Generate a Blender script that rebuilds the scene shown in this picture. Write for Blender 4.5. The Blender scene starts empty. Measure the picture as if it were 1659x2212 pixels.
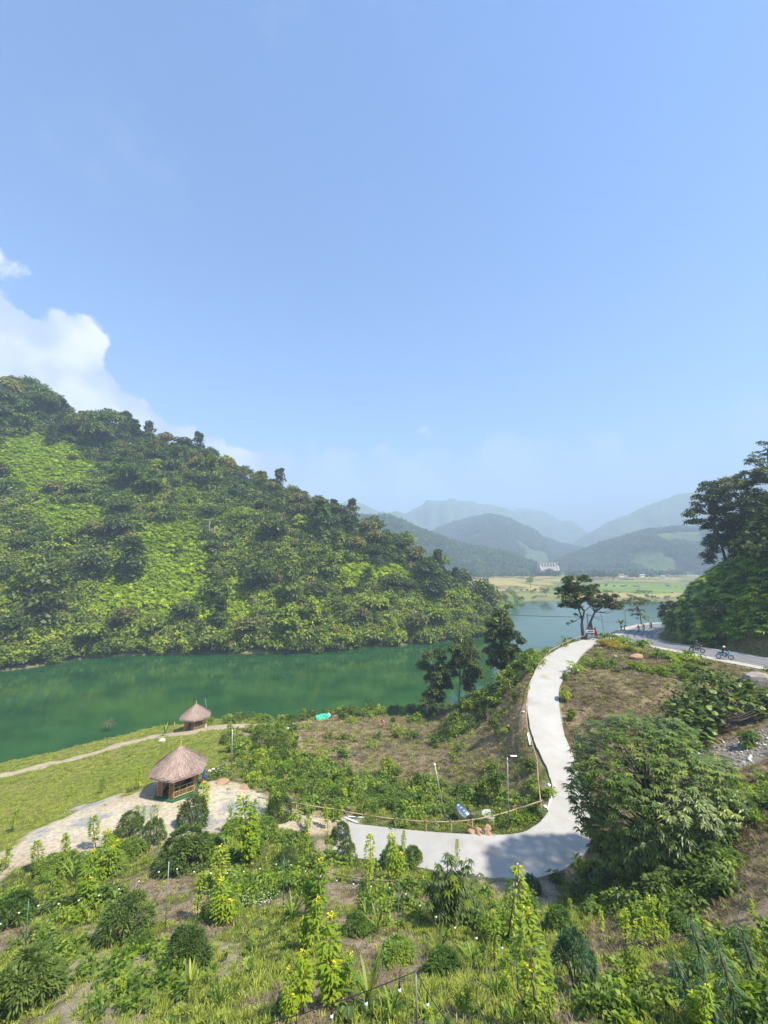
import bpy, math, random
import numpy as np
from mathutils import Vector, Matrix

random.seed(7)
RNG = np.random.default_rng(11)
R = math.radians
scene = bpy.context.scene
COL = scene.collection

# ---------------------------------------------------------------- camera, sky, sun, exposure
CZ = 27.0                      # camera height above the lake
PITCH = R(7.0)
FPX, PW, PH = 864.0, 1659.0, 2212.0
cam_data = bpy.data.cameras.new('camera')
cam = bpy.data.objects.new('camera', cam_data)
COL.objects.link(cam)
cam.location = (0, 0, CZ)
cam.rotation_euler = (R(90) + PITCH, 0, 0)
cam_data.sensor_fit = 'VERTICAL'
cam_data.sensor_height = 24.0
cam_data.lens = 24.0 * FPX / PH
cam_data.clip_start = 0.1
cam_data.clip_end = 40000
scene.camera = cam

SUN_EL, SUN_AZ = R(56), R(122)      # azimuth clockwise from +Y
world = bpy.data.worlds.new('World')
scene.world = world
world.use_nodes = True
wn, wl = world.node_tree.nodes, world.node_tree.links
wn.clear()
w_out = wn.new('ShaderNodeOutputWorld')
w_bg = wn.new('ShaderNodeBackground')
w_bg.inputs['Strength'].default_value = 0.118
sky = wn.new('ShaderNodeTexSky')
sky.sky_type = 'NISHITA'
sky.sun_disc = False
sky.sun_elevation = SUN_EL
sky.sun_rotation = SUN_AZ
sky.altitude = 0
sky.air_density = 1.0
sky.dust_density = 0.3
sky.ozone_density = 2.5


def wmath(op, a, b=None, c=None, clamp=False):
    n = wn.new('ShaderNodeMath'); n.operation = op; n.use_clamp = clamp
    for i, v in enumerate((a, b, c)):
        if v is None:
            continue
        if isinstance(v, (int, float)):
            n.inputs[i].default_value = v
        else:
            wl.new(v, n.inputs[i])
    return n.outputs[0]


def wramp(v, x0, x1, y0=0.0, y1=1.0, smooth=True):
    n = wn.new('ShaderNodeMapRange')
    n.interpolation_type = 'SMOOTHSTEP' if smooth else 'LINEAR'
    wl.new(v, n.inputs['Value'])
    for k, val in zip(('From Min', 'From Max', 'To Min', 'To Max'), (x0, x1, y0, y1)):
        n.inputs[k].default_value = val
    return n.outputs['Result']


tc = wn.new('ShaderNodeTexCoord')
sep = wn.new('ShaderNodeSeparateXYZ'); wl.new(tc.outputs['Generated'], sep.inputs[0])
# azimuth (clockwise from +Y) and elevation of the view ray, degrees
az = wmath('MULTIPLY', wmath('ARCTAN2', sep.outputs['X'], sep.outputs['Y']), 57.29578)
el = wmath('MULTIPLY', wmath('ARCSINE', sep.outputs['Z']), 57.29578)
n1 = wn.new('ShaderNodeTexNoise'); n1.noise_dimensions = '3D'
wl.new(tc.outputs['Generated'], n1.inputs['Vector'])
n1.inputs['Scale'].default_value = 9.0; n1.inputs['Detail'].default_value = 9; n1.inputs['Roughness'].default_value = 0.60
n2 = wn.new('ShaderNodeTexNoise'); wl.new(tc.outputs['Generated'], n2.inputs['Vector'])
n2.inputs['Scale'].default_value = 2.6; n2.inputs['Detail'].default_value = 3
v1 = wn.new('ShaderNodeTexVoronoi'); v1.feature = 'SMOOTH_F1'
wl.new(tc.outputs['Generated'], v1.inputs['Vector'])
v1.inputs['Scale'].default_value = 11.0; v1.inputs['Smoothness'].default_value = 0.6
puff = wmath('MULTIPLY', wmath('SUBTRACT', 0.5, v1.outputs['Distance']), 6.0)
lump = wmath('ADD', wmath('MULTIPLY', wmath('SUBTRACT', n1.outputs['Fac'], 0.5), 13.0), puff)
# a tall bank of cumulus to the west (left), sinking to a thin low bank around the rest of the horizon
bank = wmath('MULTIPLY', wmath('MAXIMUM', wmath('SUBTRACT', -22.0, az), 0.0), 0.60)          # top rises towards the left
bank = wmath('ADD', wmath('MINIMUM', bank, 21.0), 15.9)
bank = wmath('ADD', bank, wmath('MULTIPLY', wmath('SUBTRACT', n2.outputs['Fac'], 0.5), 5.0))
depth_in = wmath('ADD', wmath('SUBTRACT', bank, el), lump)
edge = wramp(depth_in, 0.0, 1.3)
thick = wmath('ADD', wramp(az, -20.0, -8.0, 0.72, 0.0), wramp(az, 0.0, 40.0, 0.26, 0.16))
cmask = wmath('MULTIPLY', edge, thick)
# thin veil patches higher up
n3 = wn.new('ShaderNodeTexNoise'); wl.new(tc.outputs['Generated'], n3.inputs['Vector'])
n3.inputs['Scale'].default_value = 3.2; n3.inputs['Detail'].default_value = 6; n3.inputs['Roughness'].default_value = 0.6
veil = wmath('MULTIPLY', wramp(n3.outputs['Fac'], 0.56, 0.76), 0.12)
n4 = wn.new('ShaderNodeTexNoise'); wl.new(tc.outputs['Generated'], n4.inputs['Vector'])
n4.inputs['Scale'].default_value = 9.0; n4.inputs['Detail'].default_value = 6
shade = wramp(n4.outputs['Fac'], 0.35, 0.65)
cc = wn.new('ShaderNodeMix'); cc.data_type = 'RGBA'
wl.new(shade, cc.inputs['Factor'])
cc.inputs[6].default_value = (2.5, 2.9, 3.6, 1)
cc.inputs[7].default_value = (4.5, 4.6, 4.9, 1)
hz = wn.new('ShaderNodeMix'); hz.data_type = 'RGBA'; hz.blend_type = 'MULTIPLY'
hz.inputs['Factor'].default_value = 1.0
wl.new(sky.outputs['Color'], hz.inputs[6])
hz.inputs[7].default_value = (0.77, 0.92, 1.09, 1)
mix1 = wn.new('ShaderNodeMix'); mix1.data_type = 'RGBA'
wl.new(veil, mix1.inputs['Factor']); wl.new(hz.outputs[2], mix1.inputs[6]); mix1.inputs[7].default_value = (3.0, 3.3, 3.9, 1)
mix2 = wn.new('ShaderNodeMix'); mix2.data_type = 'RGBA'
wl.new(cmask, mix2.inputs['Factor']); wl.new(mix1.outputs[2], mix2.inputs[6]); wl.new(cc.outputs[2], mix2.inputs[7])
wl.new(mix2.outputs[2], w_bg.inputs['Color'])
wl.new(w_bg.outputs[0], w_out.inputs['Surface'])

sun_data = bpy.data.lights.new('sun', 'SUN')
sun_data.energy = 4.6
sun_data.angle = R(2.5)
sun_data.color = (1.0, 0.93, 0.80)
sun = bpy.data.objects.new('sun', sun_data)
COL.objects.link(sun)
sdir = Vector((math.sin(SUN_AZ) * math.cos(SUN_EL), math.cos(SUN_AZ) * math.cos(SUN_EL), math.sin(SUN_EL)))
sun.rotation_euler = sdir.to_track_quat('Z', 'Y').to_euler()

scene.view_settings.view_transform = 'Standard'
scene.view_settings.look = 'None'
scene.view_settings.exposure = 1.25
scene.view_settings.gamma = 1.0
scene.view_settings.use_curve_mapping = False
scene.render.engine = 'CYCLES'
scene.cycles.max_bounces = 6
scene.cycles.diffuse_bounces = 3
scene.cycles.glossy_bounces = 2
scene.cycles.transmission_bounces = 4
scene.cycles.volume_bounces = 0
scene.cycles.use_denoising = True
HAZE = 0.00078


# ---------------------------------------------------------------- projection helpers
CP, SP = math.cos(PITCH), math.sin(PITCH)


def ray(px, py):
    cx, cy = px - 829.5, 1106.0 - py
    return cx, FPX * CP - cy * SP, FPX * SP + cy * CP


def at_z(px, py, z):
    x, y, d = ray(px, py)
    t = (z - CZ) / d
    return Vector((x * t, y * t, z))


def at_y(px, py, Y):
    x, y, d = ray(px, py)
    t = Y / y
    return Vector((x * t, Y, CZ + d * t))


def proj(x, y, z):
    """world -> photograph pixel (used to look up what lies where)"""
    dz = z - CZ
    f = y * CP + dz * SP
    u = -y * SP + dz * CP
    f = np.maximum(f, 0.01)
    return 829.5 + x / f * FPX, 1106.0 - u / f * FPX


def vnoise(x, y, s, seed=0):
    """value noise, vectorised"""
    x = np.asarray(x, float) / s; y = np.asarray(y, float) / s
    xi, yi = np.floor(x).astype(np.int64), np.floor(y).astype(np.int64)
    fx, fy = x - xi, y - yi
    fx = fx * fx * (3 - 2 * fx); fy = fy * fy * (3 - 2 * fy)

    def h(i, j):
        n = (i * 374761393 + j * 668265263 + seed * 974711) & 0x7fffffff
        n = ((n ^ (n >> 13)) * 1274126177) & 0x7fffffff
        n = n ^ (n >> 16)
        return (n & 0xffff) / 65535.0
    a = h(xi, yi) * (1 - fx) + h(xi + 1, yi) * fx
    b = h(xi, yi + 1) * (1 - fx) + h(xi + 1, yi + 1) * fx
    return a * (1 - fy) + b * fy


def fbm(x, y, s, n=4, seed=0):
    t, a, r = 0, 1.0, 0
    for k in range(n):
        r = r + a * vnoise(x, y, s / 2 ** k, seed + k); t += a; a *= 0.5
    return r / t


def in_poly(px, py, poly):
    inside = np.zeros(np.shape(px), bool)
    n = len(poly)
    for i in range(n):
        x1, y1 = poly[i]; x2, y2 = poly[(i + 1) % n]
        c = ((y1 > py) != (y2 > py)) & (px < (x2 - x1) * (py - y1) / (y2 - y1 + 1e-9) + x1)
        inside ^= c
    return inside


def line_dist(x, y, pts):
    """distance to polyline, z at nearest point, signed side (+ right)"""
    best = np.full(np.shape(x), 1e9); zz = np.zeros(np.shape(x)); sd = np.zeros(np.shape(x)); tt = np.zeros(np.shape(x))
    for i in range(len(pts) - 1):
        a, b = pts[i], pts[i + 1]
        dx, dy = b[0] - a[0], b[1] - a[1]
        L2 = dx * dx + dy * dy
        t = np.clip(((x - a[0]) * dx + (y - a[1]) * dy) / L2, 0, 1)
        qx, qy = a[0] + t * dx, a[1] + t * dy
        d = np.hypot(x - qx, y - qy)
        m = d < best
        best = np.where(m, d, best)
        zz = np.where(m, a[2] + t * (b[2] - a[2]), zz)
        sd = np.where(m, np.sign((x - a[0]) * dy - (y - a[1]) * dx), sd)
        tt = np.where(m, i + t, tt)
    return best, zz, sd, tt


def smoothstep(x, a, b):
    t = np.clip((x - a) / (b - a), 0, 1)
    return t * t * (3 - 2 * t)


# ---------------------------------------------------------------- object helpers
def link(o, parent=None):
    COL.objects.link(o)
    if parent is not None:
        o.parent = parent
    return o


def tag(o, label=None, cat=None, group=None, kind=None):
    if label: o['label'] = label
    if cat: o['category'] = cat
    if group: o['group'] = group
    if kind: o['kind'] = kind
    return o


def empty(name, loc=(0, 0, 0), rz=0.0, label=None, cat=None, group=None):
    o = bpy.data.objects.new(name, None)
    o.empty_display_size = 0.3
    link(o)
    o.location = loc
    o.rotation_euler = (0, 0, rz)
    return tag(o, label, cat, group)


def children_of(o):
    return [c for c in list(KIDS.get(o.name, []))]


KIDS = {}


def obj(name, mesh, parent=None, mats=None, loc=None, rot=None):
    o = bpy.data.objects.new(name, mesh)
    link(o, parent)
    if parent is not None:
        KIDS.setdefault(parent.name, []).append(o)
    if mats is not None:
        for m in (mats if isinstance(mats, (list, tuple)) else [mats]):
            mesh.materials.append(m)
    if loc is not None: o.location = loc
    if rot is not None: o.rotation_euler = rot
    return o


def copy_tree(o, parent=None, label=None, group=None, loc=None, rz=None, scale=None):
    c = o.copy()
    COL.objects.link(c)
    if parent is not None:
        c.parent = parent
        KIDS.setdefault(parent.name, []).append(c)
    for ch in children_of(o):
        copy_tree(ch, c)
    if label: c['label'] = label
    if group: c['group'] = group
    if loc is not None: c.location = loc
    if rz is not None: c.rotation_euler = (0, 0, rz)
    if scale is not None: c.scale = scale if hasattr(scale, '__len__') else (scale,) * 3
    return c


class MB:
    """plain mesh builder"""
    def __init__(s):
        s.v, s.f, s.m = [], [], []

    def add(s, vs, fs, mi=0):
        b = len(s.v)
        s.v += [tuple(v) for v in vs]
        s.f += [tuple(b + i for i in f) for f in fs]
        s.m += [mi] * len(fs)
        return s

    def box(s, c, d, rz=0.0, mi=0, rot=None):
        M = rot if rot is not None else Matrix.Rotation(rz, 3, 'Z')
        vs = []
        for k in range(8):
            p = Vector(((-1, 1)[k & 1] * d[0] / 2, (-1, 1)[k >> 1 & 1] * d[1] / 2, (-1, 1)[k >> 2 & 1] * d[2] / 2))
            vs.append(M @ p + Vector(c))
        return s.add(vs, [(0, 2, 3, 1), (4, 5, 7, 6), (0, 1, 5, 4), (2, 6, 7, 3), (0, 4, 6, 2), (1, 3, 7, 5)], mi)

    def tube(s, pts, rad, n=6, mi=0, cap=True):
        pts = [Vector(p) for p in pts]
        rad = rad if hasattr(rad, '__len__') else [rad] * len(pts)
        vs, fs = [], []
        up = None
        for i, p in enumerate(pts):
            t = (pts[min(i + 1, len(pts) - 1)] - pts[max(i - 1, 0)])
            t = t.normalized() if t.length > 1e-9 else Vector((0, 0, 1))
            if up is None:
                up = Vector((1, 0, 0)) if abs(t.x) < 0.8 else Vector((0, 1, 0))
            a = (up - t * up.dot(t)).normalized(); b = t.cross(a); up = a
            for k in range(n):
                w = 2 * math.pi * k / n
                vs.append(p + (a * math.cos(w) + b * math.sin(w)) * rad[i])
        for i in range(len(pts) - 1):
            for k in range(n):
                k2 = (k + 1) % n
                fs.append((i * n + k, i * n + k2, (i + 1) * n + k2, (i + 1) * n + k))
        if cap:
            fs.append(tuple(reversed(range(n))))
            fs.append(tuple((len(pts) - 1) * n + k for k in range(n)))
        return s.add(vs, fs, mi)

    def ball(s, c, r, n=8, m=5, mi=0, sq=(1, 1, 1)):
        vs, fs = [], []
        for i in range(m + 1):
            t = math.pi * i / m
            for k in range(n):
                w = 2 * math.pi * k / n
                vs.append((c[0] + r * sq[0] * math.sin(t) * math.cos(w), c[1] + r * sq[1] * math.sin(t) * math.sin(w), c[2] + r * sq[2] * math.cos(t)))
        for i in range(m):
            for k in range(n):
                fs.append((i * n + k, (i + 1) * n + k, (i + 1) * n + (k + 1) % n, i * n + (k + 1) % n))
        return s.add(vs, fs, mi)

    def torus(s, c, R_, r, axis='Y', n=18, m=6, mi=0):
        vs, fs = [], []
        for i in range(n):
            a = 2 * math.pi * i / n
            for k in range(m):
                b = 2 * math.pi * k / m
                q = R_ + r * math.cos(b); h = r * math.sin(b)
                if axis == 'Y': p = (q * math.cos(a), h, q * math.sin(a))
                elif axis == 'Z': p = (q * math.cos(a), q * math.sin(a), h)
                else: p = (h, q * math.cos(a), q * math.sin(a))
                vs.append((c[0] + p[0], c[1] + p[1], c[2] + p[2]))
        for i in range(n):
            for k in range(m):
                fs.append((i * m + k, ((i + 1) % n) * m + k, ((i + 1) % n) * m + (k + 1) % m, i * m + (k + 1) % m))
        return s.add(vs, fs, mi)

    def mesh(s, name, smooth=False):
        me = bpy.data.meshes.new(name)
        me.from_pydata(s.v, [], s.f)
        if any(s.m):
            me.polygons.foreach_set('material_index', s.m)
        if smooth:
            me.polygons.foreach_set('use_smooth', [True] * len(s.f))
        me.update()
        return me

    def build(s, name, mats, parent=None, smooth=False, loc=None, rot=None):
        return obj(name, s.mesh(name, smooth), parent, mats, loc, rot)


def quad_mesh(name, V, F, tone=None, smooth=False, color=None, mi=None):
    """mesh from numpy arrays V (n,3) and quads F (m,4)"""
    me = bpy.data.meshes.new(name)
    V = np.ascontiguousarray(V, np.float32); F = np.ascontiguousarray(F, np.int32)
    me.vertices.add(len(V)); me.vertices.foreach_set('co', V.ravel())
    me.loops.add(F.size); me.loops.foreach_set('vertex_index', F.ravel())
    me.polygons.add(len(F))
    me.polygons.foreach_set('loop_start', np.arange(0, F.size, 4, dtype=np.int32))
    me.polygons.foreach_set('loop_total', np.full(len(F), 4, np.int32))
    if smooth:
        me.polygons.foreach_set('use_smooth', np.ones(len(F), bool))
    if mi is not None:
        me.polygons.foreach_set('material_index', np.ascontiguousarray(mi, np.int32))
    me.update(calc_edges=True)
    if tone is not None:
        a = me.attributes.new('tone', 'FLOAT', 'POINT')
        a.data.foreach_set('value', np.ascontiguousarray(tone, np.float32))
    if color is not None:
        a = me.attributes.new('cover', 'FLOAT_COLOR', 'POINT')
        c4 = np.ones((len(V), 4), np.float32); c4[:, :3] = color
        a.data.foreach_set('color', c4.ravel())
    return me


def nrm(v):
    return v / np.maximum(np.linalg.norm(v, axis=-1, keepdims=True), 1e-9)


class Leaves:
    """collects leaf blades (strips of quads with width profile and droop)"""
    def __init__(s):
        s.V, s.F, s.T, s.n = [], [], [], 0

    def add(s, P, D, N, L, W, droop=0.0, seg=1, tone=None, fold=0.15):
        P = np.atleast_2d(np.asarray(P, float)); n = len(P)
        D = nrm(np.broadcast_to(np.asarray(D, float), (n, 3))); N = np.broadcast_to(np.asarray(N, float), (n, 3))
        S = nrm(np.cross(D, N)); N2 = nrm(np.cross(S, D))
        L = np.broadcast_to(np.asarray(L, float), (n,)); W = np.broadcast_to(np.asarray(W, float), (n,))
        droop = np.broadcast_to(np.asarray(droop, float), (n,))
        if tone is None: tone = RNG.random(n)
        tone = np.broadcast_to(np.asarray(tone, float), (n,))
        if seg == 1:            # rhombus
            c = P + D * (L * 0.45)[:, None]
            g = np.zeros((n, 3)); g[:, 2] = -droop * L * 0.2
            tip = P + D * L[:, None]; tip[:, 2] -= droop * L
            a = c + g + S * (W / 2)[:, None] + N2 * (fold * W)[:, None]
            b = c + g - S * (W / 2)[:, None] + N2 * (fold * W)[:, None]
            V = np.stack([P, a, tip, b], 1).reshape(-1, 3)
            F = (np.arange(n)[:, None] * 4 + np.array([0, 1, 2, 3])) + s.n
            s.V.append(V); s.F.append(F); s.T.append(np.repeat(tone, 4)); s.n += 4 * n
        else:
            ts = np.linspace(0, 1, seg + 1)
            wp = np.interp(ts, [0, 0.2, 0.5, 0.8, 1.0], [0.25, 0.9, 1.0, 0.65, 0.05])
            rings = []
            for t, w in zip(ts, wp):
                c = P + D * (L * t)[:, None]
                c[:, 2] -= droop * L * t * t
                rings.append(np.stack([c + S * (W * w / 2)[:, None], c - S * (W * w / 2)[:, None]], 1))
            V = np.stack(rings, 1).reshape(-1, 3)        # n, seg+1, 2
            k = 2 * (seg + 1)
            base = np.arange(n)[:, None, None] * k
            j = np.arange(seg)[None, :, None] * 2
            F = (base + j + np.array([0, 1, 3, 2])[None, None, :]).reshape(-1, 4) + s.n
            s.V.append(V); s.F.append(F); s.T.append(np.repeat(tone, k)); s.n += k * n
        return s

    def clump(s, c, r, n, L, W, droop=0.2, seg=1, up=0.5, rnd=0.6, tone=None, shell=0.55, flat=1.0, dirup=0.0):
        """leaves over an ellipsoidal lump; r may be 3-vector"""
        r = np.broadcast_to(np.asarray(r, float), (3,))
        u = nrm(RNG.normal(size=(n, 3)))
        u[:, 2] = np.where(u[:, 2] < -0.35, -u[:, 2], u[:, 2])
        q = shell + (1 - shell) * RNG.random(n)
        P = np.asarray(c) + u * r * q[:, None]
        N = nrm(u * 0.7 + np.array([0, 0, up]) + RNG.normal(size=(n, 3)) * rnd * 0.6)
        D = nrm(np.cross(N, RNG.normal(size=(n, 3))) + u * 0.5 + np.array([0, 0, dirup]))
        if tone is None:
            tone = np.clip(RNG.random(n) * 0.6 + 0.4 * RNG.random(), 0, 1)
        s.add(P, D, N, L * (0.7 + 0.6 * RNG.random(n)), W * (0.7 + 0.6 * RNG.random(n)), droop * (0.5 + RNG.random(n)), seg, tone)
        return s

    def mesh(s, name):
        return quad_mesh(name, np.concatenate(s.V), np.concatenate(s.F), np.concatenate(s.T))

    def build(s, name, mat, parent=None, kind=None):
        o = obj(name, s.mesh(name), parent, mat)
        if kind: o['kind'] = kind
        return o


# ---------------------------------------------------------------- materials
def new_mat(name):
    m = bpy.data.materials.new(name); m.use_nodes = True
    nt = m.node_tree; nt.nodes.clear()
    out = nt.nodes.new('ShaderNodeOutputMaterial')
    return m, nt, out


def N_(nt, typ, **kw):
    n = nt.nodes.new(typ)
    for k, v in kw.items():
        if hasattr(n, k): setattr(n, k, v)
        else: n.inputs[k].default_value = v
    return n


def rgba(c):
    return (c[0], c[1], c[2], 1.0)


def mixc(nt, fac, a, b, blend='MIX'):
    n = nt.nodes.new('ShaderNodeMix'); n.data_type = 'RGBA'; n.blend_type = blend
    for sock, v in ((n.inputs[0], fac), (n.inputs[6], a), (n.inputs[7], b)):
        if isinstance(v, (int, float)): sock.default_value = v
        elif isinstance(v, tuple): sock.default_value = rgba(v)
        else: nt.links.new(v, sock)
    return n.outputs[2]


def noise_tex(nt, scale, detail=4, rough=0.55, vec=None, coord='Object'):
    n = nt.nodes.new('ShaderNodeTexNoise')
    n.inputs['Scale'].default_value = scale; n.inputs['Detail'].default_value = detail; n.inputs['Roughness'].default_value = rough
    if vec is None:
        t = nt.nodes.new('ShaderNodeTexCoord'); vec = t.outputs[coord]
    nt.links.new(vec, n.inputs['Vector'])
    return n.outputs['Fac']


def maprange(nt, v, a, b, c=0.0, d=1.0):
    n = nt.nodes.new('ShaderNodeMapRange'); nt.links.new(v, n.inputs['Value'])
    for k, x in zip(('From Min', 'From Max', 'To Min', 'To Max'), (a, b, c, d)): n.inputs[k].default_value = x
    return n.outputs['Result']


def bump(nt, h, strength=0.3, dist=0.02):
    b = nt.nodes.new('ShaderNodeBump'); b.inputs['Strength'].default_value = strength; b.inputs['Distance'].default_value = dist
    nt.links.new(h, b.inputs['Height']); return b.outputs['Normal']


def foliage(name, dark, mid, light, trans=0.3, rough=0.5, objvar=0.5, spec=0.25):
    m, nt, out = new_mat(name)
    a = N_(nt, 'ShaderNodeAttribute', attribute_name='tone')
    oi = nt.nodes.new('ShaderNodeObjectInfo')
    ma = nt.nodes.new('ShaderNodeMath'); ma.operation = 'MULTIPLY_ADD'
    nt.links.new(oi.outputs['Random'], ma.inputs[0]); ma.inputs[1].default_value = objvar; ma.inputs[2].default_value = -objvar * 0.5
    ad = nt.nodes.new('ShaderNodeMath'); ad.operation = 'ADD'; ad.use_clamp = True
    nt.links.new(a.outputs['Fac'], ad.inputs[0]); nt.links.new(ma.outputs[0], ad.inputs[1])
    cr = nt.nodes.new('ShaderNodeValToRGB')
    e = cr.color_ramp.elements
    e[0].position = 0.0; e[0].color = rgba(dark); e[1].position = 1.0; e[1].color = rgba(light)
    k = e.new(0.5); k.color = rgba(mid)
    nt.links.new(ad.outputs[0], cr.inputs[0])
    pb = N_(nt, 'ShaderNodeBsdfPrincipled', **{'Roughness': rough, 'Specular IOR Level': spec})
    nt.links.new(cr.outputs[0], pb.inputs['Base Color'])
    tr = nt.nodes.new('ShaderNodeBsdfTranslucent')
    tcol = mixc(nt, 1.0, cr.outputs[0], (1.5, 1.6, 0.6), 'MULTIPLY')
    nt.links.new(tcol, tr.inputs['Color'])
    mx = nt.nodes.new('ShaderNodeMixShader'); mx.inputs[0].default_value = trans
    nt.links.new(pb.outputs[0], mx.inputs[1]); nt.links.new(tr.outputs[0], mx.inputs[2])
    nt.links.new(mx.outputs[0], out.inputs['Surface'])
    return m


def solid(name, c, rough=0.7, metal=0.0, c2=None, scale=8.0, bmp=0.0, spec=0.4, detail=4, stretch=None):
    """two-tone noisy surface"""
    m, nt, out = new_mat(name)
    pb = N_(nt, 'ShaderNodeBsdfPrincipled', **{'Roughness': rough, 'Metallic': metal, 'Specular IOR Level': spec})
    t = nt.nodes.new('ShaderNodeTexCoord'); vec = t.outputs['Object']
    if stretch:
        mp = nt.nodes.new('ShaderNodeMapping'); mp.inputs['Scale'].default_value = stretch
        nt.links.new(vec, mp.inputs['Vector']); vec = mp.outputs[0]
    f = noise_tex(nt, scale, detail, 0.6, vec)
    if c2 is None: c2 = tuple(x * 0.75 for x in c)
    nt.links.new(mixc(nt, maprange(nt, f, 0.35, 0.65), c2, c), pb.inputs['Base Color'])
    if bmp: nt.links.new(bump(nt, f, bmp, 0.05), pb.inputs['Normal'])
    nt.links.new(pb.outputs[0], out.inputs['Surface'])
    return m


M = {}
M['tree_dark'] = foliage('tree_dark', (0.027, 0.049, 0.011), (0.054, 0.090, 0.018), (0.140, 0.173, 0.038), 0.25)
M['tree_mid'] = foliage('tree_mid', (0.045, 0.079, 0.011), (0.111, 0.167, 0.022), (0.245, 0.300, 0.040), 0.3)
M['tree_olive'] = foliage('tree_olive', (0.068, 0.082, 0.018), (0.160, 0.173, 0.039), (0.319, 0.291, 0.078), 0.25)
M['tree_bright'] = foliage('tree_bright', (0.101, 0.152, 0.017), (0.228, 0.304, 0.029), (0.430, 0.483, 0.050), 0.35)
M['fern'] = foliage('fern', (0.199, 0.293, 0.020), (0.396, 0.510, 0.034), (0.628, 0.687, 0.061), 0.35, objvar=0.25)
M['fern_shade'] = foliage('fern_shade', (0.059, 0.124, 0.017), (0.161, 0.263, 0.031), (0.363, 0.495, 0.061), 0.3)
M['far_tree'] = foliage('far_tree', (0.037, 0.076, 0.024), (0.076, 0.136, 0.034), (0.136, 0.204, 0.051), 0.1, objvar=0.8)
M['grass'] = foliage('grass', (0.107, 0.141, 0.020), (0.233, 0.283, 0.040), (0.403, 0.425, 0.066), 0.35, objvar=0.7)
M['lawn_grass'] = foliage('lawn_grass', (0.132, 0.176, 0.020), (0.251, 0.302, 0.035), (0.370, 0.378, 0.060), 0.35, objvar=0.8)
M['dry_grass'] = foliage('dry_grass', (0.07, 0.05, 0.03), (0.15, 0.115, 0.06), (0.27, 0.22, 0.12), 0.25, objvar=0.8)
M['weed'] = foliage('weed', (0.051, 0.097, 0.014), (0.121, 0.193, 0.026), (0.262, 0.338, 0.048), 0.35, objvar=0.7)
M['shrub'] = foliage('shrub', (0.034, 0.064, 0.016), (0.079, 0.127, 0.025), (0.182, 0.237, 0.047), 0.3, objvar=0.3)
M['yellow_green'] = foliage('yellow_green', (0.082, 0.151, 0.012), (0.185, 0.291, 0.020), (0.371, 0.419, 0.030), 0.4, objvar=0.4)
M['blossom'] = foliage('blossom', (0.65, 0.42, 0.01), (0.80, 0.60, 0.015), (0.85, 0.68, 0.03), 0.2, objvar=0.1)
M['white_blossom'] = foliage('white_blossom', (0.7, 0.7, 0.65), (0.8, 0.8, 0.75), (0.85, 0.85, 0.8), 0.2)
M['hedge_yellow'] = foliage('hedge_yellow', (0.150, 0.168, 0.014), (0.390, 0.308, 0.018), (0.630, 0.462, 0.024), 0.3)
M['palm_blue'] = foliage('palm_blue', (0.03, 0.07, 0.028), (0.06, 0.12, 0.05), (0.13, 0.22, 0.09), 0.3)
M['glossy_leaf'] = foliage('glossy_leaf', (0.036, 0.068, 0.013), (0.088, 0.143, 0.023), (0.232, 0.286, 0.044), 0.25, rough=0.42, spec=0.35, objvar=0.1)
M['bark'] = solid('bark', (0.16, 0.12, 0.09), 0.9, c2=(0.07, 0.055, 0.04), scale=6, bmp=0.6)
M['bark_pale'] = solid('bark_pale', (0.42, 0.38, 0.32), 0.9, c2=(0.22, 0.19, 0.16), scale=6, bmp=0.4)
M['bamboo'] = solid('bamboo', (0.42, 0.33, 0.19), 0.55, c2=(0.30, 0.22, 0.12), scale=5)
M['bamboo_orange'] = solid('bamboo_orange', (0.45, 0.24, 0.08), 0.45, c2=(0.28, 0.13, 0.04), scale=5)
M['bamboo_yellow'] = solid('bamboo_yellow', (0.48, 0.38, 0.14), 0.45, c2=(0.34, 0.24, 0.08), scale=5)
M['thatch'] = foliage('thatch', (0.210, 0.140, 0.119), (0.364, 0.266, 0.224), (0.560, 0.448, 0.364), 0.05, rough=0.9, objvar=0.1)
M['steel'] = solid('steel', (0.62, 0.63, 0.65), 0.28, 1.0, c2=(0.5, 0.51, 0.53), scale=3)
M['galvanised'] = solid('galvanised', (0.42, 0.45, 0.44), 0.5, 0.6, scale=9)
M['green_metal'] = solid('green_metal', (0.10, 0.20, 0.17), 0.5, 0.2, scale=9)
M['black'] = solid('black', (0.012, 0.012, 0.013), 0.5, scale=9)
M['rubber'] = solid('rubber', (0.02, 0.02, 0.02), 0.85, scale=9)
M['white'] = solid('white', (0.78, 0.78, 0.76), 0.6, c2=(0.66, 0.66, 0.63), scale=4)
M['concrete'] = solid('concrete', (0.46, 0.45, 0.42), 0.85, c2=(0.33, 0.32, 0.29), scale=5, bmp=0.2)
M['stone'] = solid('stone', (0.36, 0.32, 0.27), 0.85, c2=(0.20, 0.175, 0.15), scale=7, bmp=0.6)
M['stone_orange'] = solid('stone_orange', (0.42, 0.28, 0.17), 0.9, c2=(0.26, 0.15, 0.08), scale=5, bmp=0.5)
M['white_stone'] = solid('white_stone', (0.70, 0.68, 0.62), 0.8, c2=(0.5, 0.48, 0.43), scale=9)
M['tarp'] = solid('tarp', (0.05, 0.50, 0.36), 0.5, c2=(0.03, 0.38, 0.27), scale=3)
M['plastic_dark'] = solid('plastic_dark', (0.09, 0.09, 0.11), 0.45, c2=(0.05, 0.05, 0.06), scale=9)
M['red'] = solid('red', (0.60, 0.025, 0.02), 0.7, c2=(0.45, 0.02, 0.015), scale=6)
M['blue'] = solid('blue', (0.06, 0.12, 0.26), 0.6, scale=6)
M['sky_blue'] = solid('sky_blue', (0.07, 0.42, 0.62), 0.3, scale=6, spec=0.6)
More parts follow.
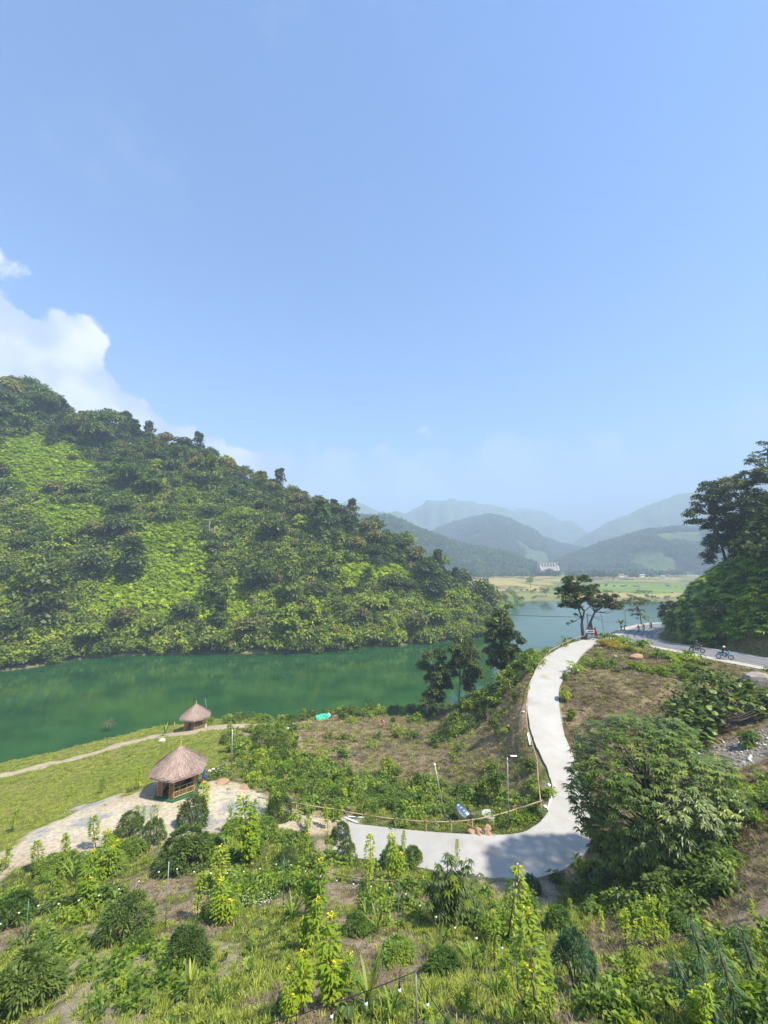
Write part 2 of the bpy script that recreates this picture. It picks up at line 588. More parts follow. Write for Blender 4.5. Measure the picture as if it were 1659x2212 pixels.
M['skin'] = solid('skin', (0.42, 0.24, 0.16), 0.6, scale=8)
M['hair'] = solid('hair', (0.015, 0.012, 0.01), 0.6, scale=8)
M['pink'] = solid('pink', (0.60, 0.22, 0.24), 0.8, scale=8)
M['navy'] = solid('navy', (0.02, 0.03, 0.07), 0.8, scale=8)
M['grey_cloth'] = solid('grey_cloth', (0.10, 0.10, 0.10), 0.85, scale=8)
M['bulb'] = solid('bulb', (0.85, 0.85, 0.82), 0.2, scale=4, spec=0.6)
M['glass_dark'] = solid('glass_dark', (0.03, 0.04, 0.05), 0.15, scale=4, spec=0.8)
M['roof_red'] = solid('roof_red', (0.45, 0.10, 0.07), 0.7, scale=3)
M['roof_grey'] = solid('roof_grey', (0.40, 0.41, 0.42), 0.6, scale=3)
M['green_floor'] = solid('green_floor', (0.03, 0.13, 0.06), 0.7, scale=6)

# ================================================================ TERRAIN
def multiquad(ctrl, c=2.0):
    A = np.array(ctrl, float)
    X, Z = A[:, :2], A[:, 2]
    d = np.sqrt(((X[:, None] - X[None]) ** 2).sum(-1) + c * c)
    n = len(X)
    K = np.zeros((n + 3, n + 3)); K[:n, :n] = d + np.eye(n) * -0.05
    Pm = np.c_[X / 50, np.ones(n)]
    K[:n, n:] = Pm; K[n:, :n] = Pm.T
    w = np.linalg.solve(K, np.r_[Z, 0, 0, 0])

    def f(x, y):
        s = np.shape(x); x = np.ravel(x).astype(float); y = np.ravel(y).astype(float)
        out = np.zeros(len(x))
        for i in range(0, len(x), 20000):
            xx, yy = x[i:i + 20000], y[i:i + 20000]
            dd = np.sqrt((xx[:, None] - X[None, :, 0]) ** 2 + (yy[:, None] - X[None, :, 1]) ** 2 + c * c)
            out[i:i + 20000] = dd @ w[:n] + np.c_[xx / 50, yy / 50, np.ones(len(xx))] @ w[n:]
        return out.reshape(s)
    return f


# concrete lane: left and right edges seen in the photograph, with heights
LANE = [  # left px, right px, z
    ((735, 1776), (700, 1840), 7.7),
    ((800, 1783), (790, 1856), 8.1), ((900, 1794), (890, 1872), 8.8), ((1000, 1801), (985, 1886), 9.3),
    ((1080, 1803), (1085, 1897), 9.6), ((1130, 1797), (1175, 1893), 9.75), ((1163, 1778), (1240, 1862), 9.9),
    ((1182, 1755), (1280, 1815), 10.05), ((1193, 1720), (1285, 1750), 10.3), ((1191, 1690), (1270, 1700), 10.6),
    ((1180, 1655), (1246, 1655), 11.0), ((1163, 1620), (1232, 1618), 11.5), ((1149, 1585), (1219, 1585), 12.0),
    ((1141, 1545), (1211, 1548), 12.6), ((1140, 1510), (1207, 1512), 13.1), ((1145, 1480), (1209, 1482), 13.5),
    ((1155, 1450), (1225, 1455), 13.9), ((1172, 1425), (1245, 1430), 14.2), ((1200, 1404), (1262, 1410), 14.45),
    ((1232, 1390), (1285, 1392), 14.6), ((1262, 1381), (1310, 1383), 14.7), ((1290, 1375), (1340, 1377), 14.7),
]
lane_L = [at_z(*a, z) for a, b, z in LANE]
lane_R = [at_z(*b, z) for a, b, z in LANE]
lane_C = [(a + b) / 2 for a, b in zip(lane_L, lane_R)]
lane_W = [(a - b).length / 2 for a, b in zip(lane_L, lane_R)]

# asphalt road centre line (world)
ROAD = [(82, -60, 17), (70, 0, 16), (60, 22, 15.3), (51.5, 38, 14.9), (46.8, 50.6, 14.7), (44.6, 59, 14.4), (44.6, 65, 13.9), (46.2, 72, 13.1),
        (49.2, 79.5, 12.2), (53.5, 87, 11.4), (58.5, 94, 10.9), (64, 100.5, 10.5), (70, 106, 10.2), (77, 111, 9.9),
        (86, 115, 9.5), (100, 118, 9), (130, 120, 8), (200, 124, 8)]


def catmull(pts, n=6):
    pts = [Vector(p) for p in pts]
    out = []
    for i in range(len(pts) - 1):
        p0, p1, p2, p3 = pts[max(i - 1, 0)], pts[i], pts[i + 1], pts[min(i + 2, len(pts) - 1)]
        for k in range(n):
            t = k / n
            out.append(0.5 * ((2 * p1) + (p2 - p0) * t + (2 * p0 - 5 * p1 + 4 * p2 - p3) * t * t + (3 * p1 - p0 - 3 * p2 + p3) * t ** 3))
    out.append(pts[-1])
    return out


ROAD = [tuple(p) for p in catmull(ROAD, 4)]

CTRL_PX = [
    # lake shore, near side
    (-60, 1668, 0.1), (0, 1650, .1), (100, 1630, .1), (200, 1604, .1), (270, 1588, .1), (330, 1572, .1), (390, 1566, .1), (440, 1556, .1),
    (500, 1553, .1), (580, 1556, .1), (650, 1551, .1), (720, 1541, .1), (800, 1536, .1), (900, 1531, .1), (950, 1524, .1),
    # lawn
    (0, 1672, 1.0), (100, 1650, 1.2), (230, 1615, 1.2), (330, 1592, 1.5), (400, 1580, 2.0), (445, 1572, 2.0), (500, 1570, 2.2),
    (0, 1720, 2.8), (0, 1770, 4.8), (0, 1820, 7.0), (100, 1700, 3.2), (100, 1760, 6.0), (200, 1660, 2.8), (200, 1710, 5.0),
    (290, 1630, 3.0), (290, 1680, 5.8), (360, 1620, 3.6), (450, 1610, 4.0), (450, 1650, 6.0), (520, 1620, 4.2),
    # gravel yard and track
    (0, 1850, 7.9), (0, 1905, 8.2), (100, 1795, 7.8), (100, 1860, 8.1), (200, 1755, 7.8), (200, 1815, 8.1), (300, 1715, 7.9), (382, 1712, 8.0),
    (340, 1740, 8.0), (470, 1700, 7.8), (560, 1735, 7.8), (500, 1760, 8.0), (640, 1765, 7.8), (500, 1680, 7.3), (420, 1775, 8.1),
    # belt of undergrowth
    (560, 1640, 5.6), (600, 1600, 3.6), (600, 1690, 6.5), (650, 1660, 5.2), (700, 1710, 5.8), (800, 1730, 6.2), (900, 1740, 6.8), (1000, 1740, 7.5),
    (700, 1755, 7.4), (850, 1775, 8.0), (960, 1785, 8.7), (1050, 1780, 9.0), (1100, 1740, 8.8), (1150, 1730, 9.6),
    # mown mound
    (680, 1565, 1.4), (760, 1560, 1.4), (850, 1556, 1.5), (700, 1620, 3.2), (790, 1590, 2.8), (870, 1575, 2.6), (760, 1650, 4.6), (840, 1640, 4.8),
    (950, 1560, 2.7), (950, 1620, 5.4), (950, 1680, 6.3), (1030, 1560, 6.4), (1030, 1640, 8.2), (1080, 1690, 8.9), (1100, 1600, 10.2),
    (1100, 1530, 11.0), (1120, 1480, 12.3), (1135, 1640, 10.5), (1040, 1505, 7.8), (1000, 1520, 4.4), (1090, 1465, 11.2), (1130, 1440, 12.2),
    # brown cut slope
    (1260, 1560, 12.4), (1260, 1640, 11.4), (1250, 1480, 14.0), (1280, 1430, 14.7), (1330, 1415, 15.0), (1400, 1425, 15.2), (1480, 1440, 15.2),
    (1550, 1450, 15.2), (1350, 1480, 14.3), (1350, 1560, 12.9), (1450, 1500, 14.2), (1450, 1560, 13.0), (1560, 1500, 14.3), (1659, 1480, 15.2),
    (1659, 1560, 14.8), (1560, 1600, 13.4), (1400, 1650, 12.1), (1320, 1700, 10.8), (1400, 1800, 11.3), (1400, 1900, 12.0), (1320, 1850, 10.6),
    (1560, 1680, 14.2), (1659, 1650, 15.2), (1659, 1760, 15.8), (1560, 1780, 14.4), (1560, 1880, 14.6), (1659, 1900, 16.2),
    # foreground slope
    (0, 1960, 9.2), (0, 2050, 11.0), (0, 2130, 12.6), (0, 2212, 14.2), (200, 1900, 9.3), (400, 1850, 9.0), (400, 1950, 11.0), (400, 2060, 13.4), (400, 2212, 16.6),
    (600, 1830, 8.8), (600, 1930, 11.0), (830, 1900, 10.0), (830, 1980, 12.4), (830, 2080, 14.6), (830, 2212, 17.6), (1050, 1950, 10.8), (1180, 1920, 9.6),
    (1260, 1900, 9.7), (1300, 1980, 12.2), (1300, 2080, 15.0), (1300, 2212, 18.0), (1500, 1980, 14.6), (1500, 2100, 16.6), (1659, 2050, 17.2), (1659, 2212, 19.0),
    (640, 2212, 17.2),
]
ctrl = [tuple(at_z(*c)) for c in CTRL_PX]
ctrl += [(0, 2, 20.5), (-15, 2, 18), (-40, 0, 13), (20, 2, 21), (40, 0, 19.5), (0, -12, 22), (-40, -12, 15), (40, -12, 20), (35, 14, 18.2), (45, 28, 16),
         (-40, 14, 8.6), (-60, 28, 6), (-75, 45, 1.0), (-62, 20, 8), (-80, 10, 8), (40, 40, 15.2), (38, 52, 15.1),
         # bank beyond the lane, down to the lake
         (18, 60, 6.0), (12, 72, 1.2), (14, 80, -0.6), (24, 70, 7.0), (24, 82, 0.2), (28, 66, 11.5), (34, 70, 11.2), (36, 84, 2.5), (36, 92, -0.5),
         (40, 74, 11.6), (44, 86, 7.5), (46, 98, 0.3), (52, 95, 7.6), (56, 108, 0.5), (62, 106, 7.6), (70, 118, 2.0), (74, 124, 0), (90, 126, 2.5), (90, 134, -0.5),
         (120, 132, 2.5), (120, 138, -0.5),
         # lake bed
         (-70, 66, -2.5), (-90, 60, -3), (-45, 72, -2.5), (-20, 82, -2.5), (0, 88, -2.5), (20, 95, -3), (40, 110, -3.2), (60, 125, -3), (90, 145, -3),
         (-60, 95, -6), (-20, 105, -6), (20, 115, -6), (50, 140, -6), (120, 150, -5), (-95, 95, -6)]
ctrl += [(p.x, p.y, p.z - 0.05) for p in lane_L + lane_R]
for k in range(12, len(ROAD) - 16, 4):
    ctrl.append((ROAD[k][0] - 2.5, ROAD[k][1], ROAD[k][2] - .1))
base_fn = multiquad(ctrl)
lane_pts = [tuple(p) for p in lane_C]


def ground_z(x, y):
    x = np.asarray(x, float); y = np.asarray(y, float)
    z = base_fn(x, y)
    rough = (fbm(x, y, 5.0, 3, 5) - 0.5)
    z = z + rough * 0.45 * smoothstep(z, 0.2, 1.5)
    # hill on the far side of the asphalt road
    d, zr, side, _ = line_dist(x, y, ROAD)
    sd = d * side
    u = sd - 5.2 + (vnoise(x, y, 9, 21) - 0.5) * 2.0
    hh = np.where(u < 6, 1.65 * u, 9.9 + (u - 6) * 1.02)
    hh = np.where(u > 62, 67 + (u - 62) * 1.0, hh); hh = np.minimum(hh, 84 + (u - 80) * 0.1)
    hill = zr + hh + (fbm(x, y, 14, 4, 31) - 0.5) * np.clip(u, 0, 12) * 0.8
    z = np.where(u > 0, np.maximum(z, hill), z)
    near_road = smoothstep(sd, -8.5, -4.5) * (1 - smoothstep(sd, 4.2, 5.4))
    z = z * (1 - near_road) + (zr - 0.12) * near_road
    z = np.where((u > 0) & (sd > 4.5), np.maximum(z, np.where(u > 0, hill, -99)), z)
    # concrete lane bed
    d, zl, side, tt = line_dist(x, y, lane_pts)
    hw = np.interp(tt, np.arange(len(lane_W)), lane_W)
    k = 1 - smoothstep(d - hw, 0.15, 1.5)
    z = z * (1 - k) + (zl - 0.16) * k
    return z


GX0, GX1, GY0, GY1, GS = -96.0, 190.0, -50.0, 152.0, 0.5
gx = np.arange(GX0, GX1 + .01, GS); gy = np.arange(GY0, GY1 + .01, GS)
GXX, GYY = np.meshgrid(gx, gy)
GZ = ground_z(GXX, GYY)


def gz(x, y):
    """bilinear height of the ground mesh"""
    x = np.asarray(x, float); y = np.asarray(y, float)
    fx = np.clip((x - GX0) / GS, 0, len(gx) - 1.001); fy = np.clip((y - GY0) / GS, 0, len(gy) - 1.001)
    i, j = fx.astype(int), fy.astype(int); a, b = fx - i, fy - j
    return (GZ[j, i] * (1 - a) + GZ[j, i + 1] * a) * (1 - b) + (GZ[j + 1, i] * (1 - a) + GZ[j + 1, i + 1] * a) * b


def hit(px, py, lo=6.0, hi=150.0):
    """first point where the view ray through a photograph pixel meets the ground"""
    r = np.array(ray(px, py)); r = r / r[1]
    Y = np.arange(lo, hi, 0.1)
    d = CZ + r[2] * Y - gz(r[0] * Y, Y)
    k = np.argmax(d < 0) if (d < 0).any() else len(Y) - 1
    return Vector((r[0] * Y[k], Y[k], float(gz(r[0] * Y[k], Y[k]))))


def px_scale(p):
    """metres per photograph pixel at world point p"""
    return (p[1] * CP + (p[2] - CZ) * SP) / FPX


def grid_faces(nx, ny):
    i = np.arange(nx - 1)[None, :] + np.arange(ny - 1)[:, None] * nx
    return np.stack([i, i + 1, i + 1 + nx, i + nx], -1).reshape(-1, 4)


# ---- what covers the ground where (real surface colours)
GPX, GPY = proj(GXX, GYY, GZ)
wob = (fbm(GXX, GYY, 3.0, 3, 77) - 0.5)
QX, QY = GPX + wob * 30, GPY + wob * 22
GRAVEL_POLY = [(-120, 1890), (0, 1842), (70, 1792), (130, 1762), (230, 1730), (300, 1702), (350, 1683), (450, 1690), (520, 1688), (560, 1712), (600, 1735),
               (690, 1765), (790, 1775), (790, 1850), (700, 1800), (600, 1790), (520, 1795), (430, 1800), (330, 1830), (240, 1820), (130, 1850), (60, 1872), (0, 1912), (-120, 1990)]
LAWN_POLY = [(-200, 1620), (0, 1640), (330, 1565), (480, 1550), (520, 1600), (480, 1640), (440, 1690), (330, 1690), (230, 1730), (130, 1762), (0, 1842), (-200, 1900)]
BARE_POLY = [(636, 1585), (700, 1562), (800, 1578), (770, 1612), (730, 1640), (650, 1628)]
MOUND_POLY = [(640, 1570), (720, 1545), (950, 1530), (1040, 1500), (1150, 1440), (1175, 1640), (1170, 1730), (1040, 1700), (900, 1690), (800, 1668), (660, 1650)]
CUT_POLY = [(1205, 1480), (1280, 1395), (1400, 1400), (1600, 1440), (1700, 1450), (1700, 2260), (1330, 2260), (1250, 2060), (1290, 1990), (1430, 1900), (1270, 1880), (1240, 1700), (1215, 1600)]
RUBBLE_POLY = [(1490, 1625), (1600, 1585), (1680, 1570), (1680, 1620), (1600, 1665), (1545, 1680), (1520, 1665)]
DIRT = [[(140, 2075), (250, 2050), (340, 2070), (345, 2140), (300, 2240), (90, 2260), (120, 2150)], [(455, 2030), (520, 2035), (525, 2090), (470, 2105)], [(1030, 1898), (1190, 1898), (1200, 1960), (1130, 1975), (1060, 1930)],
        [(690, 1858), (735, 1862), (735, 1905), (690, 1900)], [(180, 2000), (255, 2010), (240, 2050), (190, 2045)], [(405, 1935), (460, 1930), (450, 1985), (410, 1985)], [(1420, 2080), (1500, 2080), (1500, 2150), (1430, 2150)]]
SHORE_PATH = [tuple(at_z(*p)) for p in [(-80, 1705, 1), (0, 1676, 1.2), (60, 1661, 1.3), (120, 1648, 1.3), (200, 1628, 1.5), (260, 1606, 1.5), (330, 1590, 1.6),
                                          (400, 1582, 2), (440, 1575, 2), (500, 1569, 2.2), (580, 1568, 2)]]


def zone_masks(x, y, z, wobble=True):
    px, py = proj(x, y, z)
    if wobble:
        w = fbm(x, y, 3.0, 3, 77) - 0.5
        px, py = px + w * 30, py + w * 22
    inview = y > 4
    zones = {}
    zones['gravel'] = in_poly(px, py, GRAVEL_POLY) & inview & (z > 5.5)
    zones['lawn'] = in_poly(px, py, LAWN_POLY) & inview & (x < -8)
    zones['bare'] = in_poly(px, py, BARE_POLY) & (x < 3) & (y > 40)
    zones['mound'] = in_poly(px, py, MOUND_POLY) & (y > 33) & (y < 80)
    zones['cut'] = in_poly(px, py, CUT_POLY) & (y > 14) & (y < 62)
    zones['rubble'] = in_poly(px, py, RUBBLE_POLY) & (y > 15) & (y < 50)
    zones['dirt'] = np.zeros(np.shape(x), bool)
    for P_ in DIRT: zones['dirt'] |= in_poly(px, py, P_) & (y > 5) & (y < 27)
    d, _, _, _ = line_dist(x, y, SHORE_PATH)
    zones['path'] = (d < 1.25 + (fbm(x, y, 2, 2, 4) - 0.5) * 1.6 + smoothstep(x, -34, -26) * 0.9) & (y > 45)
    d, zr, side, _ = line_dist(x, y, ROAD)
    sd = d * side
    zones['verge'] = (sd > -5.0) & (sd < 3.9)
    zones['roadside'] = (sd >= 3.9) & (sd < 6.0)
    zones['hill'] = sd >= 6.0
    zones['road_sd'] = sd
    dl, _, _, tt = line_dist(x, y, lane_pts)
    zones['lane_d'] = dl - np.interp(tt, np.arange(len(lane_W)), lane_W)
    zones['px'], zones['py'] = px, py
    return zones


Zn = zone_masks(GXX, GYY, GZ)
n_a, n_b, n_c = fbm(GXX, GYY, 4.0, 4, 1), fbm(GXX, GYY, 1.6, 3, 2), fbm(GXX, GYY, 12.0, 3, 3)


def blend(c1, c2, k):
    return np.asarray(c1) * (1 - k[..., None]) + np.asarray(c2) * k[..., None]


cov = blend((0.075, 0.095, 0.028), (0.33, 0.265, 0.18), smoothstep(n_a * 0.6 + n_b * 0.4, 0.47, 0.62))    # scrub ground: green to bare soil


def paint(mask, c):
    global cov
    cov = np.where(mask[..., None], c, cov)


paint(Zn['mound'], blend((0.17, 0.155, 0.07), (0.27, 0.21, 0.125), smoothstep(n_a, 0.4, 0.62)))
paint(Zn['cut'], blend((0.13, 0.10, 0.06), (0.26, 0.20, 0.125), smoothstep(n_b, 0.42, 0.66)))
paint(Zn['lawn'], blend((0.17, 0.20, 0.04), (0.22, 0.22, 0.06), smoothstep(n_c, 0.4, 0.6)))
paint(Zn['dirt'], blend((0.33, 0.27, 0.19), (0.44, 0.37, 0.27), n_b))
paint(Zn['bare'], blend((0.30, 0.22, 0.14), (0.38, 0.28, 0.18), n_b))
paint(Zn['rubble'], blend((0.30, 0.28, 0.24), (0.20, 0.17, 0.14), n_b))
gcol = blend((0.40, 0.33, 0.23), (0.51, 0.45, 0.34), smoothstep(n_a, 0.35, 0.6))
gcol = np.where((smoothstep(n_a * .5 + n_b * .5, 0.60, 0.64) > .5)[..., None], blend((0.27, 0.275, 0.285), (0.36, 0.35, 0.33), n_b), gcol)
paint(Zn['gravel'], gcol)
paint(Zn['path'], blend((0.38, 0.31, 0.22), (0.48, 0.41, 0.30), n_b))
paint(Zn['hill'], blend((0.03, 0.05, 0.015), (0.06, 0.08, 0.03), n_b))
paint(Zn['roadside'], blend((0.11, 0.13, 0.045), (0.18, 0.16, 0.09), n_b))
paint(Zn['verge'], blend((0.34, 0.30, 0.25), (0.44, 0.40, 0.34), n_b))
under = 1 - smoothstep(GZ, -0.3, 0.25)
cov = blend(cov, (0.16, 0.15, 0.08), under)

m, nt, out = new_mat('earth')
a = N_(nt, 'ShaderNodeAttribute', attribute_name='cover')
f1 = noise_tex(nt, 3.5, 8, 0.7); f2 = noise_tex(nt, 22.0, 5, 0.65)
k = mixc(nt, maprange(nt, f1, 0.3, 0.7), (0.62, 0.62, 0.62), (1.35, 1.32, 1.25))
c1 = mixc(nt, 1.0, a.outputs['Color'], k, 'MULTIPLY')
k2 = mixc(nt, maprange(nt, f2, 0.3, 0.7), (0.75, 0.75, 0.75), (1.2, 1.2, 1.2))
c1 = mixc(nt, 1.0, c1, k2, 'MULTIPLY')
pb = N_(nt, 'ShaderNodeBsdfPrincipled', **{'Roughness': 0.95, 'Specular IOR Level': 0.15})
nt.links.new(c1, pb.inputs['Base Color']); nt.links.new(bump(nt, f1, 0.8, 0.25), pb.inputs['Normal'])
nt.links.new(pb.outputs[0], out.inputs['Surface'])
M['earth'] = m

gv = np.stack([GXX, GYY, GZ], -1).reshape(-1, 3)
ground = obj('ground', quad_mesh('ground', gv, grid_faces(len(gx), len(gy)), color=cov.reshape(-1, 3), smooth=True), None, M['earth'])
ground['kind'] = 'structure'

# ---------------------------------------------------------------- water
m, nt, out = new_mat('lake_water')
t = nt.nodes.new('ShaderNodeTexCoord')
mp = nt.nodes.new('ShaderNodeMapping'); mp.inputs['Scale'].default_value = (1.0, 1.6, 1.0); mp.inputs['Rotation'].default_value = (0, 0, 0.5)
nt.links.new(t.outputs['Object'], mp.inputs['Vector'])
w1 = noise_tex(nt, 0.9, 5, 0.55, mp.outputs[0]); w2 = noise_tex(nt, 0.09, 7, 0.62, mp.outputs[0])
pb = N_(nt, 'ShaderNodeBsdfPrincipled', **{'Roughness': 0.06, 'IOR': 1.42, 'Specular IOR Level': 0.5})
nt.links.new(mixc(nt, maprange(nt, w2, 0.35, 0.65), (0.011, 0.050, 0.016), (0.028, 0.090, 0.028)), pb.inputs['Base Color'])  # lighter mottling painted into the water colour, standing in for reflected foliage
nt.links.new(bump(nt, w1, 0.10, 0.12), pb.inputs['Normal'])
nt.links.new(pb.outputs[0], out.inputs['Surface'])
M['water'] = m
S = 1500
water = obj('lake_water', quad_mesh('lake_water', [(-S, -200, 0), (S, -200, 0), (S, 1000, 0), (-S, 1000, 0)], [[0, 1, 2, 3]]), None, M['water'])
water['kind'] = 'structure'

# ---------------------------------------------------------------- roads
m, nt, out = new_mat('lane_concrete')
f1 = noise_tex(nt, 0.5, 6, 0.65); f2 = noise_tex(nt, 7, 6, 0.7)
t = nt.nodes.new('ShaderNodeTexCoord')
f3 = noise_tex(nt, 0.28, 2, 0.5)
c = mixc(nt, maprange(nt, f1, 0.35, 0.68), (0.345, 0.325, 0.28), (0.425, 0.41, 0.37))
c = mixc(nt, maprange(nt, f2, 0.3, 0.7, 0, 0.5), c, (0.36, 0.355, 0.335))
c = mixc(nt, maprange(nt, f3, 0.60, 0.68, 0, 0.55), c, (0.25, 0.21, 0.15))
pb = N_(nt, 'ShaderNodeBsdfPrincipled', **{'Roughness': 0.85})
nt.links.new(c, pb.inputs['Base Color']); nt.links.new(bump(nt, f2, 0.3, 0.02), pb.inputs['Normal'])
nt.links.new(pb.outputs[0], out.inputs['Surface'])
M['lane'] = m
m, nt, out = new_mat('asphalt')
f1 = noise_tex(nt, 0.6, 6, 0.65); f2 = noise_tex(nt, 12, 5, 0.7)
c = mixc(nt, maprange(nt, f1, 0.35, 0.65), (0.15, 0.15, 0.16), (0.215, 0.215, 0.22))
c = mixc(nt, maprange(nt, f2, 0.3, 0.7, 0, 0.6), c, (0.20, 0.195, 0.19))
pb = N_(nt, 'ShaderNodeBsdfPrincipled', **{'Roughness': 0.8})
nt.links.new(c, pb.inputs['Base Color']); nt.links.new(bump(nt, f2, 0.3, 0.01), pb.inputs['Normal'])
nt.links.new(pb.outputs[0], out.inputs['Surface'])
M['asphalt'] = m
M['shoulder'] = solid('shoulder', (0.44, 0.41, 0.36), 0.95, c2=(0.33, 0.30, 0.26), scale=1.5, bmp=0.3)
M['tyre_track'] = solid('tyre_track', (0.11, 0.11, 0.12), 0.75, scale=2)


def slab(name, Lp, Rp, mat, thick=0.18, lift=0.0):
    mb = MB()
    n = len(Lp); V = []
    for l, r in zip(Lp, Rp):
        V += [(l.x, l.y, l.z + lift), (r.x, r.y, r.z + lift), (r.x, r.y, r.z - thick), (l.x, l.y, l.z - thick)]
    Fc = []
    for i in range(n - 1):
        b = 4 * i
        Fc += [(b, b + 1, b + 5, b + 4), (b + 1, b + 2, b + 6, b + 5), (b + 3, b, b + 4, b + 7)]
    Fc += [(0, 3, 2, 1), (4 * n - 4, 4 * n - 3, 4 * n - 2, 4 * n - 1)]
    mb.add(V, Fc)
    o = mb.build(name, mat)
    o['kind'] = 'structure'
    return o


sL, sR = catmull(lane_L, 5), catmull(lane_R, 5)
for k_ in range(len(sL)):
    w = math.sin(k_ * 1.3) * 0.03 + math.sin(k_ * 2.9) * 0.02
    sL[k_].x += w; sR[k_].y += w
slab('concrete_lane', sL, sR, M['lane'])


def road_strip(name, off0, off1, lift, mat, i0=0, i1=None, wav=0.0, seed=0):
    P = [Vector(p) for p in ROAD][i0:i1]
    P = catmull(P, 2)
    L_, R_2 = [], []
    for i, p in enumerate(P):
        t = (P[min(i + 1, len(P) - 1)] - P[max(i - 1, 0)]); t.z = 0; t.normalize()
        nrmv = Vector((t.y, -t.x, 0))
        w0 = (vnoise(i, seed, 3.0, 8) - .5) * wav; w1 = (vnoise(i, seed + 9, 3.0, 8) - .5) * wav
        L_.append(p + nrmv * (off0 + w0) + Vector((0, 0, lift))); R_2.append(p + nrmv * (off1 + w1) + Vector((0, 0, lift)))
    return slab(name, L_, R_2, mat, 0.2)


road_strip('road_shoulder', -4.3, 3.7, 0.0, M['shoulder'], wav=0.5, seed=3)
road_strip('asphalt_road', -2.7, 2.7, 0.03, M['asphalt'], wav=0.25, seed=5)
for k_, off in enumerate((-1.75, -0.55, 0.75, 1.7)):
    road_strip('tyre_track', off - 0.16, off + 0.16, 0.036, M['tyre_track'], wav=0.12, seed=20 + k_)


# ---------------------------------------------------------------- hillside across the lake (left)
hill_ctrl = []
SHORE = [(-140, 1470), (0, 1450), (50, 1444), (100, 1436), (150, 1428), (190, 1421), (250, 1417), (330, 1414), (400, 1412), (500, 1411), (600, 1410), (700, 1407), (760, 1402), (800, 1399),
         (850, 1395), (900, 1390), (950, 1386), (1000, 1381), (1035, 1374), (1052, 1362)]
for px, py in SHORE:
    p = at_z(px, py, 0)
    hill_ctrl.append((p.x, p.y, 0.15)); hill_ctrl.append((p.x * 0.94, p.y * 0.94, -4)); hill_ctrl.append((p.x * 0.8, p.y * 0.8, -6))
    hill_ctrl.append((p.x * 1.012, p.y * 1.012, 2.0))
SIL = [(-120, 800, 185), (0, 845, 195), (60, 853, 200), (120, 880, 205), (185, 935, 212), (230, 935, 215), (300, 958, 215), (360, 985, 215), (460, 992, 212), (510, 1030, 210), (560, 1052, 206),
       (610, 1080, 204), (660, 1092, 200), (700, 1112, 198), (750, 1140, 195), (800, 1180, 190), (850, 1218, 186), (900, 1234, 180), (950, 1262, 175), (1000, 1298, 168), (1040, 1330, 160), (1056, 1348, 154)]
for px, py, Y in SIL:
    p = at_y(px, py, Y)
    hill_ctrl.append((p.x, p.y, max(p.z, 0.4)))
    hill_ctrl.append((p.x * 1.25, p.y * 1.25, max(p.z - 14 - p.z * .2, -5)))
hill_ctrl += [(70, 165, -5), (75, 150, -5), (60, 140, -6), (70, 190, -5), (-330, 190, 150), (-330, 120, 70), (-300, 300, 150), (0, 300, -5), (40, 220, -6), (-200, 60, 20), (-170, 105, 20)]
hill_base = multiquad(hill_ctrl, 4.0)


def hill_z(x, y):
    z = hill_base(x, y)
    d = smoothstep(z, 1, 25)
    return z + (fbm(x, y, 34, 4, 51) - 0.5) * 12 * d + (fbm(x, y, 8, 3, 52) - 0.5) * 2.0 * d


hx = np.arange(-330, 80.1, 1.6); hy = np.arange(84, 320.1, 1.6)
HXX, HYY = np.meshgrid(hx, hy)
HZ = hill_z(HXX, HYY)


def hz_at(x, y):
    fx = np.clip((np.asarray(x, float) + 330) / 1.6, 0, len(hx) - 1.001); fy = np.clip((np.asarray(y, float) - 84) / 1.6, 0, len(hy) - 1.001)
    i, j = fx.astype(int), fy.astype(int); a, b = fx - i, fy - j
    return (HZ[j, i] * (1 - a) + HZ[j, i + 1] * a) * (1 - b) + (HZ[j + 1, i] * (1 - a) + HZ[j + 1, i + 1] * a) * b


hn = fbm(HXX, HYY, 5, 3, 61)
hcov = blend((0.035, 0.055, 0.015), (0.075, 0.10, 0.025), hn)
hcov = np.where((HZ < 0.3)[..., None], blend((0.30, 0.25, 0.15), (0.18, 0.19, 0.07), hn), hcov)
hv = np.stack([HXX, HYY, HZ], -1).reshape(-1, 3)
o = obj('hillside', quad_mesh('hillside', hv, grid_faces(len(hx), len(hy)), color=hcov.reshape(-1, 3), smooth=True), None, M['earth'])
o['kind'] = 'structure'

# ---------------------------------------------------------------- valley floor with fields
SHX = np.array([-400, -60, 0, 35, 52, 62, 70, 80, 92, 104, 140, 170, 260, 700, 1600])
SHY = np.array([330, 250, 225, 205, 214, 226, 246, 262, 272, 284, 282, 279, 284, 300, 320])
vx = np.concatenate([np.arange(-60, 420, 4.0), np.arange(420, 2000, 20.0)]); vx = np.concatenate([np.arange(-900, -60, 20.0), vx])
vy = np.concatenate([np.arange(190, 420, 3.0), np.arange(420, 1100, 10.0), np.arange(1100, 4200, 80.0)])
VXX, VYY = np.meshgrid(vx, vy)
edge = VYY - np.interp(VXX, SHX, SHY) + (fbm(VXX, VYY, 14, 3, 71) - 0.5) * 8
VZ = -3 + 4.2 * smoothstep(edge, -8, 3) + (fbm(VXX, VYY, 60, 2, 9) - .5) * 0.8 + np.clip(VYY - 500, 0, 4000) * 0.002
vpx, vpy = proj(VXX, VYY, np.maximum(VZ, 1))
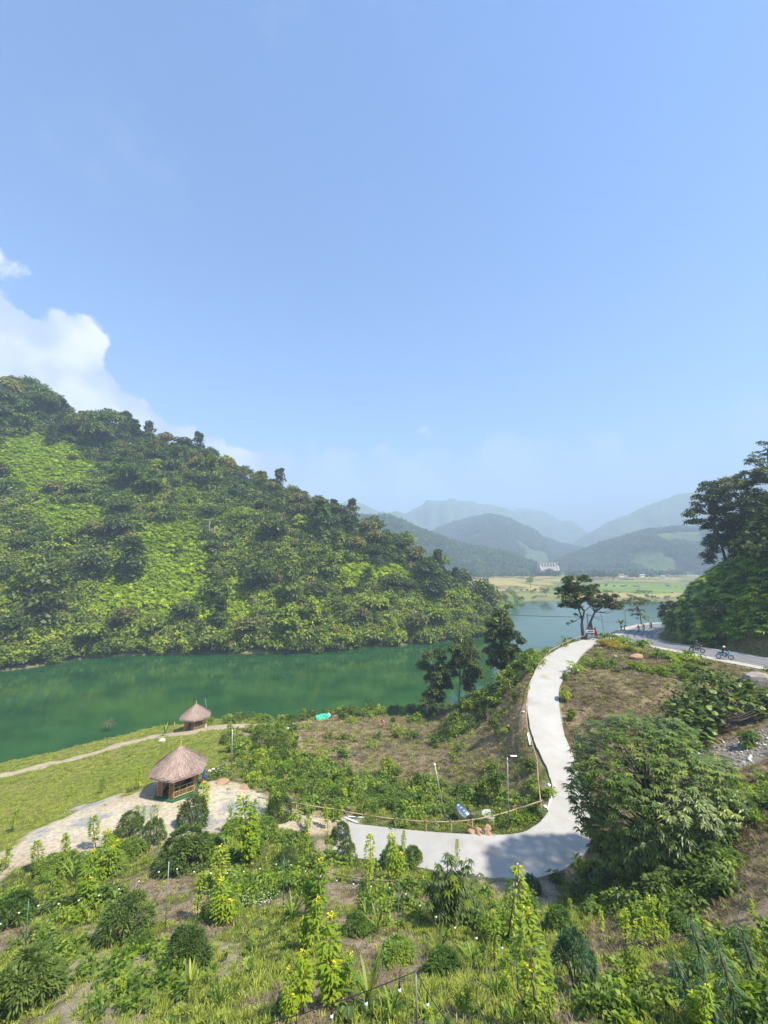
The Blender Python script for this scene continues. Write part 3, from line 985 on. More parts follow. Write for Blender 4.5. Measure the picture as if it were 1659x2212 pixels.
# fields: long parcels, each its own crop colour
cell_y = VYY / (14 + 0.05 * (VYY - 280)) + (fbm(VXX, VYY, 60, 2, 81) - .5) * 1.2
cell_x = VXX / 55 + np.floor(cell_y) * 0.37
hsh = vnoise(np.floor(cell_x) * 7.3, np.floor(cell_y) * 3.7, 1.0, 91)
gold = blend((0.29, 0.25, 0.08), (0.38, 0.32, 0.11), hsh)
green = blend((0.12, 0.19, 0.035), (0.22, 0.30, 0.05), hsh)
olive = blend((0.17, 0.16, 0.06), (0.24, 0.21, 0.10), hsh)
pick = vnoise(np.floor(cell_x) * 3.1 + 40, np.floor(cell_y) * 5.9, 1.0, 17)
left = vpx < 1190
f_gold = np.where(left, 0.70, 0.25); f_green = np.where(left, 0.82, 0.62)
vc = np.where((pick < f_gold)[..., None], gold, np.where((pick < f_green)[..., None], green, olive))
vc = np.where((in_poly(vpx, vpy, [(1290, 1262), (1460, 1258), (1460, 1282), (1380, 1284), (1300, 1276)]))[..., None], green, vc)
vc = np.where((in_poly(vpx, vpy, [(1200, 1243), (1290, 1243), (1470, 1248), (1470, 1256), (1290, 1254)]))[..., None], gold, vc)
vc = np.where((in_poly(vpx, vpy, [(1030, 1275), (1250, 1278), (1250, 1300), (1030, 1300)]))[..., None], blend(olive, (0.20, 0.24, 0.06), hsh), vc)
line = (np.abs((cell_y % 1) - .5) > 0.43) & (VYY < 620)
vc = np.where(line[..., None], blend((0.10, 0.13, 0.03), (0.16, 0.17, 0.06), hsh), vc)
vc = np.where((edge < 14)[..., None], blend((0.13, 0.16, 0.05), (0.24, 0.21, 0.10), fbm(VXX, VYY, 6, 2, 5)), vc)
vc = np.where((vpx < 1130)[..., None] & (VYY < 282)[..., None], (0.10, 0.17, 0.03), vc)
o = obj('valley_floor', quad_mesh('valley_floor', np.stack([VXX, VYY, VZ], -1).reshape(-1, 3), grid_faces(len(vx), len(vy)), color=vc.reshape(-1, 3), smooth=True), None, M['earth'])
o['kind'] = 'structure'

# ---------------------------------------------------------------- far hills
m, nt, out = new_mat('far_slope')
f1 = noise_tex(nt, 0.03, 6, 0.65); f2 = noise_tex(nt, 0.006, 4, 0.6)
c = mixc(nt, maprange(nt, f1, 0.35, 0.65), (0.055, 0.095, 0.03), (0.11, 0.16, 0.05))
c = mixc(nt, maprange(nt, f2, 0.52, 0.7, 0, 0.6), c, (0.13, 0.16, 0.06))
pb = N_(nt, 'ShaderNodeBsdfPrincipled', **{'Roughness': 1.0, 'Specular IOR Level': 0.1})
nt.links.new(c, pb.inputs['Base Color']); nt.links.new(bump(nt, f1, 1.0, 8.0), pb.inputs['Normal'])
nt.links.new(pb.outputs[0], out.inputs['Surface'])
M['far_slope'] = m
M['bare_slope'] = solid('bare_slope', (0.30, 0.21, 0.13), 1.0, c2=(0.2, 0.16, 0.09), scale=0.02)
FAR = {}


def far_hill(name, sil, Y, depth, seed, rough=1.0, nx=140, ny=60):
    """a ridge: crest follows the outline, front and back run down to the valley with spurs"""
    xs = np.array([at_y(px, py, Y).x for px, py in sil]); zs = np.array([at_y(px, py, Y).z for px, py in sil])
    X = np.linspace(xs[0], xs[-1], nx)
    crest = np.interp(X, xs, zs)
    kk = np.ones(5) / 5
    crest[2:-2] = np.convolve(crest, kk, 'valid')
    T = np.linspace(-1, 1, ny)                         # -1 front foot, 0 crest, 1 back foot
    XX, TT = np.meshgrid(X, T)
    C = np.interp(XX, X, crest)
    prof = 1 - np.abs(TT) ** 1.25
    YY = Y + TT * depth * (0.45 + 0.55 * np.clip(C / max(crest.max(), 1), 0.1, 1))
    amp = C * 0.30 * np.sin(np.clip(np.abs(TT), 0, 1) * math.pi)
    sp = fbm(XX, YY * 0.4, depth * 0.28, 4, seed) - 0.5
    Z = C * prof + amp * sp * 3.2 * rough + (fbm(XX, YY, depth * 0.05 + 8, 3, seed + 5) - .5) * C * 0.05
    Z = np.where(np.abs(TT) > 0.97, -5, Z)
    FAR[name + str(seed)] = (XX, YY, Z)
    o = obj(name, quad_mesh(name, np.stack([XX, YY, Z], -1).reshape(-1, 3), grid_faces(nx, ny), smooth=True), None, M['far_slope'])
    o['kind'] = 'structure'
    return o


far_hill('wooded_hill', [(560, 1260), (640, 1130), (700, 1112), (780, 1122), (830, 1120), (850, 1124), (900, 1152), (950, 1168), (1000, 1184), (1050, 1193), (1100, 1204), (1140, 1220), (1165, 1232)], 820, 210, 101, 0.8)
far_hill('wooded_hill', [(900, 1215), (925, 1160), (950, 1145), (980, 1133), (1020, 1123), (1055, 1117), (1085, 1121), (1120, 1137), (1160, 1160), (1200, 1176), (1250, 1190), (1290, 1210), (1320, 1222)], 1500, 420, 102, 0.8)
far_hill('wooded_hill', [(1190, 1228), (1220, 1208), (1260, 1197), (1310, 1177), (1350, 1165), (1380, 1156), (1410, 1148), (1470, 1143), (1530, 1150), (1600, 1150), (1700, 1160), (1800, 1170)], 980, 300, 103, 0.8)
far_hill('mountain', [(1180, 1225), (1220, 1190), (1280, 1148), (1340, 1118), (1400, 1093), (1460, 1069), (1510, 1060), (1560, 1052), (1659, 1040), (1800, 1060), (1950, 1100)], 1900, 600, 104)
far_hill('mountain', [(560, 1150), (640, 1110), (700, 1088), (740, 1084), (765, 1081), (790, 1090), (820, 1106), (838, 1108), (855, 1104), (870, 1108), (890, 1124), (960, 1150), (1040, 1190)], 2000, 600, 105, nx=220)
far_hill('mountain', [(780, 1150), (860, 1118), (900, 1095), (940, 1085), (975, 1080), (1010, 1082), (1050, 1090), (1100, 1100), (1150, 1122), (1200, 1150), (1250, 1175), (1300, 1200)], 2500, 600, 106)
far_hill('mountain', [(1000, 1150), (1080, 1110), (1130, 1098), (1180, 1105), (1240, 1145), (1300, 1165), (1400, 1180)], 2900, 600, 107)

# ---------------------------------------------------------------- haze
m, nt, out = new_mat('haze')
pv = nt.nodes.new('ShaderNodeVolumePrincipled')
pv.inputs['Color'].default_value = (0.60, 0.79, 1.0, 1)
pv.inputs['Density'].default_value = HAZE
pv.inputs['Anisotropy'].default_value = 0.0
nt.links.new(pv.outputs[0], out.inputs['Volume'])
hb = MB(); hb.box((0, 2000, 211), (12000, 7500, 440))
hz_o = hb.build('haze', m); hz_o['kind'] = 'stuff'

# ================================================================ VEGETATION
def scatter(name, P, scl, idx, sources, tilt=0.15, label=None, rotz=None):
    """one object: many small plants no one could count, as geometry-node instances"""
    P = np.asarray(P, float); n = len(P)
    if n == 0: return None
    me = bpy.data.meshes.new(name)
    me.vertices.add(n); me.vertices.foreach_set('co', np.ascontiguousarray(P, np.float32).ravel())
    rot = np.stack([RNG.normal(0, tilt, n), RNG.normal(0, tilt, n), RNG.random(n) * 6.283 if rotz is None else rotz], 1)
    a = me.attributes.new('rot', 'FLOAT_VECTOR', 'POINT'); a.data.foreach_set('vector', rot.astype(np.float32).ravel())
    a = me.attributes.new('scl', 'FLOAT', 'POINT'); a.data.foreach_set('value', np.asarray(scl, np.float32) * np.ones(n, np.float32))
    a = me.attributes.new('pick', 'INT', 'POINT'); a.data.foreach_set('value', np.asarray(idx, np.int32))
    o = bpy.data.objects.new(name, me); COL.objects.link(o); o['kind'] = 'stuff'
    if label: o['label'] = label
    sc = bpy.data.collections.new(name + '_sources')
    for k, s_me in enumerate(sources):
        so = bpy.data.objects.new('%s_src_%02d' % (name, k), s_me); sc.objects.link(so)
    ng = bpy.data.node_groups.new(name + '_nodes', 'GeometryNodeTree')
    ng.interface.new_socket('Geometry', in_out='INPUT', socket_type='NodeSocketGeometry')
    ng.interface.new_socket('Geometry', in_out='OUTPUT', socket_type='NodeSocketGeometry')
    gi, go = ng.nodes.new('NodeGroupInput'), ng.nodes.new('NodeGroupOutput')
    ci = ng.nodes.new('GeometryNodeCollectionInfo'); ci.inputs[0].default_value = sc
    ci.inputs['Separate Children'].default_value = True; ci.inputs['Reset Children'].default_value = True
    ip = ng.nodes.new('GeometryNodeInstanceOnPoints')

    def na(nm, t):
        q = ng.nodes.new('GeometryNodeInputNamedAttribute'); q.data_type = t; q.inputs[0].default_value = nm
        return [s for s in q.outputs if s.enabled and s.name == 'Attribute'][0]
    ip.inputs['Pick Instance'].default_value = True
    L_ = ng.links
    L_.new(gi.outputs[0], ip.inputs['Points']); L_.new(ci.outputs[0], ip.inputs['Instance'])
    L_.new(na('pick', 'INT'), ip.inputs['Instance Index'])
    L_.new(na('rot', 'FLOAT_VECTOR'), ip.inputs['Rotation']); L_.new(na('scl', 'FLOAT'), ip.inputs['Scale'])
    L_.new(ip.outputs[0], go.inputs[0])
    md = o.modifiers.new('scatter', 'NODES'); md.node_group = ng
    return o


def src(L_, name, mat):
    me = L_.mesh(name); me.materials.append(mat); return me


def crown_mesh(name, mat, Rr=4.0, H=6.5, K=24, per=42, L=0.75, W=0.5, base=2.5, shape='round', droop=0.25):
    lv = Leaves()
    for k in range(K):
        t = k / K
        u = nrm(RNG.normal(size=3)); u[2] = abs(u[2]) * 1.0 - 0.15
        q = RNG.random() ** 0.4
        if shape == 'round':
            c = np.array([u[0] * Rr * 0.75 * q, u[1] * Rr * 0.75 * q, base + H * 0.38 + u[2] * H * 0.42 * q])
            r = Rr * (0.26 + 0.16 * RNG.random())
        elif shape == 'tall':
            zz = RNG.random()
            w = Rr * (0.35 + 0.65 * math.sin(math.pi * min(zz * 1.1 + 0.05, 1)))
            c = np.array([u[0] * w * 0.7, u[1] * w * 0.7, base + zz * H]); r = Rr * (0.28 + 0.18 * RNG.random())
        else:                    # umbrella
            c = np.array([u[0] * Rr * 0.8 * q, u[1] * Rr * 0.8 * q, base + H * 0.7 + (RNG.random() - 0.5) * H * 0.3 - 0.05 * Rr * q]); r = Rr * 0.26
        tn = np.clip(RNG.random(per) * 0.5 + RNG.random() * 0.5, 0, 1)
        lv.clump(c, (r, r, r * 0.72), per, L, W, droop, 1, 0.6, 0.6, tn)
    return src(lv, name, mat)


def trunk_mesh(name, mat, h=4.5, r=0.22, limbs=4, spread=2.2):
    mb = MB()
    mb.tube([(0, 0, -1.0), (0.05, 0.1, h * 0.5), (-0.1, 0.05, h)], [r * 1.2, r, r * 0.7], 6)
    for k in range(limbs):
        a = k * 6.28 / limbs + random.random()
        mb.tube([(-0.05, 0.05, h * (0.6 + 0.3 * random.random())), (math.cos(a) * spread * 0.5, math.sin(a) * spread * 0.5, h * 1.15), (math.cos(a) * spread, math.sin(a) * spread, h * 1.45)],
                [r * 0.5, r * 0.35, r * 0.15], 5)
    me = mb.mesh(name, True); me.materials.append(mat)
    return me


# ---- hillside zones, looked up by where each spot is in the photograph
FERN = [[(-50, 975), (0, 963), (50, 948), (90, 918), (100, 953), (200, 963), (212, 998), (205, 1043), (150, 1073), (100, 1093), (0, 1043), (-50, 1040)],
        [(-50, 800), (0, 835), (30, 852), (0, 888), (-50, 888)],
        [(190, 1203), (265, 1183), (325, 1128), (425, 1128), (430, 1178), (490, 1178), (440, 1215), (437, 1243), (465, 1258), (540, 1253), (550, 1353), (490, 1368), (430, 1353), (350, 1368), (250, 1350), (200, 1348), (165, 1338), (200, 1263)],
        [(60, 1098), (120, 1085), (250, 1108), (240, 1125), (170, 1165), (75, 1165)],
        [(700, 1213), (850, 1225), (930, 1262), (900, 1285), (820, 1285), (740, 1262)]]


def hill_zone(x, y):
    z = hz_at(x, y)
    px, py = proj(x, y, z)
    px2 = px + (vnoise(x, y, 6, 5) - .5) * 26; py2 = py + (vnoise(x, y, 6, 6) - .5) * 20
    f = np.zeros(np.shape(x), bool)
    for P_ in FERN: f |= in_poly(px2, py2, P_)
    return z, px, py, f


# candidate points on the visible face of the hill
n = 150000
cx = RNG.uniform(-260, 60, n); cy = RNG.uniform(95, 235, n)
z, px, py, f = hill_zone(cx, cy)
eps = 2.0
gxn = (hz_at(cx + eps, cy) - z) / eps; gyn = (hz_at(cx, cy + eps) - z) / eps
facing = (-gxn * -cx + -gyn * -cy) / np.hypot(cx, cy) * 1.0 + (CZ - z) / np.hypot(cx, cy)
vis = (px > -90) & (px < 1100) & (z > 0.5) & (facing > -0.12)
cx, cy, z, px, py, f = cx[vis], cy[vis], z[vis], px[vis], py[vis], f[vis]

tree_kinds = []
for k, (mt, shp, Rr, H) in enumerate([('tree_dark', 'round', 4.2, 6.5), ('tree_dark', 'tall', 3.0, 8.0), ('tree_mid', 'round', 4.0, 6.0), ('tree_mid', 'tall', 2.8, 7.5),
                                      ('tree_olive', 'round', 4.5, 6.0), ('tree_olive', 'round', 3.6, 5.0), ('tree_bright', 'round', 3.4, 4.6), ('tree_bright', 'tall', 2.4, 6.0)]):
    cm = crown_mesh('crown', M[mt], Rr, H, 26, 44, 0.72, 0.5, 2.4, shp)
    tm = trunk_mesh('trunk', M['bark_pale' if k in (3, 5) else 'bark'], 4.6, 0.2, 4, Rr * 0.5)
    tree_kinds.append((cm, tm))
KIND_LABEL = ['round dark-crowned forest tree', 'tall narrow dark forest tree', 'mid-green round forest tree', 'slender mid-green forest tree', 'broad olive-green forest tree', 'small olive-brown forest tree',
              'bright green bushy tree', 'bright green narrow tree']


def zone_name(px, py):
    crest = np.interp(px, [s[0] for s in SIL], [s[1] for s in SIL])
    if py < crest + 45: return 'on the ridge of the hill across the lake'
    if py > 1320: return 'close above the far shore of the green lake'
    return 'on the middle slope of the hill across the lake'


order = RNG.permutation(len(cx))
chosen = []
cell = {}
for i in order:
    if len(chosen) >= 290: break
    if f[i] and RNG.random() > 0.004: continue
    crest = np.interp(px[i], [s[0] for s in SIL], [s[1] for s in SIL])
    if py[i] > 1300 and RNG.random() > 0.5: continue
    dmin = 6.4 if py[i] < crest + 70 else 7.2
    key = (int(cx[i] // 8), int(cy[i] // 8)); ok = True
    for a in (-1, 0, 1):
        for b in (-1, 0, 1):
            for j in cell.get((key[0] + a, key[1] + b), []):
                if (cx[i] - cx[j]) ** 2 + (cy[i] - cy[j]) ** 2 < dmin * dmin: ok = False
    if not ok: continue
    cell.setdefault(key, []).append(i); chosen.append(i)
for i in chosen:
    crest = np.interp(px[i], [s[0] for s in SIL], [s[1] for s in SIL])
    up = py[i] < crest + 80
    if up: k = RNG.choice(8, p=[.34, .18, .12, .08, .16, .08, .02, .02])
    elif py[i] > 1310: k = RNG.choice(8, p=[.05, .05, .18, .12, .12, .08, .26, .14])
    else: k = RNG.choice(8, p=[.18, .12, .2, .12, .14, .08, .10, .06])
    cm, tm = tree_kinds[k]
    s = RNG.choice([.7, .9, 1.1, 1.3, 1.6]) * RNG.uniform(.9, 1.1) * (1.2 if py[i] < crest + 25 else 1.0)
    if py[i] < crest + 35: s = min(s, 1.2 if k in (1, 3, 7) else 1.45)
    t = empty('forest_tree', (cx[i], cy[i], z[i] - 0.4), RNG.random() * 6.28, KIND_LABEL[k] + ' ' + zone_name(px[i], py[i]), 'tree', 'forest trees on the hill across the lake')
    t.scale = (s, s, s * RNG.uniform(0.85, 1.2))
    obj('trunk', tm, t); obj('crown', cm, t)

# bushes filling the forest between the trees, and the fern slopes
bush_src = []
for mt in ('tree_dark', 'tree_mid', 'tree_mid', 'tree_olive', 'tree_bright', 'tree_bright'):
    lv = Leaves()
    for k in range(7):
        c = np.array([RNG.normal(0, .75), RNG.normal(0, .75), 0.7 + RNG.random() * 1.3]); r = 0.6 + 0.45 * RNG.random()
        lv.clump(c, (r, r, r * 0.75), 44, 0.5, 0.34, 0.25, tone=np.clip(RNG.random(44) * .5 + RNG.random() * .5, 0, 1))
    bush_src.append(src(lv, 'bush', M[mt]))
fern_src = []
for mt in ('fern', 'fern', 'fern', 'tree_bright'):
    lv = Leaves()
    for k in range(6):
        c = np.array([RNG.normal(0, .36), RNG.normal(0, .36), 0.2 + RNG.random() * 1.5])
        n_ = 30; a = RNG.random(n_) * 6.28
        D = np.stack([np.cos(a), np.sin(a), RNG.uniform(-.2, .9, n_)], 1)
        lv.add(c + D * 0.1, D, (0, 0, 1), 0.36 + 0.2 * RNG.random(n_), 0.20, 0.4, 2, np.clip(RNG.random(n_) * .5 + RNG.random() * .5, 0, 1))
    fern_src.append(src(lv, 'fern', M[mt]))

fi = np.where(f)[0]; fi = RNG.permutation(fi)[:24000]
scatter('fern_cover', np.c_[cx[fi], cy[fi], z[fi] - .1], RNG.uniform(0.9, 1.6, len(fi)), RNG.choice(4, len(fi), p=[.3, .3, .25, .15]), fern_src, 0.2)
bi = np.where(~f)[0]; bi = RNG.permutation(bi)[:17000]
crest = np.interp(px[bi], [s[0] for s in SIL], [s[1] for s in SIL])
up = py[bi] < crest + 60; lowb = py[bi] > 1290
patch = vnoise(cx[bi], cy[bi], 14, 88)
kk = np.where(up, RNG.choice(6, len(bi), p=[.55, .2, .1, .15, 0, 0]), RNG.choice(6, len(bi), p=[.14, .20, .18, .14, .18, .16]))
kk = np.where(lowb & (patch > .45), RNG.choice(6, len(bi), p=[.03, .12, .15, .15, .3, .25]), kk)
scatter('hill_undergrowth', np.c_[cx[bi], cy[bi], z[bi] - .3], RNG.uniform(0.7, 1.7, len(bi)) * np.where(up, 1.2, 1.05), kk, bush_src, 0.25)
# bright tongue of grass at the far left shore
gp = in_poly(px, py, [(60, 1440), (110, 1410), (150, 1398), (215, 1405), (190, 1422), (120, 1436)])

# right-hand hill above the road: layered ferns in shade
n = 60000
rx = RNG.uniform(48, 125, n); ry = RNG.uniform(20, 132, n)
rz = gz(rx, ry); Zr = zone_masks(rx, ry, rz, False)
ok = (Zr['road_sd'] > 5.6) & (Zr['px'] < 1760) & (Zr['px'] > 1350) & (rx < 118)
rx, ry, rz, rpx, rpy, rsd = rx[ok], ry[ok], rz[ok], Zr['px'][ok], Zr['py'][ok], Zr['road_sd'][ok]
frond_src = []
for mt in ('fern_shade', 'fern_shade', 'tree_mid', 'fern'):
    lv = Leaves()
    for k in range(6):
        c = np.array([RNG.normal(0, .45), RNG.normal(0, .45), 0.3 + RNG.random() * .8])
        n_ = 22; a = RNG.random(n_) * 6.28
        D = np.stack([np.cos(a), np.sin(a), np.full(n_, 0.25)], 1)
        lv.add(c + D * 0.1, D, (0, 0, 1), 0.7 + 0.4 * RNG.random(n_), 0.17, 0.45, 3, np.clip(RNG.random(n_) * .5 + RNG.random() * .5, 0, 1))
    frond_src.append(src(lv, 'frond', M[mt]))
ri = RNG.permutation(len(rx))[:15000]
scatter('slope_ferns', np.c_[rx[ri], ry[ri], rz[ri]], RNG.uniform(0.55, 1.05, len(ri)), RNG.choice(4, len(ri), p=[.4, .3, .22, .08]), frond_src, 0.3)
sel = np.where((rpy < 1200) | ((rsd < 8) & (RNG.random(len(rx)) < .06)))[0]
ri = RNG.permutation(sel)[:1200]
scatter('slope_bushes', np.c_[rx[ri], ry[ri], rz[ri]], RNG.uniform(0.7, 1.5, len(ri)), RNG.choice(2, len(ri)), [bush_src[0], bush_src[0]], 0.3)

# ---- far woods on the hills and along the foot of the valley
far_src = []
for k in range(4):
    lv = Leaves()
    for j in range(9):
        c = np.array([RNG.normal(0, 1.9), RNG.normal(0, 1.9), 3.0 + RNG.random() * 4]); r = 1.6 + RNG.random()
        lv.clump(c, (r, r, r * .8), 22, 1.5, 1.1, 0.2)
    far_src.append(src(lv, 'far_crown', M['far_tree']))
allP, allS = [], []
for key, dens, cnt in (('wooded_hill101', 0, 6500), ('wooded_hill102', 0, 7000), ('wooded_hill103', 0, 6500)):
    XX, YY, Z = FAR[key]
    ny, nx = XX.shape
    j = RNG.uniform(0, ny * 0.56, cnt * 3); i = RNG.uniform(0, nx - 1.01, cnt * 3)
    ji, ii = j.astype(int), i.astype(int); b, a = j - ji, i - ii
    g = lambda A: (A[ji, ii] * (1 - a) + A[ji, ii + 1] * a) * (1 - b) + (A[ji + 1, ii] * (1 - a) + A[ji + 1, ii + 1] * a) * b
    P_ = np.stack([g(XX), g(YY), g(Z)], 1); P_ = P_[P_[:, 2] > 1.5]
    keep = fbm(P_[:, 0], P_[:, 1], 90, 3, 33) < 0.66
    pxx, pyy = proj(P_[:, 0], P_[:, 1], P_[:, 2])
    if key.endswith('103'): keep &= ~in_poly(pxx, pyy, [(1405, 1160), (1440, 1150), (1520, 1150), (1520, 1175), (1450, 1175)])
    P_ = P_[keep][:cnt]
    allP.append(P_); allS.append(RNG.uniform(0.8, 1.5, len(P_)) * (1.25 if key.endswith('102') else 1.0))
P_ = np.concatenate(allP)
scatter('distant_forest', P_, np.concatenate(allS), RNG.integers(0, 4, len(P_)), far_src, 0.1)
# belt of trees along the foot of the hills
tp = []
for _ in range(900):
    pxx = RNG.uniform(985, 1480); d = RNG.uniform(560, 900)
    if 1140 < pxx < 1225 and d < 760: continue
    pt = at_y(pxx, 1240, d); tp.append((pt.x, d, 2.2))
tp = np.array(tp); keep = fbm(tp[:, 0], tp[:, 1], 60, 2, 44) > 0.46; tp = tp[keep]
scatter('valley_treeline', tp, RNG.uniform(0.7, 1.5, len(tp)), RNG.integers(0, 4, len(tp)), far_src, 0.1)
# hedgerows and reeds on the flats, shrubs on the spit
hp = []
for _ in range(1500):
    xx = RNG.uniform(48, 330); yy = RNG.uniform(208, 420)
    hp.append((xx, yy))
hp = np.array(hp); hh = np.interp(hp[:, 0], SHX, SHY)
dsh = hp[:, 1] - hh
keep = ((dsh > 0) & (dsh < 7) & (fbm(hp[:, 0], hp[:, 1], 12, 2, 3) > .4)) | ((hp[:, 1] < 276) & (dsh > 0)) | ((dsh > 7) & (fbm(hp[:, 0] * .15, hp[:, 1], 10, 3, 3) > .66))
hp = hp[keep]
scatter('shore_shrubs', np.c_[hp, np.full(len(hp), 1.0)], RNG.uniform(0.4, 1.3, len(hp)) * np.where(hp[:, 1] < 270, 1.5, 0.9), RNG.choice([1, 2, 3, 4], len(hp)), bush_src, 0.15)

# ---------------------------------------------------------------- near ground: grass, weeds, dry tufts
def tuft(mat, n, L, W, spread, lean, droop=0.3, seg=2):
    lv = Leaves(); a = RNG.random(n) * 6.28; q = RNG.random(n) * spread
    P = np.stack([np.cos(a) * q, np.sin(a) * q, np.zeros(n)], 1)
    b = a + RNG.normal(0, .7, n)
    D = np.stack([np.cos(b) * lean, np.sin(b) * lean, np.ones(n)], 1) + RNG.normal(0, .15, (n, 3))
    Nn = np.stack([-np.cos(b), -np.sin(b), np.full(n, .4)], 1)
    lv.add(P, D, Nn, L * (0.6 + .7 * RNG.random(n)), W, droop, seg)
    return src(lv, 'tuft', mat)


grass_src = [tuft(M['grass'], 26, .26, .022, .16, .5), tuft(M['grass'], 22, .36, .024, .12, .6), tuft(M['grass'], 30, .18, .03, .2, .9)]
lawn_src = [tuft(M['lawn_grass'], 26, .16, .03, .22, .7), tuft(M['lawn_grass'], 26, .22, .03, .22, .6)]
dry_src = [tuft(M['dry_grass'], 26, .24, .022, .2, 1.1), tuft(M['dry_grass'], 26, .2, .026, .24, 1.6), tuft(M['grass'], 22, .2, .025, .16, .9)]
weed_src = []
for j in range(4):
    lv = Leaves()
    for k in range(9):
        c = (RNG.normal(0, .14), RNG.normal(0, .14), .04 + RNG.random() * .26)
        lv.clump(c, (.12, .12, .09), 12, .13, .07, .2, 1, .8, .5)
    weed_src.append(src(lv, 'weed', M['weed' if j < 3 else 'yellow_green']))
broad_src = []
for j in range(3):
    lv = Leaves(); n_ = 34; a = RNG.random(n_) * 6.28
    D = np.stack([np.cos(a), np.sin(a), .3 + RNG.random(n_)], 1)
    P_ = np.stack([np.cos(a) * .1, np.sin(a) * .1, RNG.random(n_) * .5], 1)
    lv.add(P_, D, np.stack([-np.cos(a) * .4, -np.sin(a) * .4, np.ones(n_)], 1), .3 + .15 * RNG.random(n_), .15, .3, 3)
    broad_src.append(src(lv, 'broadleaf', M['weed' if j else 'shrub']))

pts = []
for (y0, y1, dens, sz) in ((4.5, 12, 42, 0.9), (12, 20, 30, 1.0), (20, 32, 17, 1.25), (32, 48, 9, 1.7), (48, 84, 4.5, 2.4)):
    area = 1.02 * (y1 * y1 - y0 * y0) * 1.0
    m_ = int(area * dens)
    yy = np.sqrt(RNG.uniform(y0 * y0, y1 * y1, m_)); xx = RNG.uniform(-1.04, 1.04, m_) * yy
    pts.append(np.stack([xx, yy, np.full(m_, sz)], 1))
pts = np.concatenate(pts)
x, y, sz = pts.T
zg = gz(x, y); Zp = zone_masks(x, y, zg)
npx, npy = Zp['px'], Zp['py']
hard = Zp['gravel'] | Zp['path'] | (Zp['lane_d'] < 0.12) | Zp['verge'] | Zp['rubble'] | (zg < 0.05) | Zp['hill']
hard &= ~((RNG.random(len(x)) < 0.02))
hard |= Zp['dirt'] & (RNG.random(len(x)) < .6)
hard |= (Zp['lane_d'] < 0.12 - .35 * (RNG.random(len(x)) < .25)) | (zg < .05) | ((Zp['road_sd'] > -4.2) & (Zp['road_sd'] < 3.8))
na_, nb_ = fbm(x, y, 4.0, 4, 1), fbm(x, y, 1.6, 3, 2)
soil = na_ * 0.6 + nb_ * 0.4
r = RNG.random(len(x))


def put(name, mask, sources, smul=1.0, tilt=.2, p=None):
    k = np.where(mask & ~hard)[0]
    if len(k): scatter(name, np.c_[x[k], y[k], zg[k] - .02], sz[k] * RNG.uniform(.7, 1.3, len(k)) * smul, RNG.choice(len(sources), len(k), p=p), sources, tilt)


scrub = ~(Zp['lawn'] | Zp['bare'] | Zp['mound'] | Zp['cut'])
put('lawn_grass', Zp['lawn'] & ~Zp['bare'], lawn_src, 0.55)
put('dry_grass', (Zp['mound'] & (r < .75)) | (Zp['cut'] & (r < .85)) | (Zp['bare'] & (r < .05)) | (scrub & (soil > .54) & (r < .35)), dry_src, 0.8, p=[.4, .35, .25])
put('scrub_grass', scrub & (soil < .54) & (r < .8) | (Zp['mound'] & (soil < .46) & (r > .75)), grass_src, 0.72)
weedy = fbm(x, y, 2.4, 3, 66)
put('weeds', (scrub & (weedy > .55) & (r > .86)) | (Zp['cut'] & (weedy > .62) & (r > .93)) | (Zp['mound'] & (weedy > .62) & (r > .93)), weed_src, 1.1, p=[.3, .3, .25, .15])
nearb = y < 22
put('broadleaf_weeds', scrub & nearb & (weedy < .50) & (soil < .52) & (r > .955), broad_src, 0.42)
def hit_(px, py):
    r = np.array(ray(px, py)); r = r / r[1]
    Y = np.arange(6, 150, .1); d = CZ + r[2] * Y - gz(r[0] * Y, Y)
    k = np.argmax(d < 0); return r[0] * Y[k], Y[k]


# lush belt and bank bushes
BELT = [(490, 1590), (560, 1570), (640, 1560), (650, 1640), (700, 1665), (760, 1682), (880, 1712), (1000, 1726), (1090, 1722), (1090, 1745), (1000, 1750), (700, 1755), (600, 1720), (530, 1690), (490, 1650)]
BANK = [(960, 1535), (1040, 1500), (1120, 1440), (1200, 1385), (1165, 1385), (1140, 1500), (1120, 1600), (1090, 1640), (1060, 1560)]
m_ = 9000
bx = RNG.uniform(-26, 40, m_); by = RNG.uniform(26, 84, m_); bz = gz(bx, by); qpx, qpy = proj(bx, by, bz)
Zb = zone_masks(bx, by, bz, False)
kb = (in_poly(qpx + RNG.normal(0, 8, m_), qpy + RNG.normal(0, 8, m_), BELT) & (by < 62) & (RNG.random(m_) < .45))
kb2 = (in_poly(qpx, qpy, BANK) & (RNG.random(m_) < .04) & (Zb['lane_d'] > 1.0))
d_, _, s_, _ = line_dist(bx, by, lane_pts)
kb3 = (bx > 6) & (by > 50) & (s_ < 0) & (d_ > 3.3) & (d_ < 14) & (bz > .3) & (RNG.random(m_) < .36) & (Zb['road_sd'] < -5)
kb4 = (bz > 0.05) & (bz < 0.9) & (by > 55) & (RNG.random(m_) < .35)
small_bush = []
for mt in ('weed', 'tree_mid', 'tree_bright', 'weed', 'shrub'):
    lv = Leaves()
    for k in range(8):
        c = np.array([RNG.normal(0, .28), RNG.normal(0, .28), 0.2 + RNG.random() * .5]); rr = 0.18 + 0.16 * RNG.random()
        lv.clump(c, (rr, rr, rr * .9), 34, 0.2, 0.11, 0.25, tone=np.clip(RNG.random(34) * .6 + RNG.random() * .4, 0, 1))
    small_bush.append(src(lv, 'small_bush', M[mt]))
ks = np.where(kb)[0]
scatter('undergrowth', np.c_[bx[ks], by[ks], bz[ks] - .05], RNG.uniform(.45, 1.1, len(ks)), RNG.choice(5, len(ks), p=[.3, .2, .2, .2, .1]), small_bush, .25)
w1_, w2_ = hit_(698, 1553), hit_(828, 1571)
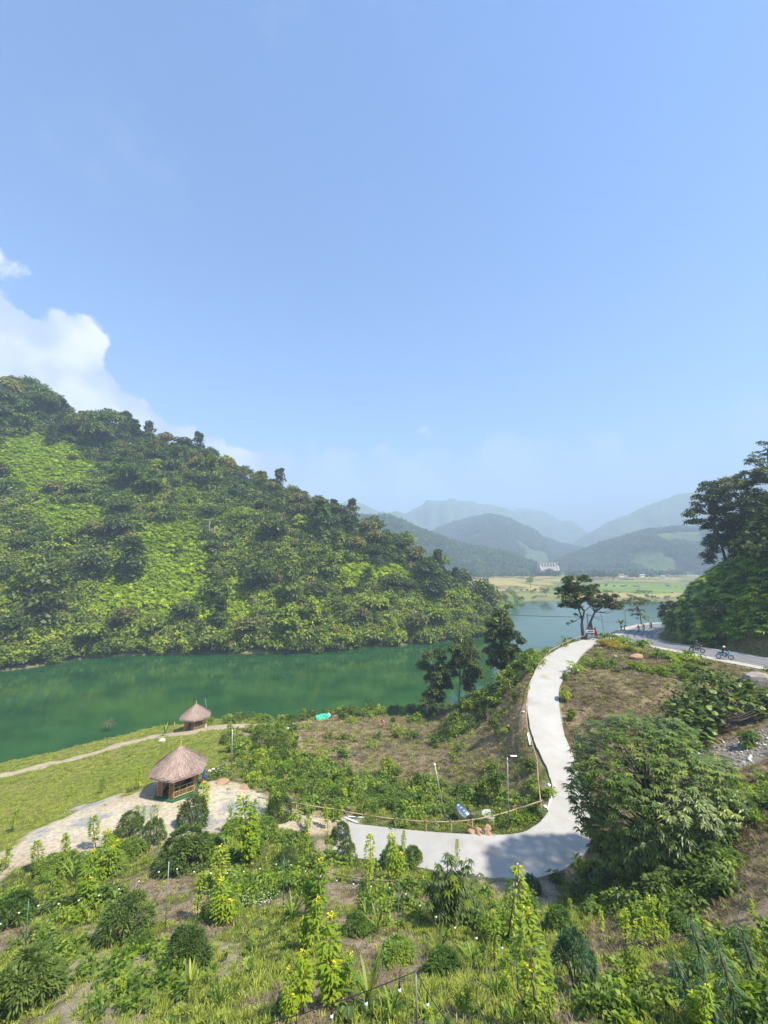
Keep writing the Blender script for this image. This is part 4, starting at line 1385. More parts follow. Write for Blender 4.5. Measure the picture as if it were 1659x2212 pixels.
clear = (np.hypot(bx - w1_[0], by - w1_[1]) > 3.2) & (np.hypot(bx - w2_[0], by - w2_[1] + 1) > 3.5)
ks = np.where((kb2 | kb3 | kb4) & ~kb & clear)[0]
scatter('bank_undergrowth', np.c_[bx[ks], by[ks], bz[ks] - .05], RNG.uniform(.6, 1.5, len(ks)), RNG.choice(5, len(ks), p=[.3, .3, .1, .1, .2]), small_bush, .25)
# foot of the big trees at lower right: dark low bushes
m_ = 700
bx = RNG.uniform(6, 22, m_); by = RNG.uniform(10, 26, m_); bz = gz(bx, by); qpx, qpy = proj(bx, by, bz)
ks = np.where(in_poly(qpx, qpy, [(1260, 1890), (1420, 1860), (1560, 1760), (1600, 1900), (1520, 2010), (1380, 1990), (1240, 1940)]))[0]
scatter('shaded_undergrowth', np.c_[bx[ks], by[ks], bz[ks] - .05], RNG.uniform(.5, 1.1, len(ks)), RNG.choice([0, 4], len(ks)), small_bush, .25)

# ================================================================ BUILT THINGS
def hit_off(px, py, h, lo=6.0, hi=150.0):
    r = np.array(ray(px, py)); r = r / r[1]
    Y = np.arange(lo, hi, 0.05)
    d = CZ + r[2] * Y - gz(r[0] * Y, Y) - h
    k = np.argmax(d < 0) if (d < 0).any() else len(Y) - 1
    return Vector((r[0] * Y[k], Y[k], float(gz(r[0] * Y[k], Y[k])) + h))


def height_to(base, ytop):
    k = (1106 - ytop) / FPX
    dz = base.y * (SP + k * CP) / (CP - k * SP)
    return CZ + dz - base.z


def g3(x, y, dz=0.0):
    return Vector((x, y, float(gz(x, y)) + dz))


# ---------------------------------------------------------------- thatched huts
def make_hut(loc, rz, label, floor_mat, s=1.0):
    t = empty('thatched_hut', loc, 0.0, label, 'hut', 'thatched huts by the lake')
    t.scale = (s, s, s)
    Rp = 1.55
    ang = [rz + R(60) * k for k in range(6)]
    cor = [Vector((math.cos(a) * Rp, math.sin(a) * Rp, 0)) for a in ang]
    # floor
    mb = MB()
    vs = [(math.cos(a) * 1.85, math.sin(a) * 1.85, z) for z in (-.6, .12) for a in ang]
    mb.add(vs, [tuple(range(6, 12))] + [(k, (k + 1) % 6, 6 + (k + 1) % 6, 6 + k) for k in range(6)])
    mb.build('floor', floor_mat, t)
    # roof: hexagonal cone with a slight sag and drooping eave, covered with thatch strands
    prof = [(0.0, 3.55), (0.35, 3.25), (0.9, 2.88), (1.5, 2.46), (2.05, 2.06), (2.32, 1.80)]
    mb = MB(); V = []
    for r_, z_ in prof:
        for k in range(12):
            a = rz + R(30) * k
            rr = r_ * (1.0 if k % 2 == 0 else 0.895)
            V.append((math.cos(a) * rr, math.sin(a) * rr, z_))
    Fc = [(i * 12 + k, i * 12 + (k + 1) % 12, (i + 1) * 12 + (k + 1) % 12, (i + 1) * 12 + k) for i in range(5) for k in range(12)]
    mb.add(V, Fc)
    mb.add([(x_, y_, z_ - .10) for x_, y_, z_ in V[12:]], [(i * 12 + k, (i + 1) * 12 + k, (i + 1) * 12 + (k + 1) % 12, i * 12 + (k + 1) % 12) for i in range(4) for k in range(12)])
    roof = mb.build('roof', M['thatch'], t)
    a_ = roof.data.attributes.new('tone', 'FLOAT', 'POINT'); a_.data.foreach_set('value', np.full(len(roof.data.vertices), .3, np.float32))
    lv = Leaves(); n_ = 5200
    q = RNG.random(n_) ** 0.6; a = RNG.random(n_) * 6.283
    ph = (a - rz) % R(60)
    hexf = 0.895 + 0.105 * np.abs(ph - R(30)) / R(30)
    rr = q * 2.2
    zz = np.interp(rr, [p[0] for p in prof], [p[1] for p in prof]) + 0.02 + RNG.random(n_) * .02
    P_ = np.stack([np.cos(a) * rr * hexf, np.sin(a) * rr * hexf, zz], 1)
    slope = np.interp(rr, [0, .35, 1, 2.3], [-.9, -.75, -.72, -.85])
    D = np.stack([np.cos(a), np.sin(a), slope], 1) + RNG.normal(0, .06, (n_, 3))
    Nn = np.stack([-slope * np.cos(a), -slope * np.sin(a), np.ones(n_)], 1)
    lv.add(P_, D, Nn, np.where(q > .9, .2, .38) * (0.7 + .6 * RNG.random(n_)), .035, .02, 1, np.clip(RNG.random(n_) * .7 + .3 * RNG.random(n_), 0, 1), 0.1)
    st = lv.build('thatch_strand', M['thatch'], roof, 'stuff')
    mb = MB(); mb.tube([(0, 0, 3.45), (0, 0, 3.75)], [.09, .06], 8); mb.ball((0, 0, 3.80), .08); mb.tube([(0, 0, 3.86), (0, 0, 3.98)], [.05, .07], 8)
    mb.build('finial', M['bamboo_yellow'], t)
    # corner posts, each with a ladder of short bamboo pieces beside it
    for k in range(6):
        c = cor[k]
        nx_ = (cor[(k + 1) % 6] - c).normalized()
        pv_ = (cor[(k - 1) % 6] - c).normalized()
        mb = MB(); mb.tube([c + Vector((0, 0, .1)), c + Vector((0, 0, 2.35))], .065, 8)
        post = mb.build('post', M['bamboo_orange'], t)
        open_sides = ([pv_] if k == 0 else []) + ([nx_] if k == 5 else [])
        for dv in open_sides:
            e = c + dv * .42
            mb = MB(); mb.tube([e + Vector((0, 0, .1)), e + Vector((0, 0, 2.3))], .04, 7); mb.build('side_pole', M['bamboo_orange'], post)
            for z_ in np.arange(.2, 2.2, .125):
                mb = MB(); mb.tube([c + Vector((0, 0, z_)), e + Vector((0, 0, z_))], .034, 6)
                mb.build('rung', M['bamboo_orange'], post)
    # railings on five sides, the way in between corners 5 and 0
    for k in range(5):
        a0, b0 = cor[k], cor[k + 1]
        rl = MB()
        for z_ in (.22, .62, .92):
            rl.tube([a0.lerp(b0, .04) + Vector((0, 0, z_)), a0.lerp(b0, .96) + Vector((0, 0, z_))], .034, 6)
        rail = rl.build('railing', M['bamboo_yellow'], t)
        for j in range(1, 14):
            p = a0.lerp(b0, j / 14)
            mb = MB(); mb.tube([p + Vector((0, 0, .24)), p + Vector((0, 0, .90 if j in (4, 9) else .62))], .03 if j in (4, 9) else .018, 5)
            mb.build('baluster', M['bamboo_yellow'], rail)
        mb = MB(); mb.tube([a0 + Vector((0, 0, 2.15)), b0 + Vector((0, 0, 2.15))], .05, 6); mb.build('beam', M['bamboo_orange'], t)
        bm_ = MB()
        i0, i1 = a0 * .8, b0 * .8
        bm_.box((i0 + i1) / 2 + Vector((0, 0, .50)), ((i1 - i0).length * .9, .3, .05), math.atan2((i1 - i0).y, (i1 - i0).x))
        bm_.box((i0 + i1) / 2 + Vector((0, 0, .30)), ((i1 - i0).length * .7, .06, .36), math.atan2((i1 - i0).y, (i1 - i0).x))
        bm_.build('bench', M['bamboo'], t)
    mb = MB(); mb.tube([cor[5] + Vector((0, 0, 2.15)), cor[0] + Vector((0, 0, 2.15))], .05, 6); mb.build('beam', M['bamboo_orange'], t)
    tb = MB(); tb.tube([(0, 0, .12), (0, 0, .68)], .12, 8); tb.tube([(0, 0, .68), (0, 0, .73)], .5, 14); tb.build('table', M['bamboo'], t)
    return t


h1 = hit(382, 1712)
h1z = float(gz(h1.x, h1.y))
HUT1 = Vector((h1.x, h1.y + .2, h1z + .05))
make_hut(HUT1, R(-76), 'larger thatched hut with bamboo railing at the edge of the gravel yard', M['green_floor'], 1.0)
h2 = hit(421, 1574)
HUT2 = Vector((h2.x, h2.y, h2.z + .05))
make_hut(HUT2, R(-70), 'smaller-looking sunlit thatched hut on the bare lake shore', M['concrete'], 1.02)


# ---------------------------------------------------------------- people
def person_mesh(J, mats_idx, name):
    """one continuous skinned figure from joints; returns mesh with region materials"""
    order = ['pelvis', 'spine', 'chest', 'neck', 'head', 'crown']
    verts = [J[k] for k in order]; rad = [.125, .115, .13, .055, .095, .07]
    E = [(0, 1), (1, 2), (2, 3), (3, 4), (4, 5)]
    reg = ['trousers', 'shirt', 'shirt', 'skin', 'skin', 'skin']

    def add(p, r_, parent, rg):
        verts.append(p); rad.append(r_); reg.append(rg); E.append((parent, len(verts) - 1)); return len(verts) - 1
    # nose
    h = Vector(J['head']); fw = Vector(J.get('face', (0, 1, 0)))
    add(h + fw * .115, .018, 4, 'skin')
    for s in ('L', 'R'):
        a = add(J['shoulder' + s], .062, 2, 'shirt'); a = add(J['elbow' + s], .046, a, 'shirt'); a = add(J['wrist' + s], .030, a, 'skin')
        w = Vector(J['wrist' + s]); d = (w - Vector(J['elbow' + s])).normalized()
        side = d.cross(Vector((0, 0, 1))); side = side.normalized() if side.length > .1 else Vector((1, 0, 0))
        palm = add(w + d * .07, .028, a, 'skin')
        for q, l in zip((-1.2, -.4, .4, 1.2), (.075, .09, .085, .065)):
            add(w + d * (.07 + l) + side * .017 * q + Vector((0, 0, -.012)), .009, palm, 'skin')
        add(w + d * .08 + side * .05, .01, a, 'skin')
        a = add(J['hip' + s], .095, 0, 'trousers'); a = add(J['knee' + s], .064, a, 'trousers'); a = add(J['ankle' + s], .042, a, 'trousers'); add(J['toe' + s], .035, a, 'shoe')
    me = bpy.data.meshes.new(name + '_cage')
    me.from_pydata([tuple(v) for v in verts], E, [])
    o = bpy.data.objects.new(name + '_cage', me); COL.objects.link(o)
    o.modifiers.new('skin', 'SKIN'); sb = o.modifiers.new('sub', 'SUBSURF'); sb.levels = 1
    for i, r_ in enumerate(rad): me.skin_vertices[0].data[i].radius = (r_, r_)
    me.skin_vertices[0].data[0].use_root = True
    bpy.context.view_layer.update()
    dg = bpy.context.evaluated_depsgraph_get()
    res = bpy.data.meshes.new_from_object(o.evaluated_get(dg))
    bpy.data.objects.remove(o)
    VV = np.array([tuple(v) for v in verts])
    names = ['shirt', 'trousers', 'skin', 'shoe']
    for p in res.polygons:
        c = np.array(p.center)
        best, rg = 1e9, 'shirt'
        for (i, j) in E:
            a, b = VV[i], VV[j]; ab = b - a
            t_ = np.clip(np.dot(c - a, ab) / (np.dot(ab, ab) + 1e-9), 0, 1)
            d_ = np.linalg.norm(c - a - ab * t_) - (rad[i] * (1 - t_) + rad[j] * t_)
            if d_ < best: best, rg = d_, (reg[j] if t_ > (0.5 if reg[j] != reg[i] else -1) else reg[i])
        p.material_index = names.index(rg)
        p.use_smooth = True
    res.materials.clear()
    return res


def J_stand():
    return dict(pelvis=(0, 0, .93), spine=(0, 0, 1.10), chest=(0, 0, 1.28), neck=(0, .01, 1.44), head=(0, .03, 1.56), crown=(0, .02, 1.63),
                shoulderL=(-.18, 0, 1.37), elbowL=(-.23, .02, 1.10), wristL=(-.22, .16, .90), shoulderR=(.18, 0, 1.37), elbowR=(.23, .03, 1.10), wristR=(.20, .20, .92),
                hipL=(-.09, 0, .86), kneeL=(-.10, .03, .48), ankleL=(-.10, -.02, .09), toeL=(-.11, .13, .04), hipR=(.09, 0, .86), kneeR=(.11, .06, .48), ankleR=(.12, .04, .09), toeR=(.13, .19, .04))


def J_ride():
    return dict(pelvis=(0, -.18, .88), spine=(0, -.14, 1.04), chest=(0, -.06, 1.20), neck=(0, 0, 1.36), head=(0, .05, 1.48), crown=(0, .05, 1.55),
                shoulderL=(-.18, -.02, 1.28), elbowL=(-.28, .18, 1.08), wristL=(-.30, .40, 1.03), shoulderR=(.18, -.02, 1.28), elbowR=(.28, .18, 1.08), wristR=(.30, .40, 1.03),
                hipL=(-.10, -.14, .84), kneeL=(-.21, .22, .74), ankleL=(-.17, .08, .34), toeL=(-.18, .22, .29), hipR=(.10, -.14, .84), kneeR=(.21, .22, .74), ankleR=(.17, .08, .34), toeR=(.18, .22, .29))


def J_bend():
    return dict(pelvis=(0, -.12, .88), spine=(0, .02, .98), chest=(0, .20, 1.06), neck=(0, .34, 1.10), head=(0, .45, 1.08), crown=(0, .51, 1.10), face=(0, .7, -.7),
                shoulderL=(-.18, .26, 1.06), elbowL=(-.24, .32, .80), wristL=(-.14, .46, .58), shoulderR=(.18, .26, 1.06), elbowR=(.22, .36, .80), wristR=(.08, .50, .56),
                hipL=(-.10, -.10, .82), kneeL=(-.16, .06, .46), ankleL=(-.18, -.06, .09), toeL=(-.20, .08, .04), hipR=(.10, -.10, .82), kneeR=(.14, .08, .46), ankleR=(.18, .02, .09), toeR=(.20, .16, .04))


def J_sit():
    return dict(pelvis=(0, 0, .50), spine=(0, 0, .68), chest=(0, .03, .86), neck=(0, .06, 1.01), head=(0, .10, 1.13), crown=(0, .10, 1.20),
                shoulderL=(-.18, .03, .94), elbowL=(-.23, .12, .70), wristL=(-.14, .32, .62), shoulderR=(.18, .03, .94), elbowR=(.23, .12, .70), wristR=(.14, .32, .62),
                hipL=(-.10, .02, .47), kneeL=(-.12, .42, .48), ankleL=(-.12, .40, .09), toeL=(-.12, .54, .04), hipR=(.10, .02, .47), kneeR=(.12, .42, .48), ankleR=(.12, .40, .09), toeR=(.12, .54, .04))


def make_person(J, loc, rz, shirt, trousers, label, head='hair', headmat=None, group=None, name='person'):
    me = person_mesh(J, None, 'person')
    for m_ in (shirt, trousers, M['skin'], M['black']): me.materials.append(m_)
    o = obj('person', me, None, None, loc, (0, 0, rz)); tag(o, label, 'person', group)
    h = Vector(J['head'])
    fw = Vector(J.get('face', (0, 1, 0)))
    if head == 'helmet':
        mb = MB(); mb.ball(h + Vector((0, -.015, .035)), .135, 12, 8, sq=(.95, 1.08, .95)); hl = mb.build('helmet', headmat, o, True)
        mb = MB(); mb.ball(h + Vector((0, .05, .01)), .112, 10, 6, sq=(.9, .9, .55)); mb.build('visor', M['glass_dark'], hl, True)
    elif head == 'hat':
        mb = MB(); mb.tube([h + Vector((0, 0, .06)), h + Vector((0, 0, .2))], [.26, .02], 14); mb.build('conical_hat', headmat, o)
    else:
        mb = MB(); mb.ball(h - fw * .02 + Vector((0, -.02, .05)), .108, 10, 7, sq=(1, 1.05, .85)); mb.build('hair', M['hair'], o, True)
    return o


# ---------------------------------------------------------------- motorcycles (forward is +Y)
def make_bike(loc, rz, body, label):
    t = empty('motorcycle', loc, rz, label, 'motorcycle', 'motorcycles riding along the asphalt road')
    for y_ in (.62, -.60):
        mb = MB(); mb.torus((0, y_, .29), .25, .045, 'X', 20, 7); w = mb.build('wheel', M['rubber'], t, True)
        mb = MB(); mb.torus((0, y_, .29), .205, .014, 'X', 18, 5); mb.tube([(-.05, y_, .29), (.05, y_, .29)], .04, 8)
        for k in range(9):
            a = k * 6.283 / 9; mb.tube([(0, y_, .29), (0, y_ + math.cos(a) * .2, .29 + math.sin(a) * .2)], .006, 4)
        mb.build('rim', M['steel'], w, True)
    mb = MB(); mb.tube([(0, -.55, .62), (0, -.1, .50), (0, .15, .42), (0, .36, .62), (0, .42, .88)], [.04, .045, .045, .04, .035], 7)
    for s in (-1, 1):
        mb.tube([(s * .05, -.60, .29), (s * .06, -.1, .42)], .022, 6)
    mb.build('frame', M['black'], t, True)
    mb = MB()
    for s in (-1, 1): mb.tube([(s * .075, .62, .29), (s * .07, .50, .62), (s * .05, .42, .86)], .022, 6)
    mb.build('fork', M['steel'], t, True)
    mb = MB(); mb.ball((0, -.02, .40), .15, 10, 6, sq=(.7, 1.2, .75)); mb.tube([(.08, .05, .38), (.10, .14, .42)], .06, 8); mb.build('engine', M['galvanised'], t, True)
    mb = MB(); mb.tube([(.12, .1, .30), (.14, -.2, .24), (.15, -.75, .36)], [.025, .035, .05], 8); mb.build('exhaust', M['steel'], t, True)
    mb = MB(); mb.ball((0, -.30, .79), .2, 12, 6, sq=(.62, 1.9, .32)); mb.build('seat', M['black'], t, True)
    # fairing: leg shields, tail, front mudguard, headlight housing
    mb = MB()
    for s in (-1, 1):
        mb.add([(s * .10, .44, .92), (s * .24, .40, .80), (s * .22, .34, .42), (s * .08, .36, .38), (s * .04, .50, .88), (s * .05, .46, .45)],
               [(0, 1, 2, 3), (0, 4, 1), (4, 5, 2, 1), (5, 3, 2), (0, 3, 5, 4)])
    mb.ball((0, .46, .84), .11, 10, 6, sq=(1, .8, 1.3))
    mb.build('leg_shield', body, t)
    mb = MB(); mb.ball((0, -.50, .66), .16, 10, 6, sq=(.85, 1.9, .7)); mb.tube([(0, -.15, .64), (0, .2, .48)], [.10, .07], 8); mb.build('body_panel', body, t, True)
    mb = MB()
    for k in range(7):
        a0_, a1_ = R(35 + k * 18), R(53 + k * 18)
        p = [(s * .06, .62 + math.cos(a) * .32, .29 + math.sin(a) * .32) for a in (a0_, a1_) for s in (-1, 1)]
        q = [(s * .06, .62 + math.cos(a) * .305, .29 + math.sin(a) * .305) for a in (a0_, a1_) for s in (-1, 1)]
        mb.add(p + q, [(0, 1, 3, 2), (4, 6, 7, 5), (0, 2, 6, 4), (1, 5, 7, 3)])
    mb.build('mudguard', body, t)
    mb = MB(); mb.ball((0, .47, .98), .10, 12, 7, sq=(1.2, .9, .8)); hd = mb.build('handlebar_cowl', body, t, True)
    mb = MB(); mb.ball((0, .55, .98), .065, 10, 6, sq=(1.1, .5, .9)); mb.build('headlight', M['bulb'], t, True)
    mb = MB(); mb.tube([(-.32, .38, 1.02), (-.16, .44, 1.0), (.16, .44, 1.0), (.32, .38, 1.02)], .017, 6); mb.build('handlebar', M['black'], t, True)
    for s in (-1, 1):
        mb = MB(); mb.tube([(s * .2, .43, 1.0), (s * .26, .42, 1.18)], .007, 5); mb.ball((s * .28, .42, 1.21), .055, 8, 5, sq=(1.2, .3, .8)); mb.build('mirror', M['black'], t, True)
    mb = MB(); mb.box((0, -.80, .70), (.14, .05, .07)); mb.build('tail_light', M['red'], t)
    mb = MB(); mb.box((0, -.84, .55), (.17, .01, .12)); mb.build('number_plate', M['white'], t)
    return t


def road_frame(px, py):
    p = hit(px, py)
    best = min(range(len(ROAD) - 1), key=lambda i: (ROAD[i][0] - p.x) ** 2 + (ROAD[i][1] - p.y) ** 2)
    d = Vector(ROAD[best + 1]) - Vector(ROAD[max(best - 1, 0)])
    z = Vector(ROAD[best]).z
    dd, zz, _, _ = line_dist(np.array([p.x]), np.array([p.y]), ROAD)
    return Vector((p.x, p.y, float(zz[0]) + .035)), d


BIKES = [  # px, py of the wheels' contact, body colour, label, towards the camera?
    (1566, 1427, M['sky_blue'], 'light blue underbone motorcycle nearest the right edge of the road', True, M['navy'], M['navy'], M['white'], 'rider in dark clothes and a white helmet on the light blue motorcycle'),
    (1506, 1412, M['grey_cloth'], 'black motorcycle following the light blue one', True, M['grey_cloth'], M['navy'], M['grey_cloth'], 'rider in grey clothes and a dark helmet on the black motorcycle'),
    (1380, 1367, M['white'], 'motorcycle with a pale front at the outside of the far bend, first of its three', True, M['navy'], M['navy'], M['red'], 'rider in dark clothes on the first motorcycle of the three in the far bend'),
    (1391, 1364, M['white'], 'motorcycle with a pale front in the far bend, middle one of three', True, M['grey_cloth'], M['navy'], M['white'], 'rider in grey on the middle motorcycle of the three in the far bend'),
    (1407, 1359, M['grey_cloth'], 'dark motorcycle farthest back in the bend beside the hill', True, M['navy'], M['black'], M['grey_cloth'], 'rider in black on the farthest motorcycle in the bend'),
]
for (px, py, bm_, lb, tow, sh, tr_, hm, lb2) in BIKES:
    p, d = road_frame(px, py)
    if px > 1450: d = Vector((.86, -.50, 0))
    else: d = -d
    rz = math.atan2(-d.x, d.y)
    make_bike(p, rz, bm_, lb)
    make_person(J_ride(), p, rz, sh, tr_, lb2, 'helmet', hm, 'riders on the asphalt road')

# worker on the mown ground, people at the big hut
p = hit(828, 1571)
make_person(J_bend(), p, R(150), M['pink'], M['black'], 'stooping field worker in a pink top and black trousers on the mown ground', 'hair', None)
p = hit(440, 1702)
make_person(J_stand(), p, R(200), M['blue'], M['navy'], 'person in blue standing with a red bag to the right of the larger hut', 'hair')
mb = MB(); mb.ball((0, 0, 0), .17, 10, 6, sq=(1.1, .7, 1)); mb.torus((0, 0, .18), .08, .012, 'Y', 12, 5)
o = mb.build('bag', M['red'], None, True, p + Vector((.12, -.38, .62))); tag(o, 'red bag held by the person in blue beside the larger hut', 'bag')
o = make_person(J_sit(), HUT1 + Vector((.62, .55, .08)), R(160), M['black'], M['black'], 'person in black seated inside the larger hut behind the railing', 'hair')
o = make_person(J_sit(), HUT1 + Vector((-.35, 1.0, .08)), R(200), M['white'], M['black'], 'person in a white top and black trousers seated inside the larger hut', 'hair')

# ---------------------------------------------------------------- bamboo railing along the lane
RAIL = [(560, 1722), (640, 1735), (720, 1748), (788, 1760), (855, 1770), (920, 1775), (975, 1776), (1020, 1771), (1065, 1763), (1115, 1748), (1168, 1731), (1163, 1690), (1160, 1642), (1149, 1602), (1138, 1565), (1137, 1520),
        (1144, 1475), (1164, 1434), (1187, 1406), (1215, 1390), (1245, 1377), (1278, 1369)]
rt = empty('bamboo_railing', hit_off(560, 1722, 0), 0, 'thin bamboo pole railing running along the outer edge of the concrete lane', 'railing')
tops = [hit_off(a, b, 0.85) - rt.location for a, b in RAIL]
for i, p in enumerate(tops):
    mb = MB(); mb.tube([p + Vector((0, 0, -1.1)), p + Vector((.01, 0, .07))], [.04, .035], 6); mb.build('post', M['bamboo'], rt, True)
    if i < len(tops) - 1:
        q = tops[i + 1]; m_ = (p + q) / 2 + Vector((0, 0, -.03 * (p - q).length * .3))
        mb = MB(); mb.tube([p + (p - q).normalized() * .15, m_, q + (q - p).normalized() * .15], [.042, .038, .030], 6); mb.build('rail', M['bamboo'], rt, True)


def plank(px0, py0, px1, py1, label, w=.22, mat=None, name='plank', cat='plank', th=.04, lift=.05):
    a, b = hit(px0, py0) + Vector((0, 0, lift)), hit(px1, py1) + Vector((0, 0, lift))
    c = (a + b) / 2; d = b - a
    q = d.to_track_quat('X', 'Z').to_matrix()
    mb = MB(); mb.box((0, 0, 0), (d.length, w, th), rot=q)
    o = mb.build(name, mat or M['white'], None, False, c); tag(o, label, cat); return o


plank(1187, 1752, 1197, 1712, 'long white board lying along the inner corner of the lane', .3)
plank(745, 1768, 775, 1780, 'white board lying at the left end of the concrete lane', .16)
plank(752, 1766, 787, 1768, 'thin white board lying behind the other at the left end of the lane', .10)
plank(1139, 1530, 1142, 1505, 'pale board standing on edge against the outer side of the lane', .12, th=.2)
plank(1140, 1585, 1146, 1612, 'pale board lying outside the railing below the straight of the lane', .16, th=.1)
plank(895, 1768, 948, 1784, 'thin bamboo pole lying in the grass by the lane', .06, M['bamboo'], 'fallen_pole', 'pole', .06)
plank(1012, 1790, 1045, 1806, 'short bamboo pole lying across the orange rocks', .06, M['bamboo'], 'fallen_pole', 'pole', .06, .2)


def pole(name, top, base, r0, mat, label, cat='pole', group=None, over=None):
    b = hit(*base)
    h = height_to(b, top[1])
    k = at_y(top[0], top[1], b.y)
    t = empty(name, b, 0, label, cat, group)
    mb = MB(); mb.tube([(0, 0, -.4), (k.x - b.x, 0, h)], [r0, r0 * .8], 8); mb.build('shaft', mat, t, True)
    return t, Vector((k.x - b.x, 0, h)), b


t, tp_, b = pole('metal_pole', (502, 1572), (500, 1668), .06, M['galvanised'], 'grey metal pole standing on the grass right of the larger hut')
mb = MB(); mb.box(tp_, (.22, .12, .12)); mb.build('cap', M['galvanised'], t)
t, tp_, b = pole('metal_pole', (939, 1652), (966, 1778), .045, M['galvanised'], 'leaning grey pole with a white lamp head beside the steel tank')
mb = MB(); mb.ball(tp_, .10, 8, 6); mb.build('lamp_head', M['white'], t, True)
pole_b_top = b + tp_
t, tp_, b = pole('solar_street_lamp', (1096, 1636), (1099, 1792), .04, M['galvanised'], 'thin street lamp with a flat solar panel arm beside the lane', 'lamp')
mb = MB(); mb.tube([tp_, tp_ + Vector((.32, 0, .05))], .025, 6); mb.build('arm', M['black'], t, True)
mb = MB(); mb.box(tp_ + Vector((.42, 0, .06)), (.55, .30, .05)); pn = mb.build('lamp_housing', M['black'], t)
mb = MB(); mb.box(tp_ + Vector((.42, 0, .09)), (.42, .2, .012)); mb.build('solar_panel', M['bulb'], pn)
t, tp_, b = pole('metal_pole', (443, 1508), (452, 1562), .06, M['green_metal'], 'pale green pole at the water behind the hut on the shore')
t, tp_, b = pole('stake', (377, 1560), (377, 1572), .06, M['bamboo_yellow'], 'short wooden stake beside the path to the shore hut', 'stake')

# steel tank, well ring, hose
p = hit(1003, 1775)
t = empty('steel_tank', p + Vector((0, 0, .42)), 0, 'shiny stainless steel water tank lying on its side in the grass', 'tank')
ax = Vector((.55, -.95, -.12)).normalized()
mb = MB(); mb.tube([-ax * .78, -ax * .74, -ax * .70, ax * .45, ax * .49, ax * .62], [.20, .34, .40, .40, .34, .18], 20); mb.build('shell', M['steel'], t, True)
for k in (-.55, -.25, .05, .33):
    q = ax.to_track_quat('Z', 'Y').to_matrix()
    mb = MB(); mb.torus((0, 0, 0), .402, .012, 'Z', 20, 5)
    mb.v = [tuple(q @ Vector(v) + ax * k) for v in mb.v]; mb.build('hoop', M['steel'], t, True)
q = ax.to_track_quat('Z', 'Y').to_matrix()
mb = MB(); mb.box(q @ Vector((0, -.405, -.1)), (.5, .32, .02), rot=q @ Matrix.Rotation(R(90), 3, 'X')); mb.build('label_plate', M['plastic_dark'], t)
mb = MB(); mb.tube([ax * .55, ax * .72], .12, 12); mb.build('lid', M['steel'], t, True)
p = hit(1057, 1774)
mb = MB(); mb.tube([(0, 0, -.2), (0, 0, .45)], .52, 20); mb.torus((0, 0, .45), .48, .05, 'Z', 20, 6)
o = mb.build('concrete_well_ring', M['concrete'], None, False, p); tag(o, 'grey concrete well ring half sunk in the grass behind the railing', 'well ring')
p = hit(950, 1752)
mb = MB()
for k in range(4): mb.torus((k * .02, 0, .35 + k * .05), .5 - k * .03, .025, 'Y', 22, 6)
o = mb.build('hose_coil', M['rubber'], None, True, p); tag(o, 'coil of black hose standing in the grass left of the steel tank', 'hose')
p0, p1 = hit(1010, 1778) + Vector((0, 0, .1)), hit(1056, 1780) + Vector((0, 0, .1))
mb = MB(); mb.tube([p0 - p0, (p1 - p0) * .5 + Vector((0, -.35, 0)), p1 - p0], .02, 5); o = mb.build('pipe', M['rubber'], None, True, p0); tag(o, 'thin dark pipe between the steel tank and the well ring', 'pipe')


# ---------------------------------------------------------------- stones
def rock_mesh(name, mat, seed, sub=2, flat=.7):
    mb = MB(); n_, m_ = 10, 7
    rs = random.Random(seed); ks = [(Vector((rs.gauss(0, 1), rs.gauss(0, 1), rs.gauss(0, 1))).normalized(), rs.uniform(.62, .95)) for _ in range(12)]
    mb.ball((0, 0, 0), 1, n_, m_)
    V = []
    for v in mb.v:
        p = Vector(v)
        for d_, c_ in ks:
            q = p.dot(d_)
            if q > c_: p = p - d_ * (q - c_)
        V.append((p.x, p.y, p.z * flat))
    mb.v = V
    me = mb.mesh(name); me.materials.append(mat); return me


RK = [rock_mesh('rock', M['stone'], k) for k in range(4)]
RO = [rock_mesh('rock', M['stone_orange'], 10 + k) for k in range(3)]
RW = [rock_mesh('rock', M['white_stone'], 20 + k) for k in range(3)]


def rock(px, py, wpx, me, label, group=None, name='rock', sink=.3, sc=(1, 1, 1)):
    p = hit(px, py); s = wpx * px_scale(p) / 2
    o = obj(name, me, None, None, p + Vector((0, 0, s * me_h(me) * (.7 - sink))), (0, 0, random.random() * 6)); o.scale = (s * sc[0], s * sc[1], s * sc[2])
    tag(o, label, 'rock', group); return o


def me_h(me): return .7


rock(479, 1692, 34, RO[0], 'flat orange boulder in the grass right of the larger hut', sink=.6, sc=(1, .9, .45))
rock(529, 1703, 26, RO[1], 'smaller brown boulder right of the flat orange one', sink=.6, sc=(1, .9, .45))
rock(350, 1602, 14, RW[0], 'single white boulder on the lawn behind the larger hut')
rock(661, 1663, 18, RK[0], 'grey boulder at the foot of the mown mound', sc=(1, 1, 1.2))
rock(1640, 1480, 62, RK[1], 'large pale boulder at the roadside on the right edge', sink=.35, sc=(1, .8, .9))
rock(1595, 1478, 26, RO[2], 'small brown rock left of the large roadside boulder', sink=.4)
rock(1375, 1422, 40, RO[0], 'orange rock sticking out at the top of the cut slope', sink=.5, sc=(1, .6, .5))
rock(1330, 1421, 12, RK[2], 'small grey rock near the top of the cut slope')
for i, (a, b, w, d) in enumerate([(1018, 1805, 20, 'leftmost orange rock at the edge of the lane bend'), (1033, 1800, 20, 'tall orange rock behind the others at the lane bend'), (1036, 1810, 16, 'middle orange rock at the lane bend'),
                                  (1055, 1808, 18, 'orange rock right of the pole at the lane bend'), (1068, 1811, 14, 'rightmost pale orange rock at the lane bend'), (1052, 1795, 22, 'brown clod of earth behind the rocks at the lane bend')]):
    rock(a, b, w, RO[i % 3], d, 'orange rocks at the edge of the lane bend', sink=.2)
